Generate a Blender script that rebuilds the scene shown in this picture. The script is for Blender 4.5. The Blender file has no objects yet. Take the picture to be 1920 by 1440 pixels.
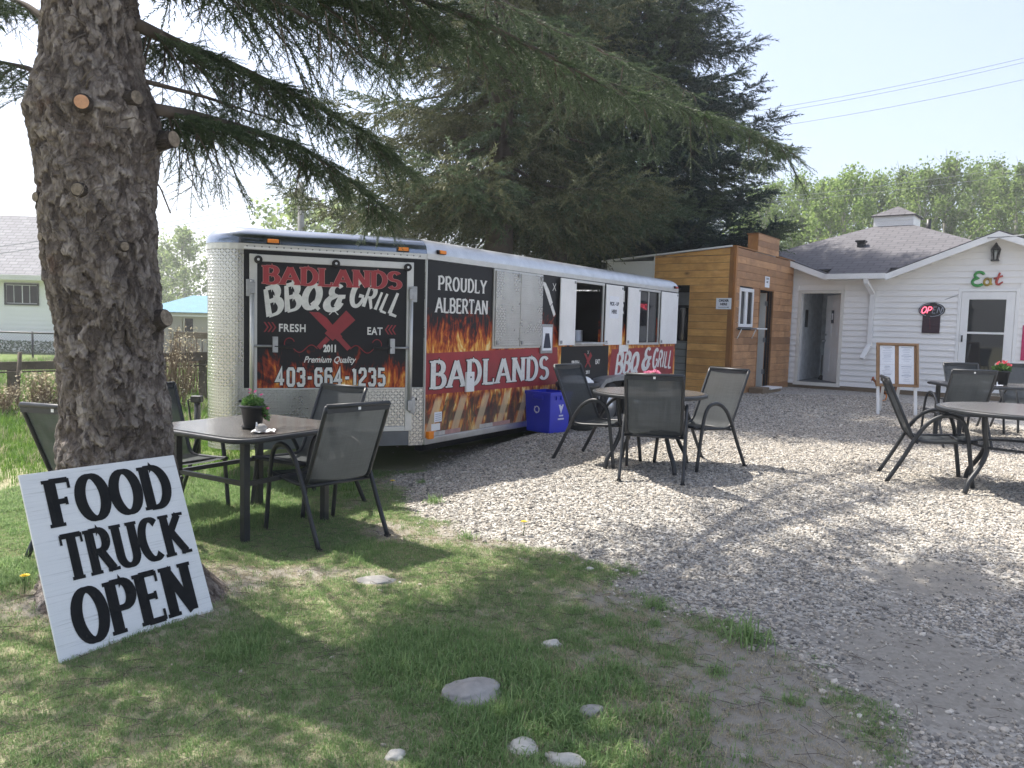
import bpy, bmesh, math, random
import numpy as np
from mathutils import Vector, Matrix, noise as mnoise

random.seed(11)
RNG = np.random.default_rng(11)
SC = bpy.context.scene
COL = SC.collection
R = math.radians

# ------------------------------------------------------------------ camera, world, sun, exposure
EYE = Vector((0, 0, 1.5))
FPX, PITCH, ROLL = 1442.0, R(4.45), R(1.54)
_F = Vector((0, math.cos(PITCH), -math.sin(PITCH)))
_D0 = -Vector((0, math.sin(PITCH), math.cos(PITCH)))
_R0 = Vector((1, 0, 0))
CR = math.cos(ROLL) * _R0 - math.sin(ROLL) * _D0
CD = math.cos(ROLL) * _D0 + math.sin(ROLL) * _R0
cam_data = bpy.data.cameras.new('camera')
cam = bpy.data.objects.new('camera', cam_data)
COL.objects.link(cam)
m = Matrix.Identity(4)
for i in range(3):
    m[i][0], m[i][1], m[i][2], m[i][3] = CR[i], -CD[i], -_F[i], EYE[i]
cam.matrix_world = m
cam_data.sensor_width = 36.0
cam_data.lens = FPX / 1920 * 36
cam_data.clip_start, cam_data.clip_end = 0.05, 3000
SC.camera = cam

SUN_EL = R(57)
SUN_H = Vector((-0.82, 0.57, 0)).normalized()
SUN_V = SUN_H * math.cos(SUN_EL) + Vector((0, 0, math.sin(SUN_EL)))
world = bpy.data.worlds.new('World')
SC.world = world
world.use_nodes = True
wn = world.node_tree
bg = wn.nodes['Background']
sky = wn.nodes.new('ShaderNodeTexSky')
sky.sky_type = 'NISHITA'
sky.sun_disc = False
sky.sun_elevation = SUN_EL
sky.sun_rotation = math.atan2(SUN_H.x, SUN_H.y)
sky.altitude = 600
sky.air_density, sky.dust_density, sky.ozone_density = 1.0, 6.0, 3.0
hz = wn.nodes.new('ShaderNodeMix'); hz.data_type = 'RGBA'        # thin even smoke haze over the whole sky
hz.inputs['Factor'].default_value = 0.58
hz.inputs['B'].default_value = (1.05, 1.04, 1.10, 1)
wn.links.new(sky.outputs[0], hz.inputs['A'])
wn.links.new(hz.outputs['Result'], bg.inputs[0])
bg.inputs[1].default_value = 0.128
sun_data = bpy.data.lights.new('sun', 'SUN')
sun_data.energy = 2.45
sun_data.angle = R(0.6)
sun_data.color = (1.0, 0.94, 0.85)
sun = bpy.data.objects.new('sun', sun_data)
COL.objects.link(sun)
sun.rotation_euler = SUN_V.to_track_quat('Z', 'Y').to_euler()
SC.view_settings.view_transform = 'Standard'
SC.view_settings.look = 'None'
SC.view_settings.gamma = 1.0
SC.view_settings.exposure = 2.06
SC.view_settings.use_curve_mapping = False
SC.cycles.max_bounces = 6
SC.cycles.transparent_max_bounces = 24

# ------------------------------------------------------------------ helpers
def ray(x, y):
    return _F * FPX + CR * (x - 960) + CD * (y - 720)
def at(x, y, Y):                       # a point of the place seen at (x, y) and standing Y metres away
    d = ray(x, y)
    return EYE + d * (Y / d.y)
def onz(x, y, z):
    d = ray(x, y)
    return EYE + d * ((z - EYE.z) / d.z)
def ss(a, b, x):
    t = np.clip((np.asarray(x, float) - a) / (b - a), 0, 1)
    return t * t * (3 - 2 * t)

_perm = RNG.random((256, 256))
def vnoise(x, y, s=1.0, seed=0):       # smooth value noise 0..1, vectorised
    x = np.asarray(x, float) * s + 37.3 * seed
    y = np.asarray(y, float) * s + 91.7 * seed
    xi, yi = np.floor(x).astype(int), np.floor(y).astype(int)
    fx, fy = x - xi, y - yi
    fx, fy = fx * fx * (3 - 2 * fx), fy * fy * (3 - 2 * fy)
    g = lambda a, b: _perm[a % 256, b % 256]
    return (g(xi, yi) * (1 - fx) + g(xi + 1, yi) * fx) * (1 - fy) + (g(xi, yi + 1) * (1 - fx) + g(xi + 1, yi + 1) * fx) * fy
def fnoise(x, y, s=1.0, seed=0):
    return (vnoise(x, y, s, seed) * 4 + vnoise(x, y, s * 2.1, seed + 3) * 2 + vnoise(x, y, s * 4.3, seed + 7)) / 7

# trailer frame: origin at the right front shoulder
TC = Vector((-0.859, 7.5, 0))
TD = Vector((math.sin(R(33)), math.cos(R(33)), 0))
TN = Vector((TD.y, -TD.x, 0))          # out of the serving side

_by = [-5, 2.0, 2.58, 3.0, 3.64, 4.03, 4.59, 5.0, 5.35, 6.2, 7.2, 9.0, 13.0, 15.0, 60]
_bx = [1.6, 1.45, 1.4, 1.5, 1.28, 0.92, 0.66, 0.25, -0.30, -0.72, -1.05, -0.45, 1.7, 0.2, 0.2]
def gravel_edge(y):
    return np.interp(y, _by, _bx)
def gravel_d(x, y):                    # metres inside the gravel (ragged edge)
    return x - gravel_edge(y) + (fnoise(x, y, 2.2, 5) - .5) * 0.55
def height(x, y):
    x = np.asarray(x, float); y = np.asarray(y, float)
    gd = x - gravel_edge(y)
    h = 0.15 * ss(4.2, 7.2, y) * ss(-0.1, 1.0, gd) + 0.05 * ss(10, 15, y) * ss(0, 1, gd)
    rx, ry = x - TC.x, y - TC.y
    t = rx * TD.x + ry * TD.y
    o = rx * TN.x + ry * TN.y
    h = h + 0.10 * np.exp(-((o - 0.35) / 0.55) ** 2) * ss(0.15, 1.3, t) * (1 - ss(4.5, 6.5, t))
    h = h + 0.10 * np.exp(-((x + 2.08) ** 2 + (y - 4.05) ** 2) / 0.32)
    h = h + (fnoise(x, y, 0.9, 2) - .5) * 0.035 * (1 - 0.5 * ss(8, 14, y))
    return h
def gz(x, y):
    return float(height(x, y))

def link(o, parent=None, mat4=None):
    COL.objects.link(o)
    if parent is not None:
        o.parent = parent
    if mat4 is not None:
        o.matrix_local = mat4
    return o
def frame(origin, xdir):
    x = Vector((xdir[0], xdir[1], 0)).normalized()
    y = Vector((-x.y, x.x, 0))
    m = Matrix.Identity(4)
    for i in range(3):
        m[i][0], m[i][1], m[i][2], m[i][3] = x[i], y[i], (0, 0, 1)[i], origin[i]
    return m
def tag(o, label=None, cat=None, group=None, kind=None):
    if label: o['label'] = label
    if cat: o['category'] = cat
    if group: o['group'] = group
    if kind: o['kind'] = kind
    return o
def empty(name, mat4, label, cat, group=None):
    o = bpy.data.objects.new(name, None)
    o.empty_display_size = 0.1
    COL.objects.link(o)
    o.matrix_world = mat4 if isinstance(mat4, Matrix) else Matrix.Translation(mat4)
    return tag(o, label, cat, group)
def TR(x=0, y=0, z=0, rz=0, rx=0, ry=0, s=1):
    return Matrix.Translation((x, y, z)) @ Matrix.Rotation(rz, 4, 'Z') @ Matrix.Rotation(rx, 4, 'X') @ Matrix.Rotation(ry, 4, 'Y') @ Matrix.Scale(s, 4)

class MB:
    """collects boxes, prisms, tubes and lathes, then links them as one mesh object"""
    def __init__(self):
        self.v, self.f, self.sm = [], [], []
    def add(self, vs, fs, smooth=False, M=None):
        b = len(self.v)
        self.v += [tuple(M @ Vector(p)) if M is not None else tuple(p) for p in vs]
        self.f += [tuple(i + b for i in q) for q in fs]
        self.sm += [smooth] * len(fs)
        return self
    def box(self, x0, x1, y0, y1, z0, z1, M=None):
        return self.add([(x0, y0, z0), (x1, y0, z0), (x1, y1, z0), (x0, y1, z0), (x0, y0, z1), (x1, y0, z1), (x1, y1, z1), (x0, y1, z1)],
                        [(0, 3, 2, 1), (4, 5, 6, 7), (0, 1, 5, 4), (1, 2, 6, 5), (2, 3, 7, 6), (3, 0, 4, 7)], M=M)
    def prism(self, poly, y0, y1, M=None):          # poly in x,z ; extruded along y
        n = len(poly)
        vs = [(p[0], y0, p[1]) for p in poly] + [(p[0], y1, p[1]) for p in poly]
        a = sum(poly[i][0] * poly[(i + 1) % n][1] - poly[(i + 1) % n][0] * poly[i][1] for i in range(n))
        fr, bk = tuple(range(n)), tuple(range(2 * n - 1, n - 1, -1))
        sd = [((i + 1) % n, i, n + i, n + (i + 1) % n) for i in range(n)]
        fs = [fr, bk] + sd
        if a < 0:
            fs = [tuple(reversed(q)) for q in fs]
        return self.add(vs, fs, M=M)
    def flatprism(self, poly, z0, z1, M=None, smooth=False):  # poly in x,y ; extruded along z
        n = len(poly)
        vs = [(p[0], p[1], z0) for p in poly] + [(p[0], p[1], z1) for p in poly]
        b = len(self.v)
        self.add(vs, [tuple(range(n - 1, -1, -1)), tuple(range(n, 2 * n))], M=M)
        self.f += [(b + i, b + (i + 1) % n, b + n + (i + 1) % n, b + n + i) for i in range(n)]
        self.sm += [smooth] * n
        return self
    def tube(self, pts, r, n=8, M=None, flat=None, caps=True):
        pts = [Vector(p) for p in pts]
        rs = r if isinstance(r, (list, tuple)) else [r] * len(pts)
        vs, fs = [], []
        ref = None
        for i, p in enumerate(pts):
            a = pts[max(i - 1, 0)]; c = pts[min(i + 1, len(pts) - 1)]
            t = (c - a)
            t = t.normalized() if t.length > 1e-9 else Vector((0, 0, 1))
            if ref is None:
                ref = Vector((1, 0, 0)) if abs(t.x) < 0.8 else Vector((0, 1, 0))
            u = (ref - t * ref.dot(t))
            u = u.normalized() if u.length > 1e-6 else t.orthogonal().normalized()
            w = t.cross(u)
            ref = u
            for k in range(n):
                an = 2 * math.pi * k / n
                vs.append(p + u * math.cos(an) * rs[i] * (flat or 1) + w * math.sin(an) * rs[i])
        for i in range(len(pts) - 1):
            for k in range(n):
                fs.append((i * n + k, i * n + (k + 1) % n, (i + 1) * n + (k + 1) % n, (i + 1) * n + k))
        if caps:
            fs.append(tuple(range(n - 1, -1, -1)))
            fs.append(tuple((len(pts) - 1) * n + k for k in range(n)))
        return self.add(vs, fs, smooth=n > 5, M=M)
    def lathe(self, prof, n=24, M=None, cap0=True, cap1=True):       # prof: (r, z)
        vs, fs = [], []
        for (r, z) in prof:
            for k in range(n):
                a = 2 * math.pi * k / n
                vs.append((r * math.cos(a), r * math.sin(a), z))
        for i in range(len(prof) - 1):
            for k in range(n):
                fs.append((i * n + k, i * n + (k + 1) % n, (i + 1) * n + (k + 1) % n, (i + 1) * n + k))
        b = len(self.f)
        self.add(vs, fs, smooth=True, M=M)
        L = len(self.v) - len(vs)
        if cap0: self.f.append(tuple(L + k for k in range(n - 1, -1, -1))); self.sm.append(False)
        if cap1: self.f.append(tuple(L + (len(prof) - 1) * n + k for k in range(n))); self.sm.append(False)
        return self
    def mesh(self, name, mat=None):
        me = bpy.data.meshes.new(name)
        me.from_pydata(self.v, [], self.f)
        me.polygons.foreach_set('use_smooth', self.sm)
        if mat is not None: me.materials.append(mat)
        me.update()
        return me
    def build(self, name, mat, parent=None, mat4=None, bevel=0, label=None, cat=None, group=None, kind=None):
        o = bpy.data.objects.new(name, self.mesh(name, mat))
        link(o, parent, mat4)
        if bevel:
            b = o.modifiers.new('bevel', 'BEVEL'); b.width = bevel; b.segments = 2; b.limit_method = 'ANGLE'; b.angle_limit = R(40)
        return tag(o, label, cat, group, kind)

def arrays_mesh(name, V, Fi, mat, smooth=False):
    """V (n,3) floats, Fi (m,3) ints"""
    me = bpy.data.meshes.new(name)
    V = np.ascontiguousarray(V, np.float32); Fi = np.ascontiguousarray(Fi, np.int32)
    k = Fi.shape[1]
    me.vertices.add(len(V)); me.vertices.foreach_set('co', V.ravel())
    me.loops.add(Fi.size); me.loops.foreach_set('vertex_index', Fi.ravel())
    me.polygons.add(len(Fi)); me.polygons.foreach_set('loop_start', np.arange(0, Fi.size, k, dtype=np.int32))
    if smooth: me.polygons.foreach_set('use_smooth', np.ones(len(Fi), bool))
    if mat is not None: me.materials.append(mat)
    me.update(calc_edges=True)
    return me

def copy_tree(src, mat4, label, group=None, skip=()):
    c = src.copy(); COL.objects.link(c); c.matrix_world = mat4
    c['label'] = label
    if group: c['group'] = group
    for ch in src.children:
        if ch.name.split('.')[0] in skip: continue
        d = ch.copy(); COL.objects.link(d); d.parent = c
        for g in ch.children:
            e = g.copy(); COL.objects.link(e); e.parent = d
    return c

# ------------------------------------------------------------------ materials
class NT:
    def __init__(self, name):
        self.m = bpy.data.materials.new(name); self.m.use_nodes = True
        self.t = self.m.node_tree
        self.b = self.t.nodes['Principled BSDF']
        self.out = self.t.nodes['Material Output']
    def n(self, kind, **kw):
        nd = self.t.nodes.new(kind)
        for k, v in kw.items(): setattr(nd, k, v)
        return nd
    def l(self, a, b): self.t.links.new(a, b)
    def put(self, sock, v):
        if hasattr(v, 'is_linked') or hasattr(v, 'links'): self.l(v, sock)
        else: sock.default_value = v
    def math(self, op, a, b=0.0, c=None, clamp=False):
        nd = self.n('ShaderNodeMath', operation=op); nd.use_clamp = clamp
        self.put(nd.inputs[0], a); self.put(nd.inputs[1], b)
        if c is not None: self.put(nd.inputs[2], c)
        return nd.outputs[0]
    def co(self, which='Object', scale=None):
        tc = self.n('ShaderNodeTexCoord')
        o = tc.outputs[which]
        if scale is not None:
            mp = self.n('ShaderNodeMapping'); mp.inputs['Scale'].default_value = scale
            self.l(o, mp.inputs[0]); o = mp.outputs[0]
        return o
    def noise(self, vec, scale=5, detail=4, rough=.55, dist=0):
        nd = self.n('ShaderNodeTexNoise'); self.l(vec, nd.inputs['Vector'])
        nd.inputs['Scale'].default_value = scale; nd.inputs['Detail'].default_value = detail
        nd.inputs['Roughness'].default_value = rough; nd.inputs['Distortion'].default_value = dist
        return nd.outputs[0]
    def ramp(self, fac, stops):
        nd = self.n('ShaderNodeValToRGB'); self.l(fac, nd.inputs[0])
        cr = nd.color_ramp
        while len(cr.elements) < len(stops): cr.elements.new(0.5)
        for e, (p, c) in zip(cr.elements, stops):
            e.position = p; e.color = (c[0], c[1], c[2], 1)
        return nd.outputs[0]
    def mix(self, fac, a, b, mode='MIX'):
        nd = self.n('ShaderNodeMix', data_type='RGBA', blend_type=mode)
        self.put(nd.inputs['Factor'], fac)
        for s, v in ((nd.inputs['A'], a), (nd.inputs['B'], b)):
            self.put(s, v if not isinstance(v, tuple) else (*v[:3], 1))
        return nd.outputs['Result']
    def bump(self, h, strength=.3, dist=.01, nrm=None):
        nd = self.n('ShaderNodeBump'); self.l(h, nd.inputs['Height'])
        nd.inputs['Strength'].default_value = strength; nd.inputs['Distance'].default_value = dist
        if nrm is not None: self.l(nrm, nd.inputs['Normal'])
        self.l(nd.outputs[0], self.b.inputs['Normal'])
        return nd.outputs[0]
    def set(self, color=None, rough=None, metal=None, spec=None):
        if color is not None: self.put(self.b.inputs['Base Color'], (*color, 1) if isinstance(color, tuple) else color)
        if rough is not None: self.put(self.b.inputs['Roughness'], rough)
        if metal is not None: self.b.inputs['Metallic'].default_value = metal
        if spec is not None: self.b.inputs['Specular IOR Level'].default_value = spec
        return self

def simple(name, c, rough=.6, metal=0, var=.18, scale=6, bump=0, bscale=60, spec=None):
    """base colour with soft large-scale wear and a fine relief"""
    t = NT(name)
    co = t.co('Object')
    n = t.noise(co, scale, 5, .6)
    lo = tuple(v * (1 - var) for v in c); hi = tuple(min(1, v * (1 + var)) for v in c)
    t.set(t.ramp(n, [(.3, lo), (.7, hi)]), None, metal, spec)
    t.set(rough=t.math('MULTIPLY_ADD', n, .25, rough - .12, clamp=True))
    if bump: t.bump(t.noise(co, bscale, 3), bump, .004)
    return t.m

M = {}
M['frame_metal'] = simple('charcoal powder coat', (.022, .025, .029), .45, 0, .25, 9, .15, 300)
M['white_paint'] = simple('white paint', (.80, .80, .79), .5, 0, .06, 3)
M['white_trim'] = simple('white trim', (.80, .81, .81), .45, 0, .05, 2)
M['cream_trim'] = simple('cream trim', (.66, .65, .60), .5, 0, .06, 2)
M['black_plastic'] = simple('black plastic', (.012, .013, .015), .45, 0, .3, 12)
M['black_rubber'] = simple('black rubber', (.015, .015, .016), .8, 0, .3, 12)
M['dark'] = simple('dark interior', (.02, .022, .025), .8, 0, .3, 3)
M['alu'] = simple('brushed aluminium', (.62, .63, .64), .42, 1, .12, 5, .05, 200)
M['alu_frame'] = simple('mill finish aluminium', (.60, .60, .58), .5, .75, .08, 8)
M['galv'] = simple('galvanised steel', (.38, .39, .40), .5, 1, .2, 18)
M['amber'] = simple('amber lens', (.85, .25, .015), .3, 0, .05)
M['red_lens'] = simple('red lens', (.4, .02, .02), .3)
M['paper'] = simple('paper', (.80, .82, .86), .7, 0, .03, 6)
M['ink'] = simple('printed ink', (.03, .035, .06), .7)
M['grey_ink'] = simple('grey print', (.35, .38, .45), .7)
M['white_vinyl'] = simple('white vinyl letter', (.72, .72, .69), .5, 0, .12, 25)
M['red_vinyl'] = simple('red vinyl letter', (.36, .035, .045), .5, 0, .12, 12)
M['pink_line'] = simple('pale red outline', (.60, .30, .28), .5)
M['red_band'] = simple('red banner print', (.30, .022, .030), .45, 0, .30, 2.2)
M['dark_red'] = simple('dark red print', (.28, .022, .030), .5, 0, .2, 5)
M['black_wrap'] = simple('black vinyl wrap', (.008, .009, .011), .42, 0, .5, 2, spec=.25)
M['sign_black'] = simple('black sign paint', (.008, .009, .010), .7, 0, .4, 25, .2, 120, spec=.2)
M['brown_metal'] = simple('brown metal', (.07, .06, .055), .4, .6)
M['steel_dark'] = simple('grey painted steel', (.12, .13, .14), .45, .2, .15, 6)
M['bin_black'] = simple('black green bin', (.018, .024, .024), .55)
M['trash_white'] = simple('white bag', (.75, .76, .76), .5, 0, .06, 9, .4, 14)

def t_wood(name, c1, c2, rough=.6, along=0, knots=True):
    t = NT(name)
    sc = [14, 14, 14]; sc[along] = 1.1
    oi = t.n('ShaderNodeObjectInfo')
    co = t.co('Object')
    add = t.n('ShaderNodeVectorMath', operation='ADD'); t.l(co, add.inputs[0])
    cb = t.n('ShaderNodeCombineXYZ')
    k = t.math('MULTIPLY', oi.outputs['Random'], 47.0)
    t.l(k, cb.inputs[0]); t.l(k, cb.inputs[1]); t.l(k, cb.inputs[2]); t.l(cb.outputs[0], add.inputs[1])
    mp = t.n('ShaderNodeMapping'); mp.inputs['Scale'].default_value = sc; t.l(add.outputs[0], mp.inputs[0])
    g = t.noise(mp.outputs[0], 2.2, 6, .65, 1.1)
    big = t.noise(add.outputs[0], 2.6, 3, .6)
    col = t.ramp(g, [(.28, c1), (.72, c2)])
    dark = tuple(v * .45 for v in c1)
    col = t.mix(t.math('MULTIPLY', t.math('SUBTRACT', big, .42, clamp=True), 1.9, clamp=True), col, dark)
    col = t.mix(t.math('MULTIPLY', t.math('POWER', oi.outputs['Random'], 2), .75), col, tuple(v * .5 for v in c1))
    if knots:
        v = t.n('ShaderNodeTexVoronoi'); v.inputs['Scale'].default_value = 2.6
        ms = [1, 1, 1]; ms[along] = .55
        mq = t.n('ShaderNodeMapping'); mq.inputs['Scale'].default_value = ms; t.l(add.outputs[0], mq.inputs[0]); t.l(mq.outputs[0], v.inputs['Vector'])
        kf = t.math('SUBTRACT', 1.0, t.math('MULTIPLY', v.outputs['Distance'], 9.0), clamp=True)
        col = t.mix(t.math('MULTIPLY', kf, .9), col, tuple(v_ * .18 for v_ in c1))
    t.set(col, rough)
    t.bump(g, .25, .004)
    return t.m
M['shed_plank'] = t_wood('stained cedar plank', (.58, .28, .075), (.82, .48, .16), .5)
M['shed_plank_shaded'] = t_wood('stained cedar plank shaded', (.44, .22, .10), (.63, .36, .175), .55)  # same cedar as the side wall, the front's shade put into the colour
M['shed_trim'] = t_wood('stained trim board', (.32, .135, .035), (.46, .21, .06), .55, along=2, knots=False)
M['fence_wood'] = t_wood('weathered fence wood', (.10, .075, .055), (.17, .14, .11), .85, knots=False)
M['old_wood'] = t_wood('bleached timber', (.26, .19, .12), (.42, .33, .23), .8, knots=False)
M['menu_wood'] = t_wood('pine menu frame', (.36, .20, .09), (.50, .31, .15), .6, knots=False)
M['cork'] = simple('brown backing board', (.30, .17, .085), .85, 0, .2, 30, .3, 200)

def t_diamond(which='Object'):
    t = NT('diamond tread plate ' + which)
    co = t.co(which); sep = t.n('ShaderNodeSeparateXYZ'); t.l(co, sep.inputs[0])
    S = 36.0
    su, sv = t.math('MULTIPLY', sep.outputs[0], S), t.math('MULTIPLY', sep.outputs[1 if which == 'UV' else 2], S)
    fu = t.math('SUBTRACT', t.math('FRACT', su), .5); fv = t.math('SUBTRACT', t.math('FRACT', sv), .5)
    par = t.math('MODULO', t.math('ADD', t.math('FLOOR', su), t.math('ADD', t.math('FLOOR', sv), 2000)), 2)
    par = t.math('ABSOLUTE', par)
    a = t.math('MULTIPLY', t.math('ADD', fu, fv), .7071); b = t.math('MULTIPLY', t.math('SUBTRACT', fu, fv), .7071)
    p = t.math('ADD', t.math('MULTIPLY', a, par), t.math('MULTIPLY', b, t.math('SUBTRACT', 1, par)))
    q = t.math('ADD', t.math('MULTIPLY', b, par), t.math('MULTIPLY', a, t.math('SUBTRACT', 1, par)))
    d = t.math('ADD', t.math('POWER', t.math('ABSOLUTE', t.math('DIVIDE', p, .56)), 2), t.math('POWER', t.math('ABSOLUTE', t.math('DIVIDE', q, .20)), 2))
    h = t.math('SUBTRACT', 1, d, clamp=True)
    n = t.noise(co, 3, 4)
    t.set(t.ramp(n, [(.3, (.46, .46, .45)), (.7, (.62, .62, .60))]), t.math('MULTIPLY_ADD', n, .25, .16), .97)
    t.bump(h, .8, .012)
    return t.m
M['diamond'] = t_diamond(); M['diamond_uv'] = t_diamond('UV')

def t_flame(name, top, span, base=(.008, .009, .012), peak=.74, bars=None, xs=2.3, zs=1.0):
    """printed fire on black vinyl: tongues rising from the bottom edge"""
    t = NT(name)
    co = t.co('Object'); sep = t.n('ShaderNodeSeparateXYZ'); t.l(co, sep.inputs[0])
    mp = t.n('ShaderNodeMapping'); mp.inputs['Scale'].default_value = (xs, 1, zs); t.l(co, mp.inputs[0])
    n1 = t.noise(mp.outputs[0], 2.2, 7, .58, 2.4)
    mp2 = t.n('ShaderNodeMapping'); mp2.inputs['Scale'].default_value = (xs * 2.2, 1, zs * 1.1); mp2.inputs['Location'].default_value = (3, 0, 7); t.l(co, mp2.inputs[0])
    n2 = t.noise(mp2.outputs[0], 2.4, 6, .58, 3.2)
    g = t.math('MINIMUM', t.math('MAXIMUM', t.math('DIVIDE', t.math('SUBTRACT', top, sep.outputs[2]), span), -.4), peak)
    v = t.math('ADD', g, t.math('ADD', t.math('MULTIPLY', t.math('SUBTRACT', n1, .5), 1.5), t.math('MULTIPLY', t.math('SUBTRACT', n2, .5), .9)))
    col = t.ramp(v, [(.0, base), (.36, base), (.46, (.10, .010, .006)), (.62, (.34, .045, .012)), (.78, (.62, .20, .025)), (.92, (.80, .46, .10)), (1.0, (.85, .68, .34))])
    if bars:
        zt = bars
        s1 = t.math('SINE', t.math('ADD', t.math('MULTIPLY', sep.outputs[0], 15.0), t.math('MULTIPLY', sep.outputs[2], -7.0)))
        bm = t.math('MULTIPLY', t.math('SUBTRACT', s1, .15), 6, clamp=True)
        zz = t.math('MULTIPLY', t.math('SUBTRACT', zt, sep.outputs[2]), 18, clamp=True)
        s2 = t.math('MULTIPLY', t.math('SUBTRACT', t.math('ABSOLUTE', t.math('SUBTRACT', sep.outputs[2], zt - .22)), .035), 40, clamp=True)
        bm2 = t.math('MAXIMUM', bm, t.math('SUBTRACT', 1, s2))
        dk = t.math('MULTIPLY', t.math('MULTIPLY', bm2, zz), t.math('MULTIPLY', t.math('SUBTRACT', n2, .36), 7, clamp=True))
        col = t.mix(t.math('MULTIPLY', dk, .9), col, (.02, .012, .012))
        pl = t.math('MULTIPLY', t.math('MULTIPLY', t.math('SUBTRACT', t.math('MULTIPLY', s1, -1), .55), 6, clamp=True), zz)
        col = t.mix(t.math('MULTIPLY', pl, .65), col, (.72, .58, .36))
    if bars:       # road dust thrown up along the lower edge
        du = t.math('MULTIPLY', t.math('SUBTRACT', .85, sep.outputs[2], clamp=True), t.math('MULTIPLY', t.noise(t.co('Object', (1.2, 1, 3)), 3.5, 6, .65), 1.0))
        col = t.mix(du, col, (.30, .27, .23))
    t.set(col, .45, 0, .28)
    return t.m
M['flame_side'] = t_flame('flame print serving side', 1.80, .72, bars=.76)
M['flame_nose'] = t_flame('flame print nose', 1.30, .55, peak=.66)

def t_siding(name, c):
    t = NT(name)
    co = t.co('Object', (.6, 1, 9))
    n = t.noise(co, 3, 4)
    big = t.noise(t.co('Object'), .9, 4)
    col = t.mix(t.math('MULTIPLY', big, .30), t.ramp(n, [(.3, tuple(v * .95 for v in c)), (.7, c)]), tuple(v * .74 for v in (c[0], c[1] * .98, c[2] * .93)))
    t.set(col, .45)
    return t.m
M['siding'] = t_siding('white vinyl siding', (.88, .875, .865))
M['siding_cream'] = t_siding('cream siding', (.40, .36, .30))

def t_shingle(name, c, rows=2.7):
    t = NT(name)
    co = t.co('UV')
    br = t.n('ShaderNodeTexBrick'); t.l(co, br.inputs['Vector'])
    br.inputs['Scale'].default_value = rows; br.inputs['Mortar Size'].default_value = .045
    br.inputs['Brick Width'].default_value = .9; br.inputs['Row Height'].default_value = .5
    br.inputs['Color1'].default_value = (*[v * 1.15 for v in c], 1); br.inputs['Color2'].default_value = (*[v * .78 for v in c], 1)
    br.inputs['Mortar'].default_value = (*[v * .35 for v in c], 1)
    n = t.noise(t.co('Object'), 1.4, 5, .65)
    fine = t.noise(t.co('Object'), 180, 2)
    col = t.mix(t.math('MULTIPLY', n, .5), br.outputs[0], tuple(v * .7 for v in c))
    col = t.mix(t.math('MULTIPLY', fine, .4), col, tuple(v * 1.3 for v in c))
    t.set(col, .9)
    t.bump(t.math('SUBTRACT', 1, br.outputs[1]), .5, .01)
    return t.m
M['shingle'] = t_shingle('brown grey shingles', (.115, .112, .122))
M['shingle_grey'] = t_shingle('light grey shingles', (.26, .26, .275))

def t_glass(name, tint=(.012, .016, .02), rough=.03):
    t = NT(name); t.set(tint, rough, 0, .6)
    return t.m
M['glass'] = t_glass('dark reflective window glass'); M['glass_dim'] = t_glass('dim window glass', (.010, .012, .014), .25)
M['glass_dim'].node_tree.nodes['Principled BSDF'].inputs['Specular IOR Level'].default_value = .15
def t_clear():
    t = NT('clear glass')
    gl = t.n('ShaderNodeBsdfGlossy'); gl.inputs['Roughness'].default_value = .03
    tr = t.n('ShaderNodeBsdfTransparent'); tr.inputs[0].default_value = (.85, .88, .88, 1)
    fr = t.n('ShaderNodeFresnel'); fr.inputs[0].default_value = 1.6
    mx = t.n('ShaderNodeMixShader'); t.l(fr.outputs[0], mx.inputs[0]); t.l(tr.outputs[0], mx.inputs[1]); t.l(gl.outputs[0], mx.inputs[2])
    t.l(mx.outputs[0], t.out.inputs[0])
    return t.m
M['clear'] = t_clear()

def t_sling():
    t = NT('woven sling mesh')
    co = t.co('Object')
    sep = t.n('ShaderNodeSeparateXYZ'); t.l(co, sep.inputs[0])
    w1 = t.noise(t.co('Object', (260, 5, 5)), 1, 2); w2 = t.noise(t.co('Object', (5, 220, 220)), 1, 2)
    n = t.noise(co, 4, 4)
    v = t.math('ADD', t.math('MULTIPLY', w1, .5), t.math('MULTIPLY', w2, .5))
    col = t.ramp(v, [(.35, (.012, .017, .020)), (.65, (.038, .047, .053))])
    col = t.mix(t.math('MULTIPLY', t.math('SUBTRACT', n, .48, clamp=True), 1.0, clamp=True), col, (.075, .082, .086))
    t.set(col, .75)
    tl = t.n('ShaderNodeBsdfTranslucent'); tl.inputs[0].default_value = (.08, .09, .097, 1)
    tr = t.n('ShaderNodeBsdfTransparent')
    a = t.n('ShaderNodeMixShader'); a.inputs[0].default_value = .22
    t.l(t.b.outputs[0], a.inputs[1]); t.l(tl.outputs[0], a.inputs[2])
    b = t.n('ShaderNodeMixShader'); b.inputs[0].default_value = .10
    t.l(a.outputs[0], b.inputs[1]); t.l(tr.outputs[0], b.inputs[2])
    t.l(b.outputs[0], t.out.inputs[0])
    return t.m
M['sling'] = t_sling()

def t_table():
    t = NT('mottled table glass')
    co = t.co('Object')
    n = t.noise(co, 3.2, 6, .65, .8)
    t.set(t.ramp(n, [(.3, (.060, .056, .053)), (.7, (.125, .117, .108))]), .24, 0, .5)
    return t.m
M['table_top'] = t_table()

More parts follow.
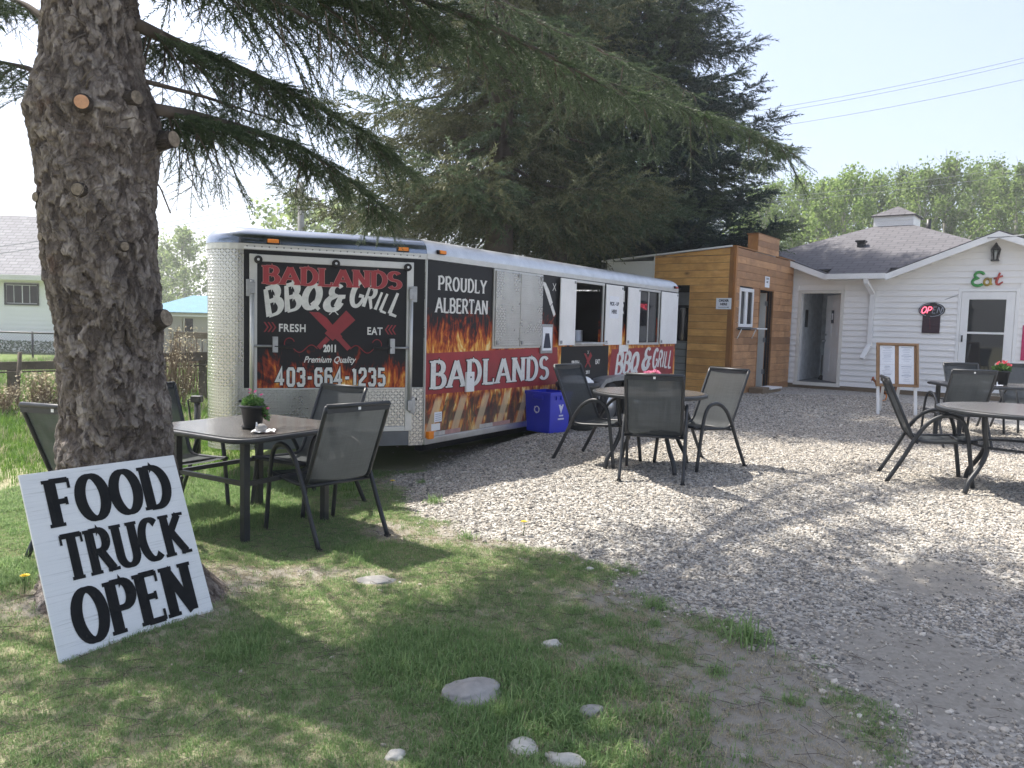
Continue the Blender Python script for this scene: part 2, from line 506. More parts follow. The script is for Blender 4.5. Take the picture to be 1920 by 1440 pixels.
def t_leaf(name, c1, c2, trans=.35, rough=.55, vary=0.0):
    t = NT(name)
    oi = t.n('ShaderNodeObjectInfo')
    g = t.n('ShaderNodeNewGeometry')
    k = t.math('FRACT', t.math('ADD', g.outputs['Random Per Island'], oi.outputs['Random']))
    col = t.mix(k, c1, c2)
    if vary: col = t.mix(t.math('MULTIPLY', oi.outputs['Random'], vary), col, tuple(v * .45 for v in c1))
    t.set(col, rough, 0, .3)
    tl = t.n('ShaderNodeBsdfTranslucent'); t.l(col, tl.inputs[0])
    mx = t.n('ShaderNodeMixShader'); mx.inputs[0].default_value = trans
    t.l(t.b.outputs[0], mx.inputs[1]); t.l(tl.outputs[0], mx.inputs[2]); t.l(mx.outputs[0], t.out.inputs[0])
    return t.m
M['needle'] = t_leaf('spruce needles', (.040, .070, .034), (.100, .135, .068), .30)
M['needle_dark'] = t_leaf('blue spruce needles', (.016, .034, .026), (.038, .066, .048), .16)
M['needle_olive'] = t_leaf('olive spruce needles', (.066, .078, .036), (.155, .162, .080), .28)
M['poplar_leaf'] = t_leaf('young poplar leaves', (.14, .23, .050), (.28, .37, .12), .6, vary=.32)
M['far_leaf'] = t_leaf('pale spring leaves', (.16, .23, .08), (.30, .36, .16), .6)
M['grass'] = t_leaf('grass blades', (.13, .24, .08), (.32, .43, .18), .45, .6)
M['grass_dry'] = t_leaf('dry grass blades', (.33, .29, .19), (.52, .46, .33), .3, .7)
M['grass_tall'] = t_leaf('tall meadow grass', (.06, .15, .02), (.17, .28, .05), .45, .6)
M['dry_stem'] = t_leaf('dry shrub stems', (.16, .11, .075), (.30, .22, .15), .1, .8)
M['pot_leaf'] = t_leaf('bedding plant leaves', (.05, .14, .03), (.14, .26, .07), .35)
M['petal_pink'] = t_leaf('pink petals', (.60, .06, .22), (.75, .22, .40), .3)
M['petal_light'] = t_leaf('light pink petals', (.70, .20, .35), (.80, .38, .50), .3)
M['petal_red'] = t_leaf('coral red petals', (.60, .05, .08), (.75, .16, .18), .3)
M['dandelion'] = t_leaf('dandelion yellow', (.75, .55, .02), (.85, .65, .05), .2)

def t_bark(name, c1, c2, c3):
    t = NT(name)
    co = t.co('Object')
    v = t.n('ShaderNodeTexVoronoi', feature='DISTANCE_TO_EDGE'); v.inputs['Scale'].default_value = 24
    wz = t.n('ShaderNodeMapping'); wz.inputs['Scale'].default_value = (1, 1, .55); 
    nz = t.n('ShaderNodeTexNoise'); nz.inputs['Scale'].default_value = 7; t.l(co, nz.inputs['Vector'])
    ad = t.n('ShaderNodeVectorMath', operation='MULTIPLY_ADD'); t.l(nz.outputs['Color'], ad.inputs[0]); ad.inputs[1].default_value = (.22, .22, .22); t.l(co, ad.inputs[2])
    t.l(ad.outputs[0], wz.inputs[0]); t.l(wz.outputs[0], v.inputs['Vector'])
    edge = t.math('MULTIPLY', v.outputs['Distance'], 6.5, clamp=True)
    fl = t.n('ShaderNodeAttribute', attribute_name='flake')
    n = t.noise(t.co('Object', (1, 1, .45)), 34, 8, .72); big = t.noise(co, 3.5, 4, .6)
    n = t.math('ADD', t.math('MULTIPLY', n, .62), t.math('MULTIPLY', fl.outputs['Fac'], .38))
    col = t.ramp(n, [(.30, tuple(x * .45 for x in c1)), (.42, c1), (.54, c2), (.70, c3)])
    col = t.mix(t.math('MULTIPLY', t.math('SUBTRACT', big, .40, clamp=True), 2.2, clamp=True), col, tuple(x * .45 for x in c1))
    red = t.math('MULTIPLY', t.math('SUBTRACT', t.noise(co, 5.5, 2), .66, clamp=True), 5, clamp=True)
    col = t.mix(t.math('MULTIPLY', red, .6), col, (.12, .045, .025))
    col = t.mix(t.math('MULTIPLY', t.math('SUBTRACT', 1, edge), .30), col, tuple(x * .35 for x in c1))
    t.set(col, .9, 0, .3)
    h = t.math('ADD', t.math('MULTIPLY', edge, .25), t.math('MULTIPLY', n, 1.0))
    t.bump(h, 1.0, .022)
    return t.m
M['bark'] = t_bark('spruce bark', (.112, .091, .078), (.228, .195, .172), (.40, .36, .325))
M['bark_far'] = simple('far bark', (.085, .068, .055), .95, 0, .4, 5, .6, 30)
M['bark_pale'] = simple('pale poplar bark', (.30, .29, .24), .9, 0, .3, 3)
M['twig'] = simple('dead twig', (.11, .09, .075), .9, 0, .3, 20)
M['cut_fresh'] = simple('fresh cut wood', (.55, .30, .17), .8, 0, .2, 30, .4, 90)
M['cut_old'] = simple('old cut wood', (.20, .165, .125), .9, 0, .6, 35, .9, 60)
M['stone'] = simple('grey field stone', (.30, .29, .275), .85, 0, .25, 7, .5, 40)
M['stone_pale'] = simple('pale field stone', (.50, .48, .43), .85, 0, .25, 9, .5, 40)

def t_pebble():
    t = NT('gravel pebble')
    oi = t.n('ShaderNodeObjectInfo')
    col = t.ramp(oi.outputs['Random'], [(0, (.11, .107, .102)), (.18, (.215, .20, .178)), (.40, (.335, .302, .257)), (.66, (.43, .386, .325)), (.9, (.53, .48, .41)), (1, (.68, .64, .575))])
    n = t.noise(t.co('Object'), 2.5, 4)
    col = t.mix(t.math('MULTIPLY', n, .30), col, (.30, .29, .27))
    t.set(col, .85, 0, .25)
    return t.m
M['pebble'] = t_pebble()

def t_ground():
    t = NT('yard ground')
    co = t.co('Object')
    at_ = t.n('ShaderNodeAttribute', attribute_name='zone')
    sp = t.n('ShaderNodeSeparateColor'); t.l(at_.outputs['Color'], sp.inputs[0])
    n1 = t.noise(co, 3.0, 6, .65); n2 = t.noise(co, 40, 4, .7); n3 = t.noise(co, 150, 2)
    soil = t.mix(n1, (.17, .155, .130), (.29, .27, .235))
    soil = t.mix(t.math('MULTIPLY', n2, .45), soil, (.37, .35, .31))
    vor = t.n('ShaderNodeTexVoronoi'); vor.inputs['Scale'].default_value = 42; t.l(co, vor.inputs['Vector'])
    hs = t.n('ShaderNodeSeparateColor'); t.l(vor.outputs['Color'], hs.inputs[0])
    grav = t.ramp(hs.outputs[0], [(0, (.14, .14, .138)), (.5, (.34, .33, .305)), (1, (.54, .52, .48))])
    grass = t.mix(n2, (.19, .20, .11), (.38, .35, .245))
    far = t.mix(t.noise(co, .7, 4), (.085, .15, .03), (.17, .20, .07))
    grass = t.mix(sp.outputs[2], grass, far)
    c = t.mix(sp.outputs[1], soil, grass)
    c = t.mix(sp.outputs[0], c, grav)
    t.set(c, .95, 0, .15)
    h = t.math('ADD', t.math('MULTIPLY', t.math('SUBTRACT', 1, vor.outputs['Distance']), sp.outputs[0]), t.math('MULTIPLY', n2, .6))
    t.bump(t.math('ADD', h, t.math('MULTIPLY', n3, .4)), .7, .012)
    return t.m
M['ground'] = t_ground()

def t_board():
    t = NT('white painted plywood')
    co = t.co('Object')
    n = t.noise(t.co('Object', (1.6, 1, 60)), 1.6, 5, .7, .4)
    b = t.noise(co, 5, 4)
    col = t.ramp(n, [(.30, (.50, .51, .50)), (.42, (.72, .735, .735)), (.8, (.79, .80, .80))])
    col = t.mix(t.math('MULTIPLY', t.math('SUBTRACT', b, .5, clamp=True), .9), col, (.60, .60, .56))
    t.set(col, .6)
    t.bump(n, .35, .003)
    return t.m
M['board'] = t_board()
M['blue_bin'] = simple('blue recycling plastic', (.015, .035, .55), .38, 0, .08, 4)
M['blue_roof'] = simple('light blue metal roof', (.10, .22, .31), .75, 0, .12, 2, spec=.2)
M['hen'] = simple('russet feathers', (.22, .07, .018), .8, 0, .6, 22, .6, 60)
M['hen_dark'] = simple('dark tail feathers', (.02, .018, .015), .6, 0, .4, 20)
M['comb'] = simple('red comb', (.45, .02, .015), .6)
M['wire'] = simple('weathered cable', (.26, .28, .30), .7)
def t_emit(name, c, s):
    t = NT(name); t.set(c, .4)
    t.b.inputs['Emission Color'].default_value = (*c, 1); t.b.inputs['Emission Strength'].default_value = s
    return t.m
M['led_red'] = t_emit('lit red tube', (1.0, .10, .16), 1.1)
M['led_cool'] = t_emit('cooler light', (.75, 1.0, .92), 1.2)

# ------------------------------------------------------------------ ground sheet
def grow(a, step, lim, k=1.25):
    out, s = [a], step
    while abs(out[-1]) < lim:
        s *= k; out.append(out[-1] + (s if lim > 0 and step > 0 else s))
    return out
def axis(lo, hi, step, far_lo, far_hi):
    mid = list(np.arange(lo, hi + 1e-6, step))
    s, p, L = step, lo, []
    while p > far_lo: s *= 1.22; p -= s; L.append(p)
    s, p, H = step, mid[-1], []
    while p < far_hi: s *= 1.22; p += s; H.append(p)
    return np.array(L[::-1] + mid + H)
gxs, gys = axis(-4.5, 8.5, .07, -900, 900), axis(1.2, 13.0, .07, -60, 1500)
GX, GY = np.meshgrid(gxs, gys)
fade = 1 - ss(25, 60, np.hypot(GX, GY))
GZ = height(GX, GY) * fade
V = np.stack([GX, GY, GZ], -1).reshape(-1, 3)
nx, ny = len(gxs), len(gys)
idx = np.arange(nx * ny).reshape(ny, nx)
Fq = np.stack([idx[:-1, :-1], idx[:-1, 1:], idx[1:, 1:], idx[1:, :-1]], -1).reshape(-1, 4)
me = arrays_mesh('ground', V, Fq, M['ground'], True)
def dirt_d(x, y):                       # bare trodden soil patches on the lawn and along the gravel
    a = np.exp(-(((x - 1.15) / .42) ** 2 + ((y - 3.0) / .70) ** 2)) * .85
    a = a + np.exp(-(((x - .45) / .42) ** 2 + ((y - 4.25) / .30) ** 2)) * .8
    a = a + np.exp(-(((x + .35) / .5) ** 2 + ((y - 5.3) / .3) ** 2)) * .4
    a = a + np.exp(-(((x + 1.0) / .7) ** 2 + ((y - 4.45) / .12) ** 2)) * .35
    a = a + np.exp(-(((x + 2.0) / .50) ** 2 + ((y - 3.8) / .34) ** 2)) * .75
    a = a + np.exp(-(((x + .2) / .9) ** 2 + ((y - 7.1) / .5) ** 2)) * .5
    a = a + np.exp(-(((x - 2.6) / .8) ** 2 + ((y - 4.6) / .55) ** 2)) * .8
    return a
gd = gravel_d(GX, GY)
grav = ss(-.10, .22, gd) * (1 - ss(40, 60, GY)) * (1 - ss(12, 16, GX))
pd = np.exp(-(((GX - 1.9) / .55) ** 2 + ((GY - 3.3) / .9) ** 2)) + .8 * np.exp(-(((GX - 2.8) / .9) ** 2 + ((GY - 4.7) / .45) ** 2))
grav = grav * (1 - .85 * ss(.35, .8, pd + (fnoise(GX, GY, 3, 9) - .5) * .8))
gm = np.clip(ss(.30, .62, fnoise(GX, GY, 1.7, 1) + .22 - dirt_d(GX, GY) * .55), 0, 1) * (1 - ss(-.25, .1, gd))
far = ss(6.5, 9, GY) * (1 - ss(-.6, 0, gd))
far = np.maximum(far, ss(16, 22, GY))
gm = np.maximum(gm, far * (1 - grav))
ca = me.color_attributes.new('zone', 'FLOAT_COLOR', 'POINT')
ca.data.foreach_set('color', np.stack([grav, gm, far, np.ones_like(far)], -1).astype(np.float32).ravel())
ground = link(bpy.data.objects.new('ground', me))
tag(ground, 'flat yard of lawn, trodden soil and gravel bed', None, None, 'structure')

# ------------------------------------------------------------------ scattered stuff (geometry-node instances)
def scatter(name, pts, rot, scl, sources, label, cat, idxs=None):
    me = bpy.data.meshes.new(name)
    n = len(pts)
    me.vertices.add(n); me.vertices.foreach_set('co', np.ascontiguousarray(pts, np.float32).ravel())
    for an, ty, d in (('rot', 'FLOAT_VECTOR', rot), ('scl', 'FLOAT', scl), ('pick', 'INT', idxs if idxs is not None else RNG.integers(0, len(sources), n))):
        a = me.attributes.new(an, ty, 'POINT')
        if ty == 'FLOAT_VECTOR': a.data.foreach_set('vector', np.ascontiguousarray(d, np.float32).ravel())
        else: a.data.foreach_set('value', np.ascontiguousarray(d, np.int32 if ty == 'INT' else np.float32))
    o = link(bpy.data.objects.new(name, me))
    c = bpy.data.collections.new(name + '_sources')
    for k, s in enumerate(sources):
        so = bpy.data.objects.new(f'{name}_source_{k:02d}', s); c.objects.link(so)
    ng = bpy.data.node_groups.new(name, 'GeometryNodeTree')
    ng.interface.new_socket('Geometry', in_out='INPUT', socket_type='NodeSocketGeometry')
    ng.interface.new_socket('Geometry', in_out='OUTPUT', socket_type='NodeSocketGeometry')
    N = ng.nodes.new
    gi, go = N('NodeGroupInput'), N('NodeGroupOutput')
    ci = N('GeometryNodeCollectionInfo'); ci.inputs[0].default_value = c; ci.inputs[1].default_value = True; ci.inputs[2].default_value = True
    ip = N('GeometryNodeInstanceOnPoints'); ip.inputs['Pick Instance'].default_value = True
    def named(an, ty):
        a = N('GeometryNodeInputNamedAttribute'); a.data_type = ty; a.inputs[0].default_value = an
        return a.outputs[0]
    e2r = N('FunctionNodeEulerToRotation')
    L = ng.links.new
    L(gi.outputs[0], ip.inputs['Points']); L(ci.outputs[0], ip.inputs['Instance'])
    L(named('pick', 'INT'), ip.inputs['Instance Index'])
    L(named('rot', 'FLOAT_VECTOR'), e2r.inputs[0]); L(e2r.outputs[0], ip.inputs['Rotation'])
    L(named('scl', 'FLOAT'), ip.inputs['Scale'])
    L(ip.outputs[0], go.inputs[0])
    md = o.modifiers.new('scatter', 'NODES'); md.node_group = ng
    return tag(o, label, cat, None, 'stuff')

def in_view(x, y, margin=.06):
    v = np.stack([x, y, height(x, y) - EYE.z], -1)
    z = v @ np.array(_F)
    px = v @ np.array(CR) / z; py = v @ np.array(CD) / z
    return (z > .5) & (np.abs(px) < 960 / FPX + margin) & (py < 720 / FPX + margin * 1.2)

def pebble(seed):
    bm = bmesh.new(); bmesh.ops.create_icosphere(bm, subdivisions=1, radius=1)
    r = random.Random(seed)
    s = Vector((r.uniform(.8, 1.25), r.uniform(.7, 1.0), r.uniform(.45, .75)))
    for v in bm.verts:
        v.co = Vector((v.co.x * s.x, v.co.y * s.y, v.co.z * s.z)) * r.uniform(.82, 1.1)
    me = bpy.data.meshes.new('pebble'); bm.to_mesh(me); bm.free()
    me.materials.append(M['pebble'])
    return me
# pebbles: density falls off with distance as the material takes over
def sample(n, x0, x1, y0, y1, fn, yp=1.0):
    x = RNG.uniform(x0, x1, n); y = y0 + (y1 - y0) * RNG.random(n) ** yp
    k = fn(x, y) > RNG.random(n)
    x, y = x[k], y[k]
    k = in_view(x, y)
    return x[k], y[k]
def grav_dens(x, y):
    g = ss(-.18, .25, gravel_d(x, y) + RNG.normal(0, .08, len(x)))
    pdd = np.exp(-(((x - 1.9) / .55) ** 2 + ((y - 3.3) / .9) ** 2)) + .8 * np.exp(-(((x - 2.8) / .9) ** 2 + ((y - 4.7) / .45) ** 2))
    return g * (1 - .86 * ss(.35, .8, pdd + (fnoise(x, y, 3, 9) - .5) * .8)) + .003
x, y = sample(430000, -2.2, 7.5, 2.2, 16.5, lambda x, y: grav_dens(x, y) * (1 - .55 * ss(8, 14, y)) * (y < 16), 1.35)
n = len(x)
size = np.clip(RNG.lognormal(-4.94, .38, n), .0035, .024) * (1 + .25 * ss(6, 12, y))
pts = np.stack([x, y, height(x, y) + size * .25], -1)
rot = np.stack([RNG.normal(0, .35, n), RNG.normal(0, .35, n), RNG.uniform(0, 6.28, n)], -1)
scatter('gravel', pts, rot, size, [pebble(s) for s in range(8)], 'loose grey and beige gravel covering the yard', 'gravel')

def tuft(seed, blades, h, w, mat, spread, lean=.5, flat=0.0):
    r = random.Random(seed)
    vs, fs = [], []
    for i in range(blades):
        a = r.uniform(0, 6.28); bx, by = r.gauss(0, spread), r.gauss(0, spread)
        L = h * r.uniform(.45, 1.15); ww = w * r.uniform(.7, 1.3)
        ln = r.uniform(.1, 1) * lean + (flat if r.random() < .5 else 0)
        dx, dy = math.cos(a), math.sin(a)
        px, py = -dy * ww, dx * ww
        b = len(vs)
        x1, z1 = L * .5 * math.sin(ln * .5), L * .5 * math.cos(ln * .5)
        x2, z2 = x1 + L * .5 * math.sin(ln * 1.7), z1 + L * .5 * math.cos(ln * 1.7)
        vs += [(bx - px, by - py, 0), (bx + px, by + py, 0), (bx + dx * x1 - px * .8, by + dy * x1 - py * .8, z1), (bx + dx * x1 + px * .8, by + dy * x1 + py * .8, z1), (bx + dx * x2, by + dy * x2, max(z2, .004))]
        fs += [(b, b + 1, b + 3, b + 2), (b + 2, b + 3, b + 4)]
    me = bpy.data.meshes.new('tuft'); me.from_pydata(vs, [], fs); me.materials.append(mat); me.update()
    return me
def lawn_dens(x, y):
    g = ss(.30, .64, fnoise(x, y, 1.7, 1) + .20 - dirt_d(x, y) * .55) * (1 - ss(-.28, .12, gravel_d(x, y)))
    return np.clip(g + .30 * (gravel_d(x, y) < .0), 0, 1)
lawn_src = [tuft(s, 16, .034, .0014, M['grass'], .017, 1.0, .6) for s in range(5)] + [tuft(20 + s, 14, .035, .0012, M['grass_dry'], .02, 1.3, .6) for s in range(3)] + [tuft(40 + s, 18, .062, .0018, M['grass'], .02, .8, .2) for s in range(3)]
x, y = sample(125000, -4.2, 1.9, 1.9, 7.6, lawn_dens)
keep = np.ones(len(x), bool)
for (sx0, sy0, ra, rb) in [(882, 1298, .135, .105), (980, 1395, .07, .055), (1062, 1418, .09, .05), (1107, 1328, .06, .045), (742, 1410, .04, .035), (705, 1080, .13, .08), (1035, 1203, .055, .045)]:
    q_ = onz(sx0, sy0, .02); keep &= ((x - q_.x) / ra) ** 2 + ((y - q_.y + .02) / rb) ** 2 > 1      # grass parts round the stones
x, y = x[keep], y[keep]
n = len(x)
lush = ss(.48, .68, fnoise(x, y, 1.3, 11))
bare = 1 - ss(.25, .6, fnoise(x, y, 1.7, 1) + .20 - dirt_d(x, y) * .55)
pk = np.where(RNG.random(n) < .28 - .14 * lush + .55 * bare, RNG.integers(5, 8, n), np.where(RNG.random(n) < .02 + .16 * lush, RNG.integers(8, 11, n), RNG.integers(0, 5, n)))
scatter('lawn_grass', np.stack([x, y, height(x, y) - .002], -1), np.stack([RNG.normal(0, .12, n), RNG.normal(0, .12, n), RNG.uniform(0, 6.28, n)], -1),
        RNG.uniform(.7, 1.25, n) * (.75 + .45 * lush), lawn_src, 'short patchy lawn grass around the spruce', 'grass', pk)
# taller meadow behind the fence and left of the trailer
def mead_dens(x, y):
    rx, ry = x - TC.x, y - TC.y
    o = rx * TN.x + ry * TN.y
    t = rx * TD.x + ry * TD.y
    inside = (o < .1) & (o > -2.45) & (t > -1.3 + np.abs(o + 1.2)) & (t < 6.8)
    return np.where(inside, 0, 1 - ss(-.8, -.2, gravel_d(x, y))) * ss(6.2, 7.6, y)
x, y = sample(60000, -14, .5, 6.2, 26, mead_dens, 1.2)
n = len(x)
mead = [tuft(60 + s, 16, .17, .0042, M['grass_tall'], .05, .7) for s in range(4)] + [tuft(70, 14, .20, .0035, M['grass_dry'], .05, .6)]
pk = np.where(RNG.random(n) < .10, 4, RNG.integers(0, 4, n))
scatter('meadow_grass', np.stack([x, y, height(x, y) - .004], -1), np.stack([np.zeros(n), np.zeros(n), RNG.uniform(0, 6.28, n)], -1),
        RNG.uniform(.6, 1.3, n) * (.55 + .5 * ss(8, 11, y)), mead, 'bright unmown grass left of the trailer', 'grass', pk)
# weeds that stand out at the gravel edge, one clump each
weed_src = [tuft(90 + s, 95, .15, .0030, M['grass'], .042, 1.5, .3) for s in range(3)]
WEEDS = [(1400, 1195, 1.35, 'broad green grass clump growing at the corner of the gravel'), (815, 940, .8, 'bright sunlit weed clump at the gravel edge by the grass table'),
         (790, 905, .5, 'small sunlit weed behind the bright clump near the trailer'), (875, 1000, .7, 'low green weed between the lawn and the shaded gravel'),
         (1230, 1130, .8, 'grass clump at the lawn tip reaching into the gravel'), (1490, 1310, .55, 'small grass sprout in the bare soil at the lower right'),
         (1345, 1255, .6, 'sparse grass sprout beside the bare soil patch'), (650, 925, .45, 'small weed behind the dark chair on the lawn'),
         (1080, 1140, .6, 'dark green clump in the middle of the bare lawn patch'), (900, 860, .0, '')]
for k, (px_, py_, s, lb) in enumerate(WEEDS):
    if not s: continue
    p = onz(px_, py_, .03)
    o = bpy.data.objects.new('weed_clump', weed_src[k % 3]); link(o)
    o.location = (p.x, p.y, gz(p.x, p.y) - .005); o.scale = (s, s, s * .9); o.rotation_euler = (0, 0, k * 1.3)
    tag(o, lb, 'weed', 'weeds at the gravel edge')

# fallen twigs and scraps on the lawn and the gravel edge
def scrap(seed):
    r = random.Random(seed); b = MB(); L = r.uniform(.03, .08)
    b.tube([(-L, 0, .002), (0, r.uniform(-.01, .01), .006), (L, r.uniform(-.01, .01), .002)], [.0016, .0013, .0007], 4)
    if seed % 2: b.tube([(0, 0, .004), (L * .5, L * .4, .008)], [.001, .0006], 4)
    return b.mesh('scrap', M['twig'])
x, y = sample(9000, -4, 2.2, 2, 7.5, lambda x, y: np.where(gravel_d(x, y) < .25, .6, .05))
n = len(x)
scatter('twig_litter', np.stack([x, y, height(x, y) + .006], -1), np.stack([RNG.normal(0, .1, n), RNG.normal(0, .1, n), RNG.uniform(0, 6.28, n)], -1), RNG.uniform(.4, 1.1, n), [scrap(s) for s in range(5)], 'small fallen twigs littering the lawn under the spruce', 'twigs')

def dandelion(px_, py_, lb):
    p = onz(px_, py_, .04)
    z = gz(p.x, p.y)
    o = MB().tube([(0, 0, 0), (.006, 0, .05), (.004, .004, .10)], .0025, 6).build('dandelion', M['pot_leaf'], None, Matrix.Translation((p.x, p.y, z)), label=lb, cat='flower', group='dandelions in the grass')
    b = MB()
    for ring, (rr, tz) in enumerate(((.022, .2), (.016, .6), (.009, 1.1))):
        for k in range(11):
            a = k * 6.283 / 11 + ring
            b.add([(0, 0, 0), (rr * math.cos(a - .25), rr * math.sin(a - .25), rr * tz * .6), (rr * 1.1 * math.cos(a), rr * 1.1 * math.sin(a), rr * tz * .7), (rr * math.cos(a + .25), rr * math.sin(a + .25), rr * tz * .6)], [(0, 1, 2, 3)])
    b.build('blossom', M['dandelion'], o, TR(.004, .004, .10))
dandelion(981, 997, 'yellow dandelion standing at the edge of the shaded gravel')
dandelion(45, 1122, 'yellow dandelion in the grass left of the painted board')
dandelion(735, 915, 'tiny yellow dandelion in sunlit grass right of the dark chair')

# stones in the lawn
def stone(px_, py_, sx, sy, sz, rz, mat, lb, seed, sink=.5):
    p = onz(px_, py_, .02)
    bm = bmesh.new(); bmesh.ops.create_icosphere(bm, subdivisions=4, radius=1)
    for v in bm.verts:
        d = mnoise.noise(v.co * 1.3 + Vector((seed, 0, 0))) * .28 + mnoise.noise(v.co * 4 + Vector((0, seed, 0))) * .07
        c = v.co * (1 + d)
        v.co = Vector((c.x * sx, c.y * sy, c.z * sz))
    me = bpy.data.meshes.new('stone'); bm.to_mesh(me); bm.free(); me.materials.append(mat)
    me.polygons.foreach_set('use_smooth', [True] * len(me.polygons))
    o = link(bpy.data.objects.new('stone', me)); o.location = (p.x, p.y, gz(p.x, p.y) + sz * (1 - 2 * sink) * .5); o.rotation_euler = (0, 0, rz)
    tag(o, lb, 'stone', 'stones lying in the lawn')
stone(882, 1298, .125, .095, .04, .5, M['stone'], 'large flat grey stone set in the lawn', 1, .36)
stone(980, 1395, .06, .05, .035, -.4, M['stone_pale'], 'pale rounded stone in the grass at the bottom edge', 2, .62)
stone(1062, 1418, .08, .035, .03, -.25, M['stone_pale'], 'long tan stone lying rightmost at the bottom edge', 3, .6)
stone(1107, 1328, .055, .035, .02, .5, M['stone'], 'small grey stone right of the flat stone', 4, .3)
stone(742, 1410, .035, .03, .02, .3, M['stone_pale'], 'small pale stone left of the others at the bottom edge', 5)
stone(705, 1080, .12, .07, .025, .1, M['stone'], 'grey stone half buried in the sunlit soil strip', 6, .7)
stone(1035, 1203, .05, .035, .025, .4, M['stone_pale'], 'whitish stone in the middle of the bare patch', 7)
stone(1105, 1062, .03, .02, .015, .4, M['stone_pale'], 'tiny reddish stone at the lawn and gravel border', 8)

# ------------------------------------------------------------------ conifers
def rot_frames(d, up=None):
    d = d / np.linalg.norm(d, axis=1, keepdims=True)
    ref = np.tile(np.array([[0, 0, 1.]]), (len(d), 1)) if up is None else up
    bad = np.abs((d * ref).sum(1)) > .97
    ref = np.where(bad[:, None], np.array([[1., 0, 0]]), ref)
    s = np.cross(d, ref); s /= np.linalg.norm(s, axis=1, keepdims=True)
    u = np.cross(s, d)
    return d, s, u
def expand(pos, d, scl, tmplV, tmplF, roll=None):
    """copies of a template (x along d) as one triangle soup"""
    d, s, u = rot_frames(d)
    if roll is not None:
        c, n_ = np.cos(roll)[:, None], np.sin(roll)[:, None]
        s, u = s * c + u * n_, u * c - s * n_
    T = np.asarray(tmplV)
    P = pos[:, None, :] + scl[:, None, None] * (T[None, :, 0:1] * d[:, None, :] + T[None, :, 1:2] * s[:, None, :] + T[None, :, 2:3] * u[:, None, :])
    Fi = (np.asarray(tmplF)[None] + (np.arange(len(pos)) * len(T))[:, None, None]).reshape(-1, 3)
    return P.reshape(-1, 3), Fi
def needle_twig(n, L, nl, w, seed, tuck=.6):
    r = random.Random(seed); V, F_ = [], []
    for i in range(n):
        x = L * (i + .5) / n
        a = i * 2.399 + r.uniform(-.3, .3)
        fwd = tuck + r.uniform(-.15, .25)
        ll = nl * r.uniform(.75, 1.15) * (1 - .25 * i / n)
        c, s_ = math.cos(a), math.sin(a)
        tip = (x + ll * fwd, c * ll * .8, s_ * ll * .8)
        b = len(V)
        V += [(x, -s_ * w, c * w), (x, s_ * w, -c * w), tip]
        F_.append((b, b + 1, b + 2))
    V += [(0, 0, .0022), (0, .002, -.001), (L, 0, 0)]; F_.append((len(V) - 3, len(V) - 2, len(V) - 1))
    return V, F_
TWIG_FINE = needle_twig(34, .12, .021, .0021, 1)
TWIG_MID = needle_twig(15, .26, .080, .0125, 2)
TWIG_COARSE = needle_twig(9, .34, .13, .018, 3)

def soup(name, chunks, mat, parent, kind=None, label=None):
    Vs, Fs, b = [], [], 0
    for Vv, Ff in chunks:
        Vs.append(Vv); Fs.append(Ff + b); b += len(Vv)
    o = link(bpy.data.objects.new(name, arrays_mesh(name, np.concatenate(Vs), np.concatenate(Fs), mat)), parent)
    return tag(o, label, None, None, kind)

def limb_points(p0, p1, sag, n):
    p0, p1 = np.array(p0, float), np.array(p1, float)
    t = np.linspace(0, 1, n)
    P = p0 + (p1 - p0) * t[:, None]
    P[:, 2] -= sag * np.sin(t * np.pi) 
    return P
def foliage_on(P, dens, lo, hi, r, start=.12, droop=.75, twig_step=.045, twig=TWIG_FINE, ts=1.0, wood=None, clump=0.0):
    """hanging branchlets along the polyline P, each dressed with needle twigs"""
    P = np.asarray(P); seg = np.linalg.norm(np.diff(P, axis=0), axis=1); cum = np.concatenate([[0], np.cumsum(seg)]); L = cum[-1]
    pos, dr, sc = [], [], []
    nb = max(3, int(L * dens))
    for k in range(nb):
        s = L * (start + (1 - start) * (k + r.random()) / nb)
        cl_ = math.sin(s * 7.3 + L * 3) + .7 * math.sin(s * 17.1 + 1.3) if clump else 1.0
        if clump and cl_ < -.15 and r.random() < clump: continue
        i = min(np.searchsorted(cum, s) - 1, len(seg) - 1); i = max(i, 0)
        f = (s - cum[i]) / seg[i]
        p = P[i] * (1 - f) + P[i + 1] * f
        t = (P[i + 1] - P[i]) / seg[i]
        side = np.cross(t, (0, 0, 1)); side /= (np.linalg.norm(side) + 1e-9)
        sg = 1 if r.random() < .5 else -1
        d = t * r.uniform(.25, .8) + side * sg * r.uniform(.2, 1) + np.array((0, 0, -droop * r.uniform(.2, 1.25)))
        d /= np.linalg.norm(d)
        bl = r.uniform(lo, hi) * (1.15 - .6 * s / L) * (.8 + .35 * max(-.6, min(1.2, cl_)) if clump else 1)
        m_ = max(2, int(bl / twig_step))
        path = [p]
        for j in range(m_):
            d = d + np.array((0, 0, -.10 * droop)); d /= np.linalg.norm(d)
            q = path[-1] + d * bl / m_
            path.append(q)
            ang = r.uniform(.3, .95) * (1 if j % 2 else -1)
            up = np.array((r.uniform(-.35, .35), r.uniform(-.35, .35), r.uniform(-.3, .25)))
            sd = np.cross(d, (0, 0, 1)) if abs(d[2]) < .95 else np.array((1., 0, 0))
            sd = sd / (np.linalg.norm(sd) + 1e-9)
            pos.append(q); dr.append(d * math.cos(ang) + sd * math.sin(ang) + up); sc.append(ts * r.uniform(.65, 1.2))
        pos.append(path[-1]); dr.append(d); sc.append(ts)
        if wood is not None and bl > .12:
            wood.tube([path[0], path[len(path) // 2], path[-1]], [.0045 * ts, .003 * ts, .0012 * ts], 4, caps=False)
    return np.array(pos), np.array(dr), np.array(sc)

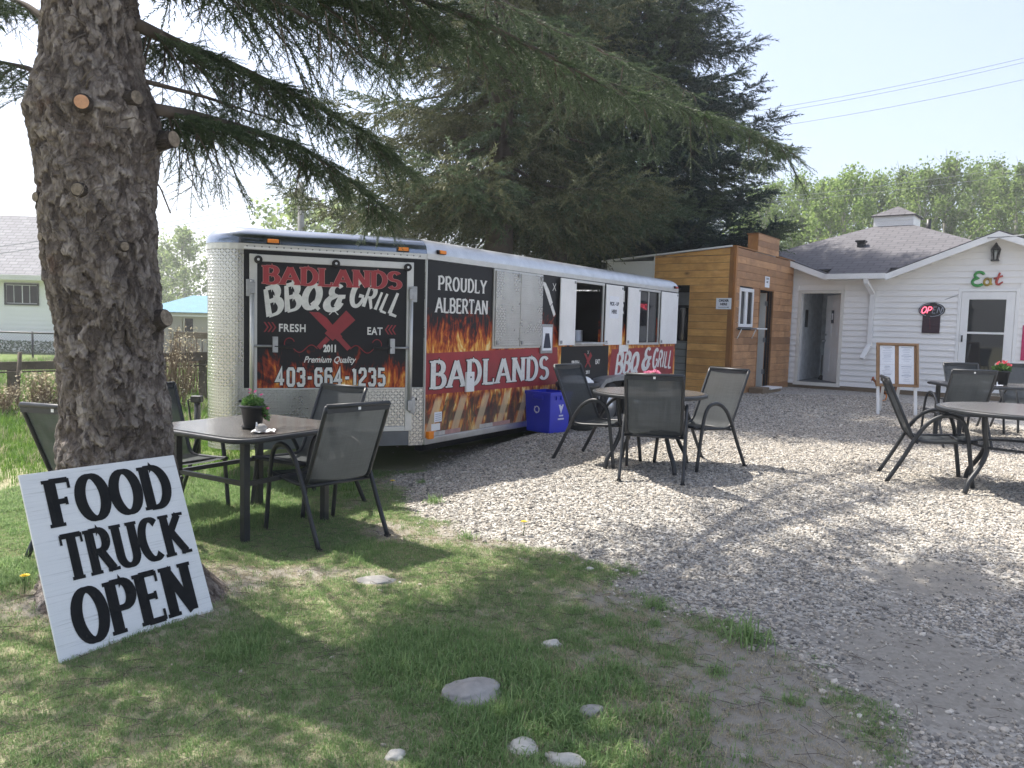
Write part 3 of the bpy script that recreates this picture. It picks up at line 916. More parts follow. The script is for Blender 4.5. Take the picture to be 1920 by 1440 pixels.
def fan_on(P, r, dens, lat, droop, step, ts):
    """flat fans of laterals left and right of a limb, dressed with needle sprays"""
    P = np.asarray(P); seg = np.linalg.norm(np.diff(P, axis=0), axis=1); cum = np.concatenate([[0], np.cumsum(seg)]); L = cum[-1]
    pos, dr, sc = [], [], []
    nb = max(6, int(L * dens * 2))
    for k in range(nb):
        f0 = .10 + .90 * (k + r.random()) / nb
        s = L * f0
        i = max(0, min(int(np.searchsorted(cum, s)) - 1, len(seg) - 1)); f = (s - cum[i]) / seg[i]
        p = P[i] * (1 - f) + P[i + 1] * f
        t = (P[i + 1] - P[i]) / seg[i]
        side = np.array((t[1], -t[0], 0)); side /= (np.linalg.norm(side) + 1e-9)
        sg = 1 if k % 2 else -1
        an = r.uniform(.5, 1.1)
        d = t * math.cos(an) + side * sg * math.sin(an) + np.array((0, 0, r.uniform(-.35, .18) * (droop + .3)))
        ll = lat * r.uniform(.55, 1.15) * (1.05 - .75 * f0) + .12
        m_ = max(2, int(ll / step))
        q = p.copy()
        for j in range(m_):
            d = d + np.array((r.gauss(0, .06), r.gauss(0, .06), -.13 * droop)); d /= np.linalg.norm(d)
            q = q + d * ll / m_
            a2 = r.uniform(.2, .8) * (1 if j % 2 else -1)
            pos.append(q); dr.append(d * math.cos(a2) + np.array((d[1], -d[0], 0)) * math.sin(a2) + np.array((0, 0, r.uniform(-.45 * droop - .1, .15)))); sc.append(ts * r.uniform(.7, 1.2))
    return np.array(pos), np.array(dr), np.array(sc)

# --- near spruce: bark trunk, cut stubs, limbs, hanging boughs
SX, SY = -2.08, 4.05
spruce = empty('spruce_tree', Matrix.Translation((SX, SY, 0)), 'old spruce with thick scarred trunk the painted board leans on', 'tree')
def trunk_r(z):
    r = np.interp(z, [-.2, 0, .12, .3, .55, .9, 1.3, 1.7, 2.05, 2.35, 2.5, 2.75, 3.1, 4, 6, 9, 12], [.49, .42, .36, .312, .288, .270, .254, .272, .277, .302, .320, .243, .215, .20, .17, .10, .03])
    return r
TA = []
na, zs = 290, np.concatenate([np.arange(-.2, 3.7, .010), np.arange(3.75, 12, .1)])
TV = []
for z in zs:
    r0 = float(trunk_r(z)); lx = -.034 * z + .02 * math.sin(z * 2.1)
    for k in range(na):
        a = 2 * math.pi * k / na
        c, s_ = math.cos(a), math.sin(a)
        fl = max(0, 1 - max(z, -.1) / .55) ** 2
        rr = r0 * (1 + .28 * fl * (.5 + .5 * math.cos(a * 4 + .8)) + .34 * fl * max(0, math.cos(a + .30)) ** 3)
        if z < 3.7:
            p = Vector((c * r0 * 1.0, s_ * r0, z))
            w = p + Vector((mnoise.noise(p * 6), mnoise.noise(p * 6 + Vector((9, 0, 0))), mnoise.noise(p * 6 + Vector((0, 9, 0))))) * .06
            w = w + Vector((mnoise.noise(p * 21), mnoise.noise(p * 21 + Vector((5, 0, 0))), mnoise.noise(p * 21 + Vector((0, 5, 0))))) * .028
            q = Vector((w.x * 31, w.y * 31, w.z * 14))
            (vd, vp) = mnoise.voronoi(q)
            c0_ = vp[0]; hsh = math.sin(c0_.x * 12.9898 + c0_.y * 78.233 + c0_.z * 37.719) * 43758.5453; hsh -= math.floor(hsh)
            dl_ = q - c0_                       # each flake tilts its own way, lower edge lifted
            rr += .007 * (hsh - .5) + .006 * (-dl_.z) + .004 * math.sin(hsh * 40) * (dl_.x + dl_.y) - .007 * max(0, 1 - (vd[1] - vd[0]) * 7) - .014 * max(0, 1 - abs(mnoise.noise(Vector((w.x * 10, w.y * 10, w.z * 2.6)))) * 9) + .024 * mnoise.noise(p * 3.1) + .010 * mnoise.noise(p * 13) + .004 * mnoise.noise(p * 45)
            flk = hsh * .75 + .25 * min(1, max(0, .5 - dl_.z))
        else: flk = .5
        TA.append(flk)
        TV.append((lx + c * rr, s_ * rr, z))
TV = np.array(TV); nz_ = len(zs)
ii = np.arange(nz_ * na).reshape(nz_, na); jj = np.roll(ii, -1, 1)
TF = np.stack([ii[:-1], jj[:-1], jj[1:], ii[1:]], -1).reshape(-1, 4)
tme = arrays_mesh('trunk', TV, TF, M['bark'], True)
fa = tme.attributes.new('flake', 'FLOAT', 'POINT'); fa.data.foreach_set('value', np.array(TA, np.float32))
link(bpy.data.objects.new('trunk', tme), spruce)
def trunk_pt(px_, py_):              # where the sight line meets the trunk (local to the tree)
    d = ray(px_, py_); d = d / d.y
    for Y in np.arange(3.3, 4.4, .005):
        p = EYE + d * Y
        lx = -.034 * p.z + .02 * math.sin(p.z * 2.1)
        if math.hypot(p.x - SX - lx, p.y - SY) < float(trunk_r(p.z)) + .005:
            return Vector((p.x - SX, p.y - SY, p.z)), Vector((p.x - SX - lx, p.y - SY, 0)).normalized()
    p = EYE + d * SY
    return Vector((p.x - SX, p.y - SY, p.z)), Vector((1 if px_ > 180 else -1, -.1, 0)).normalized()
def stub(px_, py_, r_, ln, mat, tilt=0.0, lb=None, side=None):
    p, n_ = trunk_pt(px_, py_)
    if side: n_ = Vector(side).normalized()
    n_ = (n_ + Vector((0, 0, tilt))).normalized()
    b = MB()
    prof = [(r_ * 1.5, -.08), (r_ * 1.28, 0), (r_ * 1.1, ln * .5), (r_ * 1.02, ln)]
    Mx = Matrix.Translation(p) @ n_.to_track_quat('Z', 'Y').to_matrix().to_4x4()
    b.lathe(prof, 18, cap0=False, cap1=True)
    st = b.build('branch_stub', M['bark'], spruce, Mx)
    MB().lathe([(r_ * .96, ln + .003), (r_ * .6, ln + .006), (.001, ln + .004)], 18, cap0=False, cap1=False).build('cut_face', mat, st)
    if lb: tag(st, lb)
stub(154, 192, .034, .012, M['cut_fresh'], 0, 'freshly sawn orange branch stub')
stub(247, 186, .034, .04, M['cut_old'], .1)
stub(300, 264, .042, .09, M['cut_old'], 0, None, (1, -.35, .05))
stub(148, 356, .030, .02, M['cut_old'])
stub(72, 370, .024, .015, M['cut_old'], 0, None, (-.4, -.9, 0))
stub(80, 444, .020, .012, M['cut_old'], 0, None, (-.4, -.9, 0))
stub(232, 462, .022, .012, M['cut_old'])
stub(296, 600, .045, .055, M['cut_old'], .1, None, (1, -.3, .15))
tw = MB()
rt = random.Random(5)
for (px_, py_) in [(150, 150), (200, 235), (230, 260), (190, 300), (215, 300), (160, 165), (250, 250), (265, 330), (270, 290), (262, 360), (275, 310), (230, 225), (245, 240), (160, 60), (165, 50)]:
    p, n_ = trunk_pt(px_, py_)
    d = (n_ * .6 + Vector((rt.uniform(-.7, .9), rt.uniform(-.4, .2), rt.uniform(-.7, .2)))).normalized()
    q = p + d * rt.uniform(.06, .12); e = q + (d + Vector((rt.uniform(-.4, .4), 0, rt.uniform(-.7, .1)))) * rt.uniform(.05, .10)
    MB().tube([p - n_ * .02, q, e], [.004, .003, .0012], 5).build('dead_twig', M['twig'], spruce)

limbs_wood, boughs_wood = MB(), MB()
chunks = []
rl = random.Random(21)
def loc(px_, py_, Y):
    p = at(px_, py_, Y); return (p.x - SX, p.y - SY, p.z)
VIS = [  # visible limbs: list of (px, py, distance), radius, branchlet density, lo, hi
    ([(255, 45, 4.05), (330, 80, 4.4), (450, 128, 4.8), (600, 200, 5.3), (700, 262, 5.7), (770, 320, 6.0)], .034, 36, .15, .5, 1.25),
    ([(290, 205, 4.05), (360, 215, 4.3), (450, 238, 4.6), (560, 272, 5.0), (640, 325, 5.3), (720, 392, 5.7)], .034, 36, .14, .42, 1.25),
    ([(255, 148, 4.05), (380, 180, 4.4), (470, 210, 4.8), (560, 240, 5.2)], .014, 9, .1, .3, .9),
    ([(250, -60, 4.05), (420, -40, 4.7), (640, 0, 5.6), (840, 66, 6.6), (960, 96, 7.1), (1120, 150, 7.6), (1250, 190, 8.0), (1380, 232, 8.3), (1478, 280, 8.5)], .055, 15, .25, .75, 1.9),
    ([(240, -160, 4.05), (400, -110, 4.6), (640, -60, 5.3), (900, 40, 6.1), (1080, 130, 6.6), (1200, 200, 6.9)], .05, 9, .2, .55, 1.7),
    ([(240, -90, 4.0), (380, -60, 4.2), (520, 0, 4.5), (620, 60, 4.9), (700, 120, 5.2)], .03, 12, .15, .45, 1.2),
    ([(240, -200, 4.0), (420, -170, 4.4), (620, -90, 4.9), (760, 0, 5.4), (830, 90, 5.8)], .035, 13, .15, .5, 1.3),
    ([(95, 185, 4.0), (60, 130, 4.05), (20, 120, 4.1), (-120, 90, 4.3)], .022, 40, .12, .32, .8),
    ([(90, 40, 4.0), (50, 10, 4.1), (0, -10, 4.2), (-120, -20, 4.4)], .022, 36, .12, .3, .8),
    ([(260, 300, 4.05), (300, 350, 4.1), (320, 400, 4.15)], .006, 0, 0, 0, 0),
    ([(255, -120, 4.1), (560, -150, 6.0), (820, -60, 7.6), (1010, 40, 8.6), (1180, 120, 9.3), (1300, 175, 9.6)], .05, 7, .2, .55, 2.0),
]
for pts_, r0, dens, lo, hi, ts in VIS:
    P = np.array([loc(*q) for q in pts_])
    # smooth the polyline
    tt = np.linspace(0, len(P) - 1, len(P) * 5)
    Pi = np.stack([np.interp(tt, np.arange(len(P)), P[:, k]) for k in range(3)], -1)
    Pi[1:-1] = (Pi[:-2] + Pi[1:-1] * 2 + Pi[2:]) / 4
    limbs_wood.tube([Vector(q) for q in Pi], [max(.004, r0 * (1 - .92 * i / (len(Pi) - 1))) for i in range(len(Pi))], 7)
    if dens:
        a, b, c = foliage_on(Pi, dens * 1.25, lo, hi, rl, .04, .65, .026 * ts, ts=ts, wood=boughs_wood, clump=.6)
        a2, b2, c2 = foliage_on(Pi, dens * 3.0, .08, .22, rl, .02, .35, .05, ts=ts, clump=.3)
        a, b, c = np.concatenate([a, a2]), np.concatenate([b, b2]), np.concatenate([c, c2])
        chunks.append(expand(a, b, c, *TWIG_FINE, roll=RNG.uniform(0, 6.28, len(a))))
# bare hanging dead twigs under the limbs
for (a, b) in [((335, 255), (330, 400)), ((345, 260), (375, 380)), ((300, 240), (310, 330)), ((390, 265), (430, 335)), ((610, 20), (615, 165)), ((640, 30), (650, 120)), ((520, 40), (545, 140)), ((600, 60), (590, 130)), ((365, 250), (345, 345)), ((665, 30), (680, 110))]:
    p, q = Vector(loc(*a, 4.5)), Vector(loc(*b, 4.55))
    mid = (p + q) / 2 + Vector((rl.uniform(-.03, .03), 0, 0))
    boughs_wood.tube([p, mid, q], [.004, .003, .001], 4)
    for k in range(5):
        f = .3 + .13 * k; s = p.lerp(q, f)
        boughs_wood.tube([s, s + Vector((rl.choice((-1, 1)) * rl.uniform(.04, .1), 0, rl.uniform(-.09, -.02)))], [.002, .0008], 4)
# unseen upper crown: limbs added and trimmed to shade lawn and gravel edge
cpos, cdir, cscl = [], [], []
for k in range(70):
    z = 4.1 + 6.4 * (k / 50) if k < 50 else 4.7 + .12 * (k - 50)
    az = k * 2.399 + .4 if k < 50 else R(22 + (k - 50) * 37 % 52)
    Lm = (4.3 * (1 - (z - 3.6) / 8.2) + .5) * rl.uniform(.75, 1.08)
    if math.sin(az) < -.25: Lm *= .58
    if R(62) < az % 6.2832 < R(125): Lm *= .62
    p0 = np.array((-.034 * z, 0, z)); p1 = p0 + np.array((math.cos(az) * Lm, math.sin(az) * Lm, -.18 * Lm + .15))
    # keep the lowest ones out of the picture: the limbs in view are placed above
    w1 = p1 + np.array((SX, SY, 0))
    if w1[1] > 1 and (w1[2] - 1.5) / w1[1] < .56 and w1[0] / w1[1] > -.75: 
        p1[2] += (.60 * w1[1] + 1.5 - w1[2])
    P = limb_points(p0, p1, .12, 6)
    limbs_wood.tube([Vector(q) for q in P], [max(.005, .045 * (1 - .9 * i / 5)) for i in range(6)], 5)
    a, b, c = foliage_on(P, 13 if k < 50 else 22, .3, .85, rl, .2, .45, .16, ts=1.1)
    cpos.append(a); cdir.append(b); cscl.append(c)
a, b, c = np.concatenate(cpos), np.concatenate(cdir), np.concatenate(cscl)
chunks.append(expand(a, b, c, *TWIG_MID, roll=RNG.uniform(0, 6.28, len(a))))
limbs_wood.build('limb', M['bark_far'], spruce)
boughs_wood.build('twig', M['twig'], spruce, kind='stuff')
soup('crown', chunks, M['needle'], spruce)

def conifer(name, base, H, prof, nb, mat, label, seed, tr=.26, low=1.2, spray=TWIG_MID, dens=9, droop=.5, rise=.05, step=.11, ts=1.0, front=3.0, near=1.0, mats=None):
    r = random.Random(seed)
    root = empty(name, Matrix.Translation(base), label, 'tree', 'tall spruces behind the trailer')
    t = MB()
    t.tube([(0, 0, -.2), (.02, 0, H * .3), (-.03, .02, H * .65), (0, 0, H)], [tr * 1.15, tr * .85, tr * .45, .02], 14)
    t.build('trunk', M['bark_far'], root)
    wood = MB(); ch = [[], []]
    for k in range(nb):
        f = (k + r.random()) / nb
        z = low + (H - low - .1) * f
        az = k * 2.399 + r.uniform(-.3, .3)
        Lm = float(np.interp(z / H, [q[0] for q in prof], [q[1] for q in prof])) * r.uniform(.72, 1.12) * (near if math.sin(az) < -.2 else 1)
        p0 = np.array((0, 0, z)); p1 = p0 + np.array((math.cos(az) * Lm, math.sin(az) * Lm, Lm * (rise + r.uniform(-.10, .05)) - .18 * Lm))
        if (math.sin(az) < .35 or math.cos(az) > .25) and p1[2] < front: p1[2] = front + .25 * r.random(); p0[2] = max(p0[2], front)
        P = limb_points(p0, p1, .05 * Lm, 7)
        P[-1, 2] += .06 * Lm
        wood.tube([Vector(q) for q in P], [max(.006, .035 * (1 - .9 * i / 6)) for i in range(7)], 4, caps=False)
        a, b, c = fan_on(P, r, dens, .30 * Lm + .12, droop, step, ts)
        ch[1 if (mats and r.random() < .35) else 0].append((a, b, c))
    wood.build('limb', M['bark_far'], root)
    for q, mm in zip(ch, (mat, mats)):
        if not q: continue
        a, b, c = (np.concatenate([w[i] for w in q]) for i in range(3))
        soup('crown', [expand(a, b, c, *spray, roll=RNG.uniform(0, 6.28, len(a)))], mm, root)
    return root
conifer('spruce_tree', (-.32, 14.0, 0), 13.5, [(0, 3.1), (.18, 3.6), (.3, 3.5), (.5, 2.9), (.75, 1.6), (1, .15)], 165, M['needle_olive'], 'olive green spruce with bare lower trunk right behind the trailer', 41, .27, 2.4, dens=7.5, droop=.65, front=3.6, near=.72, mats=M['needle'])
conifer('spruce_tree', (3.15, 19.5, 0), 15.5, [(0, 3.0), (.12, 3.3), (.3, 3.3), (.5, 2.75), (.75, 1.6), (1, .12)], 225, M['needle_dark'], 'dark dense spruce behind the wooden shed', 43, .26, 1.6, dens=12, droop=.35, rise=.10, front=3.5, mats=M['needle'])
conifer('spruce_tree', (.9, 17.0, 0), 14.5, [(0, 2.4), (.2, 2.9), (.4, 2.7), (.7, 1.7), (1, .12)], 130, M['needle'], 'green spruce standing between the olive and the dark spruce', 47, .22, 2.4, dens=8.5, droop=.5, front=3.9, near=.8)

# ------------------------------------------------------------------ broadleaf trees
LEAFV = [(-.5, 0, 0), (0, .42, .05), (.55, 0, 0), (0, -.42, .05)]
LEAFF = [(0, 1, 2), (0, 2, 3)]
def broadleaf(name, base, H, W, nleaf, mat, label, seed, group, leaf=.17, low=.22, narrow=False):
    r = random.Random(seed); rn = np.random.default_rng(seed)
    root = empty(name, Matrix.Translation(base), label, 'tree', group)
    w = MB()
    w.tube([(0, 0, -.3), (r.uniform(-.1, .1), 0, H * .4), (r.uniform(-.2, .2), 0, H * .75), (0, 0, H * .97)], [H * .018, H * .013, H * .007, .01], 8)
    cen, rad = [], []
    nl = 26
    for k in range(nl):
        f = low + (1 - low) * (k + .5) / nl
        az = k * 2.399
        prof = math.sin(min(1, (f - low) / (1 - low) * .88 + .16) * math.pi) ** .7
        Lb = W * (.35 + .65 * r.random()) * prof
        p0 = Vector((0, 0, H * (f - .10 if narrow else f - .05)))
        p1 = Vector((math.cos(az) * Lb, math.sin(az) * Lb, H * f + (Lb * .7 if narrow else Lb * .25)))
        w.tube([p0, p0.lerp(p1, .5) + Vector((0, 0, -.05 * Lb)), p1], [H * .005, H * .003, .008], 5, caps=False)
        for q in (.45, .7, .95, 1.08):
            c = p0.lerp(p1, q); cen.append(c); rad.append(W * r.uniform(.07, .24))
            w.tube([p0.lerp(p1, q * .8), Vector(c) + Vector((r.uniform(-1, 1), r.uniform(-1, 1), r.uniform(0, 1.2))) * W * .22], [.02, .006], 4, caps=False)
    w.build('trunk', M['bark_pale'], root)
    cen, rad = np.array(cen), np.array(rad)
    i = rn.integers(0, len(cen), nleaf)
    g = rn.normal(0, 1, (nleaf, 3)); g /= np.linalg.norm(g, axis=1, keepdims=True)
    rr = rn.random(nleaf) ** .5
    P = cen[i] + g * (rad[i] * rr)[:, None] * np.array([1, 1, 1.25])
    d = rn.normal(0, 1, (nleaf, 3)); d[:, 2] -= .2
    soup('crown', [expand(P, d, leaf * rn.uniform(.6, 1.3, nleaf), LEAFV, LEAFF, rn.uniform(0, 6.28, nleaf))], mat, root)
    return root
tops = [(1440, 352), (1500, 332), (1545, 345), (1590, 328), (1640, 330), (1690, 322), (1735, 318), (1780, 302), (1830, 312), (1870, 305), (1915, 312), (1965, 300), (1400, 395)]
for k, (tx, ty) in enumerate(tops):
    Y = 46 + 3 * math.sin(k * 1.7)
    p = at(tx, ty, Y)
    pos = ['first poplar, leftmost of the row behind the white building', 'second poplar from the left in the row behind the building', 'third poplar from the left in the row behind the building', 'fourth poplar from the left, above the roof vent', 'poplar straight above the left side of the cupola', 'poplar straight above the right side of the cupola', 'poplar right of the cupola above the black pipe', 'tallest poplar of the row right of the cupola', 'poplar just right of the tallest one', 'poplar above the peak of the front gable', 'poplar at the right edge of the picture', 'poplar cut off by the right edge', 'low young poplar beside the dark spruce'][k]
    broadleaf('poplar_tree', (p.x, Y, -.2), p.z + .2, 3.3, 9500, M['poplar_leaf'], pos, 100 + k, 'poplars behind the white building', .16, .10, True)
for k, (tx, ty, Y, W, lb) in enumerate([(345, 437, 62, 4.2, 'round pale green tree between the trunk and the trailer'), (300, 470, 66, 3.6, 'low pale tree behind the spruce trunk'), (560, 372, 38, 3.6, 'thin spring tree above the left end of the trailer'), (650, 365, 40, 3.4, 'thin spring tree behind the utility pole, right of it')]):
    p = at(tx, ty, Y)
    broadleaf('deciduous_tree', (p.x, Y, -.2), p.z + .2, W, 5200 if k < 2 else 2600, M['far_leaf'], lb, 140 + k, 'far trees on the left', .22, .2)

# ------------------------------------------------------------------ lettering
def arc(cx, cy, rx, ry, a0, a1, n=14):
    return [(cx + rx * math.cos(R(a0 + (a1 - a0) * i / n)), cy + ry * math.sin(R(a0 + (a1 - a0) * i / n))) for i in range(n + 1)]
GL = {  # letter: width, strokes [(points, closed, serif ends)]
 'A': (.80, [([(.06, 0), (.40, 1)], 0, 's'), ([(.40, 1), (.74, 0)], 0, 'e'), ([(.16, .33), (.64, .33)], 0, '')]),
 'B': (.68, [([(.12, 0), (.12, 1)], 0, 'se'), ([(.12, 1), (.34, 1)] + arc(.34, .76, .22, .24, 90, -90) + [(.12, .52)], 0, ''), ([(.12, .52), (.36, .52)] + arc(.36, .26, .25, .26, 90, -90) + [(.12, 0)], 0, '')]),
 'C': (.70, [(arc(.38, .5, .31, .5, 50, 310, 24), 0, '')]),
 'D': (.72, [([(.12, 0), (.12, 1)], 0, 'se'), ([(.12, 1), (.28, 1)] + arc(.28, .5, .36, .5, 90, -90, 18) + [(.12, 0)], 0, '')]),
 'E': (.62, [([(.12, 0), (.12, 1)], 0, 'se'), ([(.12, 1), (.54, 1)], 0, 't'), ([(.12, .52), (.44, .52)], 0, 'm'), ([(.12, 0), (.56, 0)], 0, 'b')]),
 'F': (.60, [([(.12, 0), (.12, 1)], 0, 'se'), ([(.12, 1), (.54, 1)], 0, 't'), ([(.12, .52), (.42, .52)], 0, 'm')]),
 'G': (.74, [(arc(.38, .5, .31, .5, 50, 350, 24), 0, ''), ([(.42, .44), (.69, .44)], 0, '')]),
 'H': (.74, [([(.12, 0), (.12, 1)], 0, 'se'), ([(.62, 0), (.62, 1)], 0, 'se'), ([(.12, .5), (.62, .5)], 0, '')]),
 'I': (.26, [([(.13, 0), (.13, 1)], 0, 'se')]),
 'K': (.74, [([(.12, 0), (.12, 1)], 0, 'se'), ([(.12, .42), (.62, 1)], 0, 'e'), ([(.27, .58), (.66, 0)], 0, 'e')]),
 'L': (.60, [([(.12, 0), (.12, 1)], 0, 'se'), ([(.12, 0), (.55, 0)], 0, 'b')]),
 'N': (.76, [([(.12, 0), (.12, 1)], 0, 'se'), ([(.12, 1), (.64, 0)], 0, ''), ([(.64, 0), (.64, 1)], 0, 'e')]),
 'O': (.76, [(arc(.38, .5, .30, .5, 0, 360, 32)[:-1], 1, '')]),
 'P': (.66, [([(.12, 0), (.12, 1)], 0, 'se'), ([(.12, 1), (.34, 1)] + arc(.34, .73, .24, .27, 90, -90) + [(.12, .46)], 0, '')]),
 'Q': (.76, [(arc(.38, .5, .30, .5, 0, 360, 32)[:-1], 1, ''), ([(.42, .26), (.80, -.08)], 0, '')]),
 'R': (.72, [([(.12, 0), (.12, 1)], 0, 'se'), ([(.12, 1), (.34, 1)] + arc(.34, .75, .23, .25, 90, -90) + [(.12, .50)], 0, ''), ([(.34, .50), (.64, 0)], 0, 'e')]),
 'S': (.62, [(arc(.31, .75, .22, .25, 30, 250, 16) + arc(.31, .25, .24, .25, 70, -150, 16), 0, '')]),
 'T': (.66, [([(.33, 0), (.33, 1)], 0, 's'), ([(.04, 1), (.62, 1)], 0, 'w')]),
 'U': (.74, [([(.12, 1), (.12, .30)] + arc(.37, .28, .25, .28, 180, 360, 16) + [(.62, 1)], 0, 'se')]),
 'Y': (.72, [([(.05, 1), (.36, .48)], 0, 's'), ([(.67, 1), (.36, .48)], 0, 's'), ([(.36, .50), (.36, 0)], 0, 'e')]),
 '&': (.80, [([(.74, .50), (.56, .50), (.48, .22)] + arc(.32, .26, .25, .26, -20, -240, 14) + arc(.38, .76, .19, .22, 250, 30, 12), 0, '')]),
 '0': (.60, [([(.10, .12), (.10, .88), (.18, 1), (.42, 1), (.50, .88), (.50, .12), (.42, 0), (.18, 0)], 1, '')]),
 '1': (.40, [([(.24, 0), (.24, 1)], 0, 's'), ([(.24, .98), (.06, .88)], 0, '')]),
 '2': (.60, [([(.10, .72), (.10, .88), (.18, 1), (.42, 1), (.50, .88), (.50, .60), (.12, .22), (.10, 0), (.54, 0)], 0, '')]),
 '3': (.60, [([(.08, .80), (.12, 1), (.42, 1), (.50, .88), (.50, .62), (.40, .52), (.24, .52)], 0, ''), ([(.24, .52), (.40, .52), (.50, .42), (.50, .12), (.42, 0), (.14, 0), (.08, .18)], 0, '')]),
 '4': (.62, [([(.38, 0), (.38, 1), (.06, .30), (.58, .30)], 0, '')]),
 '5': (.60, [([(.52, 1), (.12, 1), (.12, .56), (.42, .58), (.50, .46), (.50, .12), (.42, 0), (.14, 0), (.09, .16)], 0, '')]),
 '6': (.60, [([(.50, .80), (.46, 1), (.18, 1), (.10, .88), (.10, .12), (.18, 0), (.42, 0), (.50, .12), (.50, .44), (.42, .56), (.10, .56)], 0, '')]),
 '-': (.40, [([(.05, .45), (.35, .45)], 0, '')]), ' ': (.34, [])}
def ribbon(pts, closed, hv, hh, taper=0.0, sx=1.0):
    """stroke with thick uprights (hv) and thinner flats (hh) -> left/right outline"""
    n = len(pts); L, Rr = [], []
    for i in range(n):
        if closed: a, c = pts[i - 1], pts[(i + 1) % n]
        else: a, c = pts[max(i - 1, 0)], pts[min(i + 1, n - 1)]
        def nrm(p, q):
            dx, dy = (q[0] - p[0]) * sx, q[1] - p[1]; l = math.hypot(dx, dy) or 1
            return (-dy / l, dx / l)
        n1 = nrm(a, pts[i]) if (closed or i > 0) else nrm(pts[i], c)
        n2 = nrm(pts[i], c) if (closed or i < n - 1) else n1
        mx, my = n1[0] + n2[0], n1[1] + n2[1]; l = math.hypot(mx, my) or 1
        mx, my = mx / l, my / l
        k = 1 / max(.45, mx * n1[0] + my * n1[1])
        hw = hh + (hv - hh) * abs(mx) ** 1.3
        if taper and not closed: hw *= 1 - taper * abs(i / (n - 1) - .35) * 1.3
        L.append((pts[i][0] * sx + mx * hw * k, pts[i][1] + my * hw * k)); Rr.append((pts[i][0] * sx - mx * hw * k, pts[i][1] - my * hw * k))
    return L, Rr
def glyphs(text, H, hv=.11, hh=.05, serif=0.0, sx=1.0, gap=.08, shear=0.0, taper=0.0, wob=None, grow_=0.0, st=.07):
    """-> list per letter of [(quad polys)], advance ; units: metres, x right, z up"""
    out, x = [], 0.0
    for ci, ch in enumerate(text):
        w, strokes = GL[ch]
        polys = []
        rot, dy, k = (wob[ci] if wob else (0, 0, 1))
        for pts, closed, ends in strokes:
            L, Q = ribbon(pts, closed, hv + grow_, hh + grow_, taper, sx)
            quads = []
            m_ = len(L)
            for i in range(m_ if closed else m_ - 1):
                j = (i + 1) % m_
                quads.append([L[i], L[j], Q[j], Q[i]])
            polys.append(quads)
            if serif:
                def slab(p):
                    cx, cy = p[0] * sx, p[1]
                    z0, z1 = (cy - (st * .5 if cy < .5 else st * .5) - grow_, cy + st * .5 + grow_)
                    polys.append([[(cx - hv - serif - grow_, z0), (cx + hv + serif + grow_, z0), (cx + hv + serif + grow_, z1), (cx - hv - serif - grow_, z1)]])
                if 's' in ends: slab(pts[0])
                if 'e' in ends: slab(pts[-1])
                def bar(p, up, dn):
                    cx, cy = p[0] * sx, p[1]
                    polys.append([[(cx - .035 - grow_, cy - dn - grow_), (cx + .035 + grow_, cy - dn - grow_), (cx + .035 + grow_, cy + up + grow_), (cx - .035 - grow_, cy + up + grow_)]])
                if 't' in ends: bar(pts[-1], .03, .20)
                if 'b' in ends: bar(pts[-1], .20, .03)
                if 'm' in ends: bar(pts[-1], .09, .09)
                if 'w' in ends: bar(pts[0], .03, .20); bar(pts[-1], .03, .20)
        def tf(p):
            u, v = p[0] + shear * p[1], p[1]
            c, s_ = math.cos(rot), math.sin(rot); mx = w * sx / 2
            u2, v2 = (u - mx) * k, (v - .5) * k
            return ((x + mx + u2 * c - v2 * s_) * H, (.5 + dy + u2 * s_ + v2 * c) * H)
        out.append([[[tf(p) for p in q] for q in st_] for st_ in polys])
        x += (w * sx + gap)
    return out, (x - gap) * H
def letter_mb(letter, y, th=.0012):
    b = MB(); k = 0
    for st_ in letter:
        k += 1
        for q in st_:
            vs = [(p[0], y - th - .00035 * k, p[1]) for p in q]
            a = sum(vs[i][0] * vs[(i + 1) % 4][2] - vs[(i + 1) % 4][0] * vs[i][2] for i in range(len(vs)))
            f = (0, 1, 2, 3)
            b.add(vs, [f if a > 0 else f[::-1]])
    return b
def write(text, H, x, z, y, mat, parent, mat4, width=None, shadow=None, name='letter', **kw):
    """letters as thin paint film in the plane x,z of the frame mat4"""
    g, adv = glyphs(text, H, **kw)
    f = (width / adv) if width else 1.0
    for k, (ch, lt) in enumerate(zip(text, g)):
        if not lt: continue
        if shadow:
            kw2 = dict(kw); kw2['grow_'] = kw.get('grow_', 0) + shadow[0]
            lt2 = glyphs(text, H, **kw2)[0][k]
            letter_mb([[[(x + p[0] * f, z + p[1]) for p in q] for q in s] for s in lt2], y).build('letter_outline', shadow[1], parent, mat4)
        letter_mb([[[(x + p[0] * f, z + p[1]) for p in q] for q in s] for s in lt], y - (.004 if shadow else 0)).build(name, mat, parent, mat4)
def plain(text, size, x, z, y, mat, parent, mat4, shear=0, bold=0, spacing=1.0, sx=1.0, name='lettering', align='LEFT'):
    cu = bpy.data.curves.new('tmp', 'FONT'); cu.body = text; cu.size = size; cu.shear = shear; cu.offset = bold; cu.space_character = spacing; cu.align_x = align
    cu.resolution_u = 3
    ob = bpy.data.objects.new('tmp', cu); COL.objects.link(ob)
    bpy.context.view_layer.update()
    me = bpy.data.meshes.new_from_object(ob.evaluated_get(bpy.context.evaluated_depsgraph_get()))
    bpy.data.objects.remove(ob); bpy.data.curves.remove(cu)
    for v in me.vertices: v.co = Vector((x + v.co.x * sx, y, z + v.co.y))
    me.materials.clear(); me.materials.append(mat); me.update()
    o = bpy.data.objects.new(name, me)
    return link(o, parent, mat4)

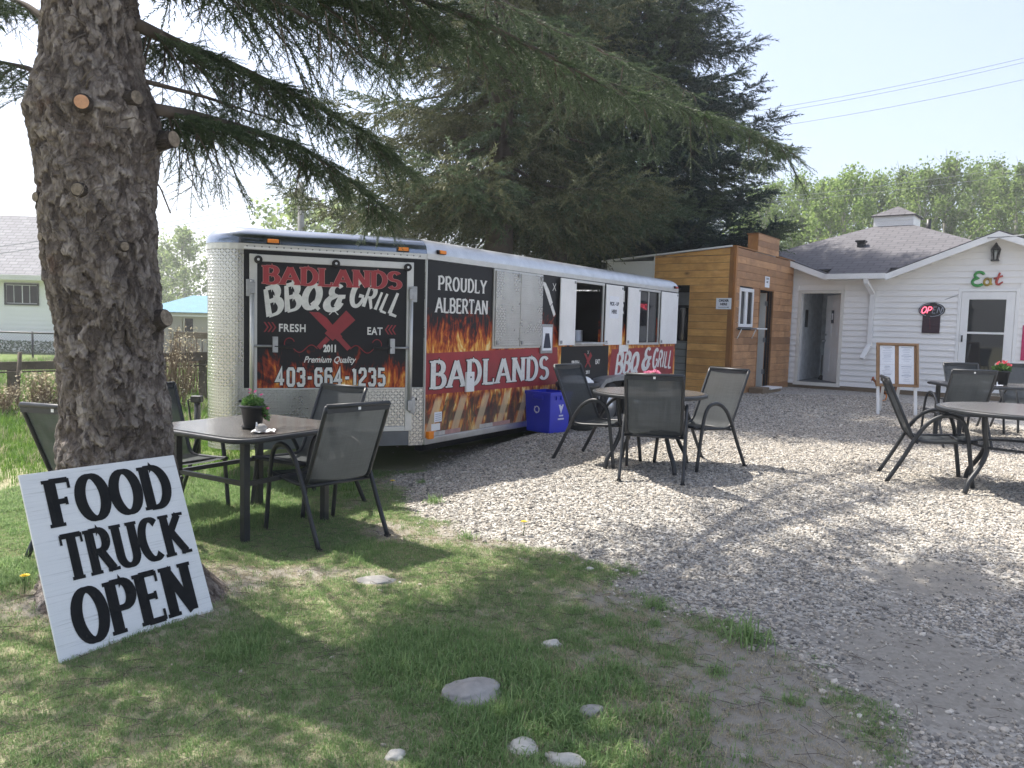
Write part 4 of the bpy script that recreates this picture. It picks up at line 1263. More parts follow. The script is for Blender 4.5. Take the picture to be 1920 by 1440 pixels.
# ------------------------------------------------------------------ food trailer
TF4 = frame(TC, TD)
trailer = empty('food_trailer', TF4, 'long silver and black barbecue food trailer printed with flames', 'trailer')
I4 = Matrix.Identity(4)
NV = Vector((-.814, .580, 0)).normalized()                 # along the nose face, shoulder -> tip (trailer frame)
NF = frame(NV * 1.70, -NV)                                  # nose frame: x to the right, y inwards; x = 1.70 - s
ZB, ZT, ZR, TL, TW = .30, 2.15, 2.31, 6.62, 2.436
def ring(n_tip=9, off=0.0):
    """plan outline of the body, clockwise from rear right; off = inset"""
    t, half = .45, R(35.5); rad = t * math.tan(half)
    tip = NV * 2.1; cx = tip.x + t / math.cos(half); cc = Vector((cx, tip.y, 0))
    pts = [(TL, 0), (0, 0)]
    a0 = math.atan2(-NV.x, NV.y)                            # outward normal of nose right face
    nr = Vector((-NV.y, NV.x, 0)); nr = nr if nr.y < 0 else -nr
    a0 = math.atan2(nr.y, nr.x); a1 = math.atan2(-nr.y, nr.x)
    a0 += 2 * math.pi if a0 < 0 else 0; a1 += 2 * math.pi if a1 < 0 else 0
    for k in range(n_tip + 1):
        a = a0 + (a1 - a0) * k / n_tip
        pts.append((cc.x + rad * math.cos(a), cc.y + rad * math.sin(a)))
    pts += [(0, TW), (TL, TW)]
    if off:
        res = []
        n = len(pts)
        for i in range(n):
            p, q, s = Vector(pts[i - 1]), Vector(pts[i]), Vector(pts[(i + 1) % n])
            d1, d2 = (q - p).normalized(), (s - q).normalized()
            n1, n2 = Vector((d1.y, -d1.x)), Vector((d2.y, -d2.x))
            b = (n1 + n2).normalized(); k = off / max(.4, b.dot(n1))
            res.append(tuple(q + b * k))
        pts = res
    return pts
P0 = ring()
# which way is inside
_c = Vector((2.5, 1.2)); _t = ring(off=.05)
INS = 1 if (Vector(_t[0]) - _c).length < (Vector(P0[0]) - _c).length else -1
ring_in = lambda d: ring(off=d * INS)
# walls: serving side with real window openings
def wall_grid(b, x0, x1, z0, z1, holes, y0, y1):
    xs = sorted({x0, x1, *[h[0] for h in holes], *[h[1] for h in holes]}); zs_ = sorted({z0, z1, *[h[2] for h in holes], *[h[3] for h in holes]})
    for i in range(len(xs) - 1):
        for j in range(len(zs_) - 1):
            cx, cz = (xs[i] + xs[i + 1]) / 2, (zs_[j] + zs_[j + 1]) / 2
            if any(h[0] < cx < h[1] and h[2] < cz < h[3] for h in holes): continue
            b.add([(xs[i], y0, zs_[j]), (xs[i + 1], y0, zs_[j]), (xs[i + 1], y0, zs_[j + 1]), (xs[i], y0, zs_[j + 1])], [(0, 1, 2, 3)])
            b.add([(xs[i], y1, zs_[j]), (xs[i + 1], y1, zs_[j]), (xs[i + 1], y1, zs_[j + 1]), (xs[i], y1, zs_[j + 1])], [(3, 2, 1, 0)])
    for h in holes:
        a, c, e, g = h
        b.add([(a, y0, e), (c, y0, e), (c, y1, e), (a, y1, e)], [(0, 3, 2, 1)][::-1]); b.add([(a, y0, g), (c, y0, g), (c, y1, g), (a, y1, g)], [(0, 1, 2, 3)])
        b.add([(a, y0, e), (a, y1, e), (a, y1, g), (a, y0, g)], [(0, 1, 2, 3)]); b.add([(c, y0, e), (c, y1, e), (c, y1, g), (c, y0, g)], [(3, 2, 1, 0)])
    return b
HOLES = [(3.02, 3.80, 1.27, 2.06), (5.05, 5.80, 1.27, 2.06)]
wall_grid(MB(), 0.0, TL, ZB + .06, 2.10, HOLES, 0, .04).build('side_wall', M['flame_side'], trailer, I4, label='side wall printed with flames on black')
b = MB()
b.add([(p[0], p[1], z) for z in (ZB, 2.13) for p in P0[1:-1]], [(i, i + 1, i + 1 + len(P0) - 2, i + len(P0) - 2) for i in range(len(P0) - 3)])
for q in (P0[-2], ): pass
nose_skin = b.build('nose_wall', M['diamond_uv'], trailer, I4, label='diamond tread plate of the rounded nose')
nose_skin.data.polygons.foreach_set('use_smooth', [1 < i < len(P0) - 4 for i in range(len(nose_skin.data.polygons))])
_al = [0.0]
for i in range(1, len(P0) - 2): _al.append(_al[-1] + (Vector(P0[1 + i]) - Vector(P0[i])).length)
_uv = nose_skin.data.uv_layers.new(name='UVMap')
for li, lp in enumerate(nose_skin.data.loops):
    vi = lp.vertex_index; _uv.data[li].uv = (_al[vi % (len(P0) - 2)], nose_skin.data.vertices[vi].co.z)
MB().add([(0, TW, ZB), (TL, TW, ZB), (TL, TW, 2.13), (0, TW, 2.13)], [(0, 1, 2, 3)]).add([(TL, 0, ZB), (TL, TW, ZB), (TL, TW, 2.13), (TL, 0, 2.13)], [(0, 1, 2, 3)]).build('rear_wall', M['black_wrap'], trailer, I4)
b = MB(); inn = ring_in(.05)
b.add([(p[0], p[1], ZB + .12) for p in inn], [tuple(range(len(inn)))]); b.build('floor', M['steel_dark'], trailer, I4)
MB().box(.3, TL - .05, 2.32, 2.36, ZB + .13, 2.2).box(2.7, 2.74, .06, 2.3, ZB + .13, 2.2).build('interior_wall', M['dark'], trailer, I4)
# rounded roof edge swept round the body
K = 7
secs = []
for k in range(K + 1):
    a = R(90) * k / K
    secs.append([(p[0], p[1], 2.153 + .155 * math.sin(a)) for p in ring_in(-.012 + .17 * (1 - math.cos(a)) if k else -.012)])
def cap_mesh(i0, i1):
    b = MB(); n = i1 - i0 + 1
    vs = [s[i % len(P0)] for s in secs for i in range(i0, i1 + 1)]
    b.add(vs, [(r_ * n + i, r_ * n + i + 1, (r_ + 1) * n + i + 1, (r_ + 1) * n + i) for r_ in range(K) for i in range(n - 1)], smooth=True)
    return b
M['alu_nose'] = simple('polished nose aluminium', (.30, .33, .37), .16, 1, .10, 3)
cap_mesh(1, len(P0) - 2).build('nose_cap', M['alu_nose'], trailer, I4)
cap_mesh(0, 1).build('side_cap', M['alu'], trailer, I4)
cap_mesh(len(P0) - 2, len(P0) - 1).build('far_cap', M['alu'], trailer, I4)
cap_mesh(len(P0) - 1, len(P0)).build('rear_cap', M['alu'], trailer, I4)
b = MB(); b.add(secs[-1], [tuple(range(len(P0)))]); b.build('roof', M['alu'], trailer, I4)
# drip trim under the cap with rivets, nose part and side part
o_ = ring_in(-.008)
b = MB(); n_ = len(P0)
b.add([(p[0], p[1], z) for z in (2.100, 2.155) for p in o_[1:-1]], [(i, i + 1, i + n_ - 1, i + n_ - 2) for i in range(n_ - 3)]); b.build('nose_trim', M['alu_frame'], trailer, I4)
MB().box(-.002, TL + .01, -.014, .0, 2.105, 2.158).build('side_trim', M['alu_frame'], trailer, I4)
rv = MB().lathe([(.008, 0), (.005, .004), (.001, .005)], 6, cap0=False, cap1=False).mesh('rivet', M['steel_dark'])
for k in range(26): link(bpy.data.objects.new('rivet', rv), trailer, NF @ TR(.06 + k * .063, -.009, 2.128, rx=R(90)))
# nose face: black surround, door frame, printed panel, plate below
pn = lambda: MB()
S2 = lambda s: 1.70 - s
pn().box(S2(1.668), S2(.012), -.003, .002, .862, 2.10).build('nose_surround', M['black_wrap'], trailer, NF)
pn().box(S2(1.668), S2(.085), -.012, -.004, 2.108, 2.125).build('drip_rail', M['white_trim'], trailer, NF)
fx0, fx1 = S2(1.621), S2(.129)
door = pn().box(fx0, fx0 + .065, -.030, -.004, .44, 2.062).box(fx1 - .065, fx1, -.030, -.004, .44, 2.062).box(fx0 + .065, fx1 - .065, -.029, -.004, 1.998, 2.060).box(fx0 + .065, fx1 - .065, -.029, -.004, .44, .485).box(fx0 + .065, fx1 - .065, -.029, -.004, .845, .862).build('nose_door', M['alu_frame'], trailer, NF, bevel=.003)
pan = pn().box(fx0 + .066, fx1 - .066, -.020, -.005, .863, 1.997).build('print_panel', M['flame_nose'], door, I4, label='black printed panel with flames and lettering')
pn().box(fx0 + .066, fx1 - .066, -.018, -.005, .486, .844).build('tread_plate', M['diamond'], door, I4)
pn().box(S2(1.55), S2(.155), -.030, .02, .30, .438).build('dark_step', M['steel_dark'], trailer, NF)
pn().box(S2(.150), S2(.010), -.006, .001, .29, .86).build('corner_plate', M['diamond'], trailer, NF, bevel=.004)
pn().box(S2(.62), S2(.42), -.037, -.031, .395, .41).build('pull_slot', M['black_rubber'], trailer, NF)
for s in (1.547, .866, .191):
    bp = pn().lathe([(.036, 0), (.036, .022), (.028, .03)], 20, M=TR(S2(s), -.030, 2.012, rx=R(90)), cap0=False).build('rubber_bumper', M['black_rubber'], door, I4)
    pn().lathe([(.012, .03), (.010, .034)], 10, M=TR(S2(s), -.030, 2.012, rx=R(90)), cap0=False).build('bolt', M['alu'], trailer, NF)
for sgn, s in ((1, 1.60), (-1, .155)):
    x = S2(s)
    bar = pn().tube([(x, -.055, .66), (x, -.055, 1.83)], .019, 10).build('lock_bar', M['alu_frame'], door, I4)
    for z in (.69, 1.76):
        xx = x - .05 if sgn > 0 else x + .005
        pn().box(xx, xx + .05, -.062, -.030, z - .075, z + .075).box(x - .025, x + .025, -.078, -.032, z - .05, z + .05).build('cam_bracket', M['galv'], door, I4, bevel=.004)
    x2 = x + sgn * .19
    pn().tube([(x, -.055, 1.245), (x2, -.060, 1.245)], .011, 8).box(x2 - .015, x2 + .03, -.085, -.022, 1.19, 1.33).build('bar_handle', M['galv'], door, I4)
    pn().tube([(x2, -.072, 1.245), (x2 + sgn * .17, -.072, 1.240)], .015, 8).build('grip', M['black_rubber'], door, I4)
for s in (1.70, .085):
    pn().lathe([(.013, 0), (.013, .006)], 14, M=TR(S2(s), -.008, .745, rx=R(90)), cap0=False).build('plug', M['black_rubber'], trailer, NF)
# marker lamps on the cap
def marker(fr, x, y, z, m='amber'):
    l = MB().box(-.058, .058, -.030, 0, -.019, .019).build('marker_lamp', M['black_rubber'], trailer, fr @ TR(x, y, z))
    MB().box(-.048, .048, -.046, -.029, -.016, .016).build('lens', M[m], l, I4, bevel=.005)
marker(NF, S2(1.42), .0, 2.182); marker(NF, S2(.235), .0, 2.182)
marker(I4, .21, .0, 2.186); marker(I4, TL - .13, .0, 2.182, 'red_lens')
# lettering on the nose panel
YP = -.0215
wb = None
write('BADLANDS', .150, S2(1.505), 1.808, YP, M['red_vinyl'], pan, I4, width=1.255, shadow=(.020, M['pink_line']), hv=.115, hh=.065, serif=.05, gap=.06, st=.07)
def brush(text, H, x, z, fr, par, wob, y=YP, adv=None, k=1.0):
    write(text, H, x, z, y, M['white_vinyl'], par, fr, width=adv, hv=.15, hh=.10, gap=.10, shear=.25, taper=.55, wob=wob, name='brush_letter')
brush('BBQ', .215, S2(1.520), 1.545, I4, pan, [(.38, -.05, 1.1), (.30, .14, 1.05), (.05, .22, .95)], adv=.50)
brush('&', .225, S2(.985), 1.588, I4, pan, [(.12, 0, 1)], adv=.195)
brush('GRILL', .190, S2(.725), 1.595, I4, pan, [(-.12, .30, 1.25), (-.18, .14, 1.05), (-.25, 0, .95), (-.28, -.10, .95), (-.26, -.14, 1.15)], adv=.455)
plain('FRESH', .098, S2(1.372), 1.378, YP - .001, M['white_vinyl'], pan, I4, bold=.0025, spacing=1.1, sx=.84)
plain('EAT', .098, S2(.570), 1.366, YP - .001, M['white_vinyl'], pan, I4, bold=.0025, spacing=1.1, sx=.80)
plain('2011', .088, S2(.972), 1.200, YP - .006, M['white_vinyl'], pan, I4, bold=.005, sx=.70)
plain('Premium Quality', .082, S2(1.150), 1.098, YP - .001, M['white_vinyl'], pan, I4, shear=.38, bold=.0015, sx=.83)
write('403-664-1235', .150, S2(1.393), .888, YP, M['white_vinyl'], pan, I4, width=1.005, shadow=(.055, M['black_wrap']), hv=.105, hh=.095, gap=.13, name='digit')
def flat(name, polys, mat, fr, par, y):
    b = MB(); 
    for i, p in enumerate(polys): b.prism(p, y - .001 - .0006 * i, y)
    return b.build(name, mat, par, fr)
def knives(cx, cz, k, fr, par, y, mk, white=None):
    c = lambda pts, a, ox, oz: [(cx + k * (ox + p[0] * math.cos(a) - p[1] * math.sin(a)), cz + k * (oz + p[0] * math.sin(a) + p[1] * math.cos(a))) for p in pts]
    a = R(134)
    flat('knife', [c([(-.17, -.02), (-.05, -.022), (-.05, .022), (-.17, .024)], a, .02, -.10), c([(-.05, -.03), (.16, -.045), (.24, -.03), (.30, .03), (-.05, .026)], a, .02, -.10)], mk, fr, par, y)
    a = R(47)
    flat('cleaver', [c([(-.16, -.02), (-.04, -.022), (-.04, .022), (-.16, .02)], a, -.02, -.10), c([(-.03, -.045), (.24, -.060), (.245, .055), (-.03, .05)], a, -.02, -.10)], mk, fr, par, y - .002)
    w = white or M['white_vinyl']
    for s_ in (1, -1):
        flat('cross_mark', [c([(-.055, -.004), (.055, -.004), (.055, .004), (-.055, .004)], s_ * R(45), 0, .115)], w, fr, par, y)
knives(S2(.880), 1.462, 1.06, I4, pan, YP, M['dark_red'])
for x0, sg in ((S2(1.50), 1), (S2(.290), -1)):
    for k in range(3):
        xx = x0 + sg * k * .033
        flat('chevron', [[(xx, 1.46), (xx + sg * .014, 1.46), (xx + sg * .044, 1.415), (xx + sg * .030, 1.415)], [(xx, 1.37), (xx + sg * .014, 1.37), (xx + sg * .044, 1.415), (xx + sg * .030, 1.415)]], M['dark_red'], I4, pan, YP)
for sg in (1, -1):
    pts = [(S2(.875) + sg * (.15 + .24 * t), 0, 1.225 + .035 * math.sin(t * 7)) for t in [i / 14 for i in range(15)]] + [(S2(.875) + sg * (.40 + .045 * math.cos(a)), 0, 1.27 + .05 * math.sin(a)) for a in [R(-60 + 20 * i) for i in range(12)]]
    MB().tube([(p[0], YP - .001, p[2]) for p in pts], .0045, 4, flat=1).build('flourish', M['dark_red'], pan, I4)
# serving side: red bands, lettering, shutters
YS = -.0005
red1 = MB().prism([(.02, .786), (2.66, .760), (2.60, 1.228), (.02, 1.192)], -.003, 0).build('red_banner', M['red_band'], trailer, I4)
red2 = MB().prism([(4.08, .762), (6.54, .745), (6.56, 1.205), (4.17, 1.180)], -.003, 0).build('red_banner', M['red_band'], trailer, I4)
blk = MB().box(2.70, 4.06, -.002, 0, .58, 1.232).build('black_print_panel', M['black_wrap'], trailer, I4)
write('BADLANDS', .262, .085, .846, -.0035, M['white_vinyl'], red1, I4, width=2.30, shadow=(.030, M['black_wrap']), hv=.108, hh=.055, serif=.055, gap=.10, st=.065)
brush('BBQ', .275, 4.27, .825, I4, red2, [(.10, 0, 1.1), (.06, .03, 1.05), (0, .02, 1)], -.0035, .80)
brush('&', .32, 5.22, .86, I4, red2, [(.08, 0, 1)], -.0035, .36)
brush('GRILL', .26, 5.66, .87, I4, red2, [(-.05, .05, 1.15), (-.05, 0, 1), (-.06, -.02, 1), (-.06, -.04, 1), (-.04, -.04, 1.1)], -.0035, .80)
write('PROUDLY', .132, .185, 1.822, YS, M['white_vinyl'], trailer, I4, width=.83, hv=.105, hh=.06, serif=.035, gap=.10, st=.05)
write('ALBERTAN', .140, .150, 1.600, YS, M['white_vinyl'], trailer, I4, width=.90, hv=.105, hh=.06, serif=.035, gap=.08, st=.05)
write('BI', .15, 4.32, 1.87, YS, M['white_vinyl'], trailer, I4, width=.22, hv=.085, hh=.05, serif=.03, gap=.10, st=.05)
write('ER', .15, 4.22, 1.70, YS, M['white_vinyl'], trailer, I4, width=.30, hv=.085, hh=.05, serif=.03, gap=.10, st=.05)
plain('FRESH', .085, 2.98, .985, -.0035, M['white_vinyl'], blk, I4, bold=.003, sx=.9)
plain('EAT', .085, 3.66, .985, -.0035, M['white_vinyl'], blk, I4, bold=.003, sx=.9)
knives(3.44, 1.08, .60, I4, blk, -.0025, M['dark_red'])
plain('2011', .06, 3.39, .86, -.0035, M['white_vinyl'], blk, I4, bold=.003)
c = lambda pts, a, ox, oz: [(ox + p[0] * math.cos(a) - p[1] * math.sin(a), oz + p[0] * math.sin(a) + p[1] * math.cos(a)) for p in pts]
flat('knife', [c([(-.22, -.025), (-.07, -.028), (-.07, .026), (-.22, .03)], R(126), 2.38, 1.80), c([(-.06, -.04), (.12, -.05), (.24, -.03), (.30, .03), (-.06, .03)], R(126), 2.38, 1.80)], M['white_vinyl'], I4, trailer, YS)
for s_ in (1, -1): flat('cross_mark', [c([(-.06, -.005), (.06, -.005), (.06, .005), (-.06, .005)], s_ * R(50), 2.48, 1.97)], M['white_vinyl'], I4, trailer, YS)
def shutter(x0, x1, z0, z1, mat, y=-.022, nm='shutter'):
    s = MB().box(x0, x1, y - .016, y, z0, z1).build(nm, mat, trailer, I4, bevel=.004)
    MB().box(x0 + .02, x0 + .055, y - .028, y - .016, z0 + .02, z0 + .06).box(x1 - .055, x1 - .02, y - .028, y - .016, z1 - .05, z1 - .02).build('latch', M['galv'], s, I4)
    return s
def win_frame(x0, x1, z0, z1):
    w = .035
    fr_ = MB().box(x0 - w, x1 + w, -.024, .0, z1, z1 + w).box(x0 - w, x1 + w, -.026, .0, z0 - w, z0).box(x0 - w, x0, -.020, .0, z0, z1).box(x1, x1 + w, -.020, .0, z0, z1).build('window_frame', M['alu_frame'], trailer, I4, bevel=.003)
    return fr_
MB().box(1.14, 2.18, -.018, 0, 1.225, 2.10).build('shutter_frame', M['alu_frame'], trailer, I4, bevel=.003)
shutter(1.165, 1.655, 1.25, 2.08, M['diamond'], -.020); shutter(1.667, 2.155, 1.25, 2.08, M['diamond'], -.020)
win_frame(*HOLES[0]); wf = win_frame(*HOLES[1])
shutter(2.57, 2.975, 1.25, 2.09, M['white_paint'], -.030); sh2 = shutter(3.85, 4.40, 1.245, 2.085, M['white_paint'], -.030)
shutter(4.57, 5.005, 1.245, 2.085, M['white_paint'], -.030); shutter(5.845, 6.56, 1.245, 2.085, M['white_paint'], -.030)
MB().box(5.06, 5.79, .012, .018, 1.28, 2.05).build('window_pane', M['glass'], trailer, I4)
MB().box(5.42, 5.45, .004, .022, 1.272, 2.058).build('mullion', M['alu_frame'], trailer, I4)
MB().box(3.02, 3.80, -.12, .03, 1.262, 1.285).build('counter_sill', M['alu'], trailer, I4, bevel=.003)
# menu case left of the first hatch and small plates
mc = MB().box(2.15, 2.43, -.03, -.001, 1.155, 1.51).build('menu_case', M['galv'], trailer, I4, bevel=.004)
MB().box(2.18, 2.40, -.034, -.0305, 1.19, 1.475).build('menu_sheet', M['paper'], mc, I4)
MB().prism([(2.20, 1.22), (2.38, 1.22), (2.33, 1.40), (2.24, 1.40)], -.036, -.0345).build('menu_print', M['ink'], mc, I4)
MB().box(4.40, 4.72, -.006, -.001, 1.14, 1.24).build('blank_plate', M['white_paint'], trailer, I4)
cv = MB().box(.66, .80, -.03, -.001, .775, .985).build('outlet_cover', M['white_paint'], trailer, I4, bevel=.006)
MB().lathe([(.010, 0), (.008, .008)], 10, M=TR(.73, -.0305, .93, rx=R(90)), cap0=False).build('lock', M['black_rubber'], cv, I4)
pl = MB().box(.165, .285, -.003, -.001, .50, .60).build('licence_sticker', M['paper'], trailer, I4)
for k in range(4): MB().box(.18, .27, -.004, -.0032, .515 + .02 * k, .522 + .02 * k).build('print_line', M['grey_ink'], pl, I4)
MB().box(.12, .26, -.003, -.001, .415, .485).build('white_sticker', M['white_trim'], trailer, I4)
mk = MB().box(.035, .115, -.045, -.001, .345, .42).build('side_lamp', M['amber'], trailer, I4, bevel=.006)
M['refl_white'] = simple('worn reflective tape', (.52, .50, .47), .5, 0, .3, 8); M['refl_pink'] = simple('worn red tape', (.45, .27, .25), .5, 0, .3, 8)
for x0, x1, mm in ((.12, .34, 'refl_white'), (.345, .60, 'refl_pink'), (.95, 1.20, 'refl_white'), (1.205, 1.55, 'refl_pink'), (2.2, 2.6, 'refl_white')):
    MB().box(x0, x1, -.003, -.001, .362, .405).build('reflective_tape', M[mm], trailer, I4)
MB().box(0, TL, -.022, .03, ZB - .008, ZB + .058).build('bottom_rail', M['alu'], trailer, I4, bevel=.006)
MB().box(-.005, .012, -.008, .004, ZB + .06, 2.1).build('corner_trim', M['alu_frame'], trailer, I4)
MB().box(.4, TL - .3, .35, .45, ZB - .16, ZB).box(.4, TL - .3, 2.0, 2.1, ZB - .16, ZB).box(.8, .9, .4, 2.1, ZB - .12, ZB - .01).build('chassis', M['black_rubber'], trailer, I4)
# wheels under a fender
for xw in (3.82, 4.72):
    w = MB().lathe([(.16, -.09), (.30, -.10), (.335, -.06), (.335, .06), (.30, .10), (.16, .09)], 32, M=TR(xw, -.105, .40, rx=R(90)), cap0=False, cap1=False).build("wheel", M['black_rubber'], trailer, I4)
    MB().lathe([(.19, .06), (.17, .085), (.07, .07), (.05, .10), (.001, .10)], 28, M=TR(xw, -.105, .40, rx=R(90)), cap0=False, cap1=False).build('rim', M['alu'], w, I4)
pts = [(3.40, .55), (3.46, .70), (3.62, .79), (3.85, .81), (4.70, .81), (4.93, .79), (5.08, .70), (5.14, .55)]
b = MB()
b.add([(p[0], yy, p[1]) for yy in (-.20, -.001) for p in pts], [(i, i + 1, i + 9, i + 8) for i in range(7)]); b.add([(p[0], -.20, p[1]) for p in pts] + [(p[0] * .97 + .128, -.20, p[1] - .06) for p in pts], [(i, i + 8, i + 9, i + 1) for i in range(7)])
b.build('fender', M['galv'], trailer, I4)
MB().box(3.48, 5.06, -.0035, .0, .30, .78).build('wheel_well', M['black_rubber'], trailer, I4)
# things on the counter inside the open hatch
def tw_(m): return TF4 @ m
pot_ = MB().lathe([(.09, 0), (.10, .01), (.10, .15), (.105, .155)], 24).build('steel_pot', M['alu'], None, tw_(TR(3.62, .30, 1.286)), label='small steel pot on the counter inside the open hatch', cat='pot')
MB().tube([(.10, 0, .10), (.15, 0, .11), (.16, 0, .08)], .008, 6).build('handle', M['black_rubber'], pot_, I4)
MB().box(-.09, .09, -.07, .07, 0, .17).box(-.07, .07, -.09, -.07, .03, .12).build('condiment_dispenser', M['steel_dark'], None, tw_(TR(3.30, .40, 1.286)), bevel=.01, label='grey condiment box standing left of the steel pot', cat='dispenser')
MB().box(-.08, .08, -.05, .05, 0, .012).build('order_pad', simple('yellow pad', (.7, .6, .25), .7), None, tw_(TR(3.12, .10, 1.286, .3)), label='yellow order pad lying on the hatch sill', cat='notepad')
MB().box(3.0, 3.82, .06, .60, 1.24, 1.284).box(3.0, 3.05, .06, .60, .44, 1.24).box(3.77, 3.82, .06, .60, .44, 1.24).build('counter', M['alu'], trailer, I4)
# notice on the shutter
def notice(name, fr, x0, x1, z0, z1, y, lines, label, parent=None, arrow=False):
    o = MB().box(x0, x1, y - .0015, y, z0, z1).build(name, M['paper'], None, fr, label=label, cat='notice', group='paper notices')
    for (tx, sz, cx, cz, bold) in lines:
        plain(tx, sz, cx, cz, y - .003, M['ink'], o, I4, bold=bold, align='CENTER')
    if arrow:
        b = MB().box(x0 + .05, x1 - .07, y - .003, y - .002, z0 + .035, z0 + .042).prism([(x1 - .07, z0 + .025), (x1 - .045, z0 + .0385), (x1 - .07, z0 + .052)], y - .003, y - .002)
        b.build('arrow', M['ink'], o, I4)
    return o
notice('paper_notice', TF4, 3.95, 4.25, 1.62, 1.93, -.047, [('PICK - UP', .068, 4.10, 1.80, .003), ('HERE', .072, 4.10, 1.69, .003)], 'white pick-up notice taped to the trailer shutter')

# trailer tongue jack beyond the nose
p = at(370, 742, 8.0)
jk = empty('tongue_jack', Matrix.Translation((p.x, 8.0, gz(p.x, 8.0))), 'black trailer jack with crank handle left of the nose', 'jack')
hz = p.z - gz(p.x, 8.0)
MB().lathe([(.032, 0), (.032, hz - .06)], 14).build('tube', M['black_plastic'], jk, TR(0, 0, .02))
MB().box(-.06, .05, -.04, .04, hz - .07, hz).build('head', M['black_plastic'], jk, I4, bevel=.01)
MB().tube([(-.06, 0, hz - .03), (-.10, 0, hz - .05), (-.06, -.02, hz - .26), (-.08, -.02, hz - .28)], .010, 8).tube([(-.08, -.02, hz - .28), (-.17, -.02, hz - .285)], .016, 8).build('crank', M['black_plastic'], jk, I4)
MB().box(-.10, .10, -.08, .08, 0, .02).build('foot', M['black_plastic'], jk, I4)
MB().tube([(-.02, 0, .30), (.25, .02, .36), (.36, .02, .36)], .012, 6).box(-.08, .45, -.04, .04, .22, .28).build('hitch', M['black_plastic'], jk, I4)

# ------------------------------------------------------------------ buildings: shared builders
def uv_roof(name, polys, mat, parent, mat4, thick=.03):
    """flat roof faces with a shingle layout running along each slope"""
    me = bpy.data.meshes.new(name)
    vs, fs = [], []
    for p in polys:
        b = len(vs); vs += [tuple(q) for q in p]; fs.append(tuple(range(b, b + len(p))))
    me.from_pydata(vs, [], fs); me.update()
    uv = me.uv_layers.new(name='UVMap')
    for poly in me.polygons:
        n = poly.normal
        h = Vector((0, 0, 1)).cross(n); h = h.normalized() if h.length > 1e-4 else Vector((1, 0, 0))
        s = n.cross(h)
        for li in poly.loop_indices:
            co = me.vertices[me.loops[li].vertex_index].co
            uv.data[li].uv = (co.dot(h), co.dot(s))
    me.materials.append(mat)
    o = link(bpy.data.objects.new(name, me), parent, mat4)
    if thick:
        md = o.modifiers.new('thickness', 'SOLIDIFY'); md.thickness = thick; md.offset = -1
    return o
def spans(x0, x1, cuts):
    out = [(x0, x1)]
    for a, b in cuts:
        nxt = []
        for p, q in out:
            if b <= p or a >= q: nxt.append((p, q)); continue
            if a > p + .01: nxt.append((p, a))
            if b < q - .01: nxt.append((b, q))
        out = nxt
    return out
def lap_boards(parent, mat4, x0, x1, z0, z1, step, holes, mat, top=None, name='siding_board', lip=.016, gap=.0, r=None, jog=0.0):
    """horizontal boards, each an object: lower edge proud of the board below"""
    k = 0; z = z0
    while z < z1 - .02:
        zt = min(z + step, z1)
        cuts = [(h[0], h[1]) for h in holes if h[2] < zt - .01 and h[3] > z + .01]
        a, b = x0, x1
        if top:
            if top(z) is None: break
            regs = top(z)
        else: regs = [(a, b)]
        for (ra, rb) in regs:
            for p, q in spans(max(a, ra), min(b, rb), cuts):
                if q - p < .02: continue
                if jog and r and q - p > 1.2 and r.random() < .6:
                    c = r.uniform(p + .4, q - .4); pr = [(p, c - .002), (c + .002, q)]
                else: pr = [(p, q)]
                for (s, e) in pr:
                    yo = -lip - (r.uniform(0, .004) if r else 0)
                    zt2 = zt - gap
                    bo = MB().add([(s, yo, z), (e, yo, z), (e, -.003 if not gap else yo, zt2), (s, -.003 if not gap else yo, zt2), (s, 0.004, z), (e, 0.004, z), (e, .004, zt2), (s, .004, zt2)],
                                  [(0, 1, 2, 3), (4, 5, 1, 0), (3, 2, 6, 7), (1, 5, 6, 2), (4, 0, 3, 7)])
                    bo.build(name, mat, parent, mat4)
        z += step; k += 1

# ------------------------------------------------------------------ wooden shed
SO = Vector((4.292, 15.2, 0))
HF = Vector((math.sin(R(37)), math.cos(R(37)), 0))
HS = Vector((HF.y, -HF.x, 0))
SF, SS = frame(SO, HF), frame(SO, HS)
shed = empty('wooden_shed', SF, 'small false-front shed clad in orange stained planks', 'shed')
toS = SF.inverted() @ SS
rs = random.Random(3)
FH = [(.28, 1.03, 1.575, 2.345), (1.44, 2.28, .22, 2.365)]
SH = [(-1.62, -.905, .22, 2.36)]
lap_boards(shed, Matrix.Identity(4), .085, 3.63, .19, 3.12, .1465, FH, M['shed_plank_shaded'], name='plank', lip=.022, gap=.006, r=rs, jog=1)
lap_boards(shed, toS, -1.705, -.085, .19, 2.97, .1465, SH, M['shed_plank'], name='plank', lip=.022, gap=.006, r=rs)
b = MB().prism([(-1.705, 2.975), (-.085, 2.975), (-.085, 3.115), (-1.705, 2.985)], -.02, .0); b.build('plank', M['shed_plank'], shed, toS)
lap_boards(shed, toS, -2.85, -1.715, .19, 2.90, .155, [], M['siding'])
MB().box(-.005, .085, -.034, .02, .15, 3.13).build('corner_board', M['shed_trim'], shed, Matrix.Identity(4))
MB().box(-.085, -.0, -.032, -.0, .15, 3.125).build('corner_board', M['shed_trim'], shed, toS)
MB().box(-1.73, -1.708, -.028, .0, .15, 2.98).build('edge_trim', M['white_trim'], shed, toS)
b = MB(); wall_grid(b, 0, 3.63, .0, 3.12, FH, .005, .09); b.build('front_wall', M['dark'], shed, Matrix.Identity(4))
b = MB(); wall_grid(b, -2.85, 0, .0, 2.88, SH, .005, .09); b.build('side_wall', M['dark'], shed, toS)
MB().box(3.55, 3.63, .1, 2.85, .0, 3.1).box(0.09, 3.55, 2.77, 2.85, .0, 2.85).box(0.09, 3.55, .1, 2.8, .18, .22).build('inner_wall', M['dark'], shed, Matrix.Identity(4))
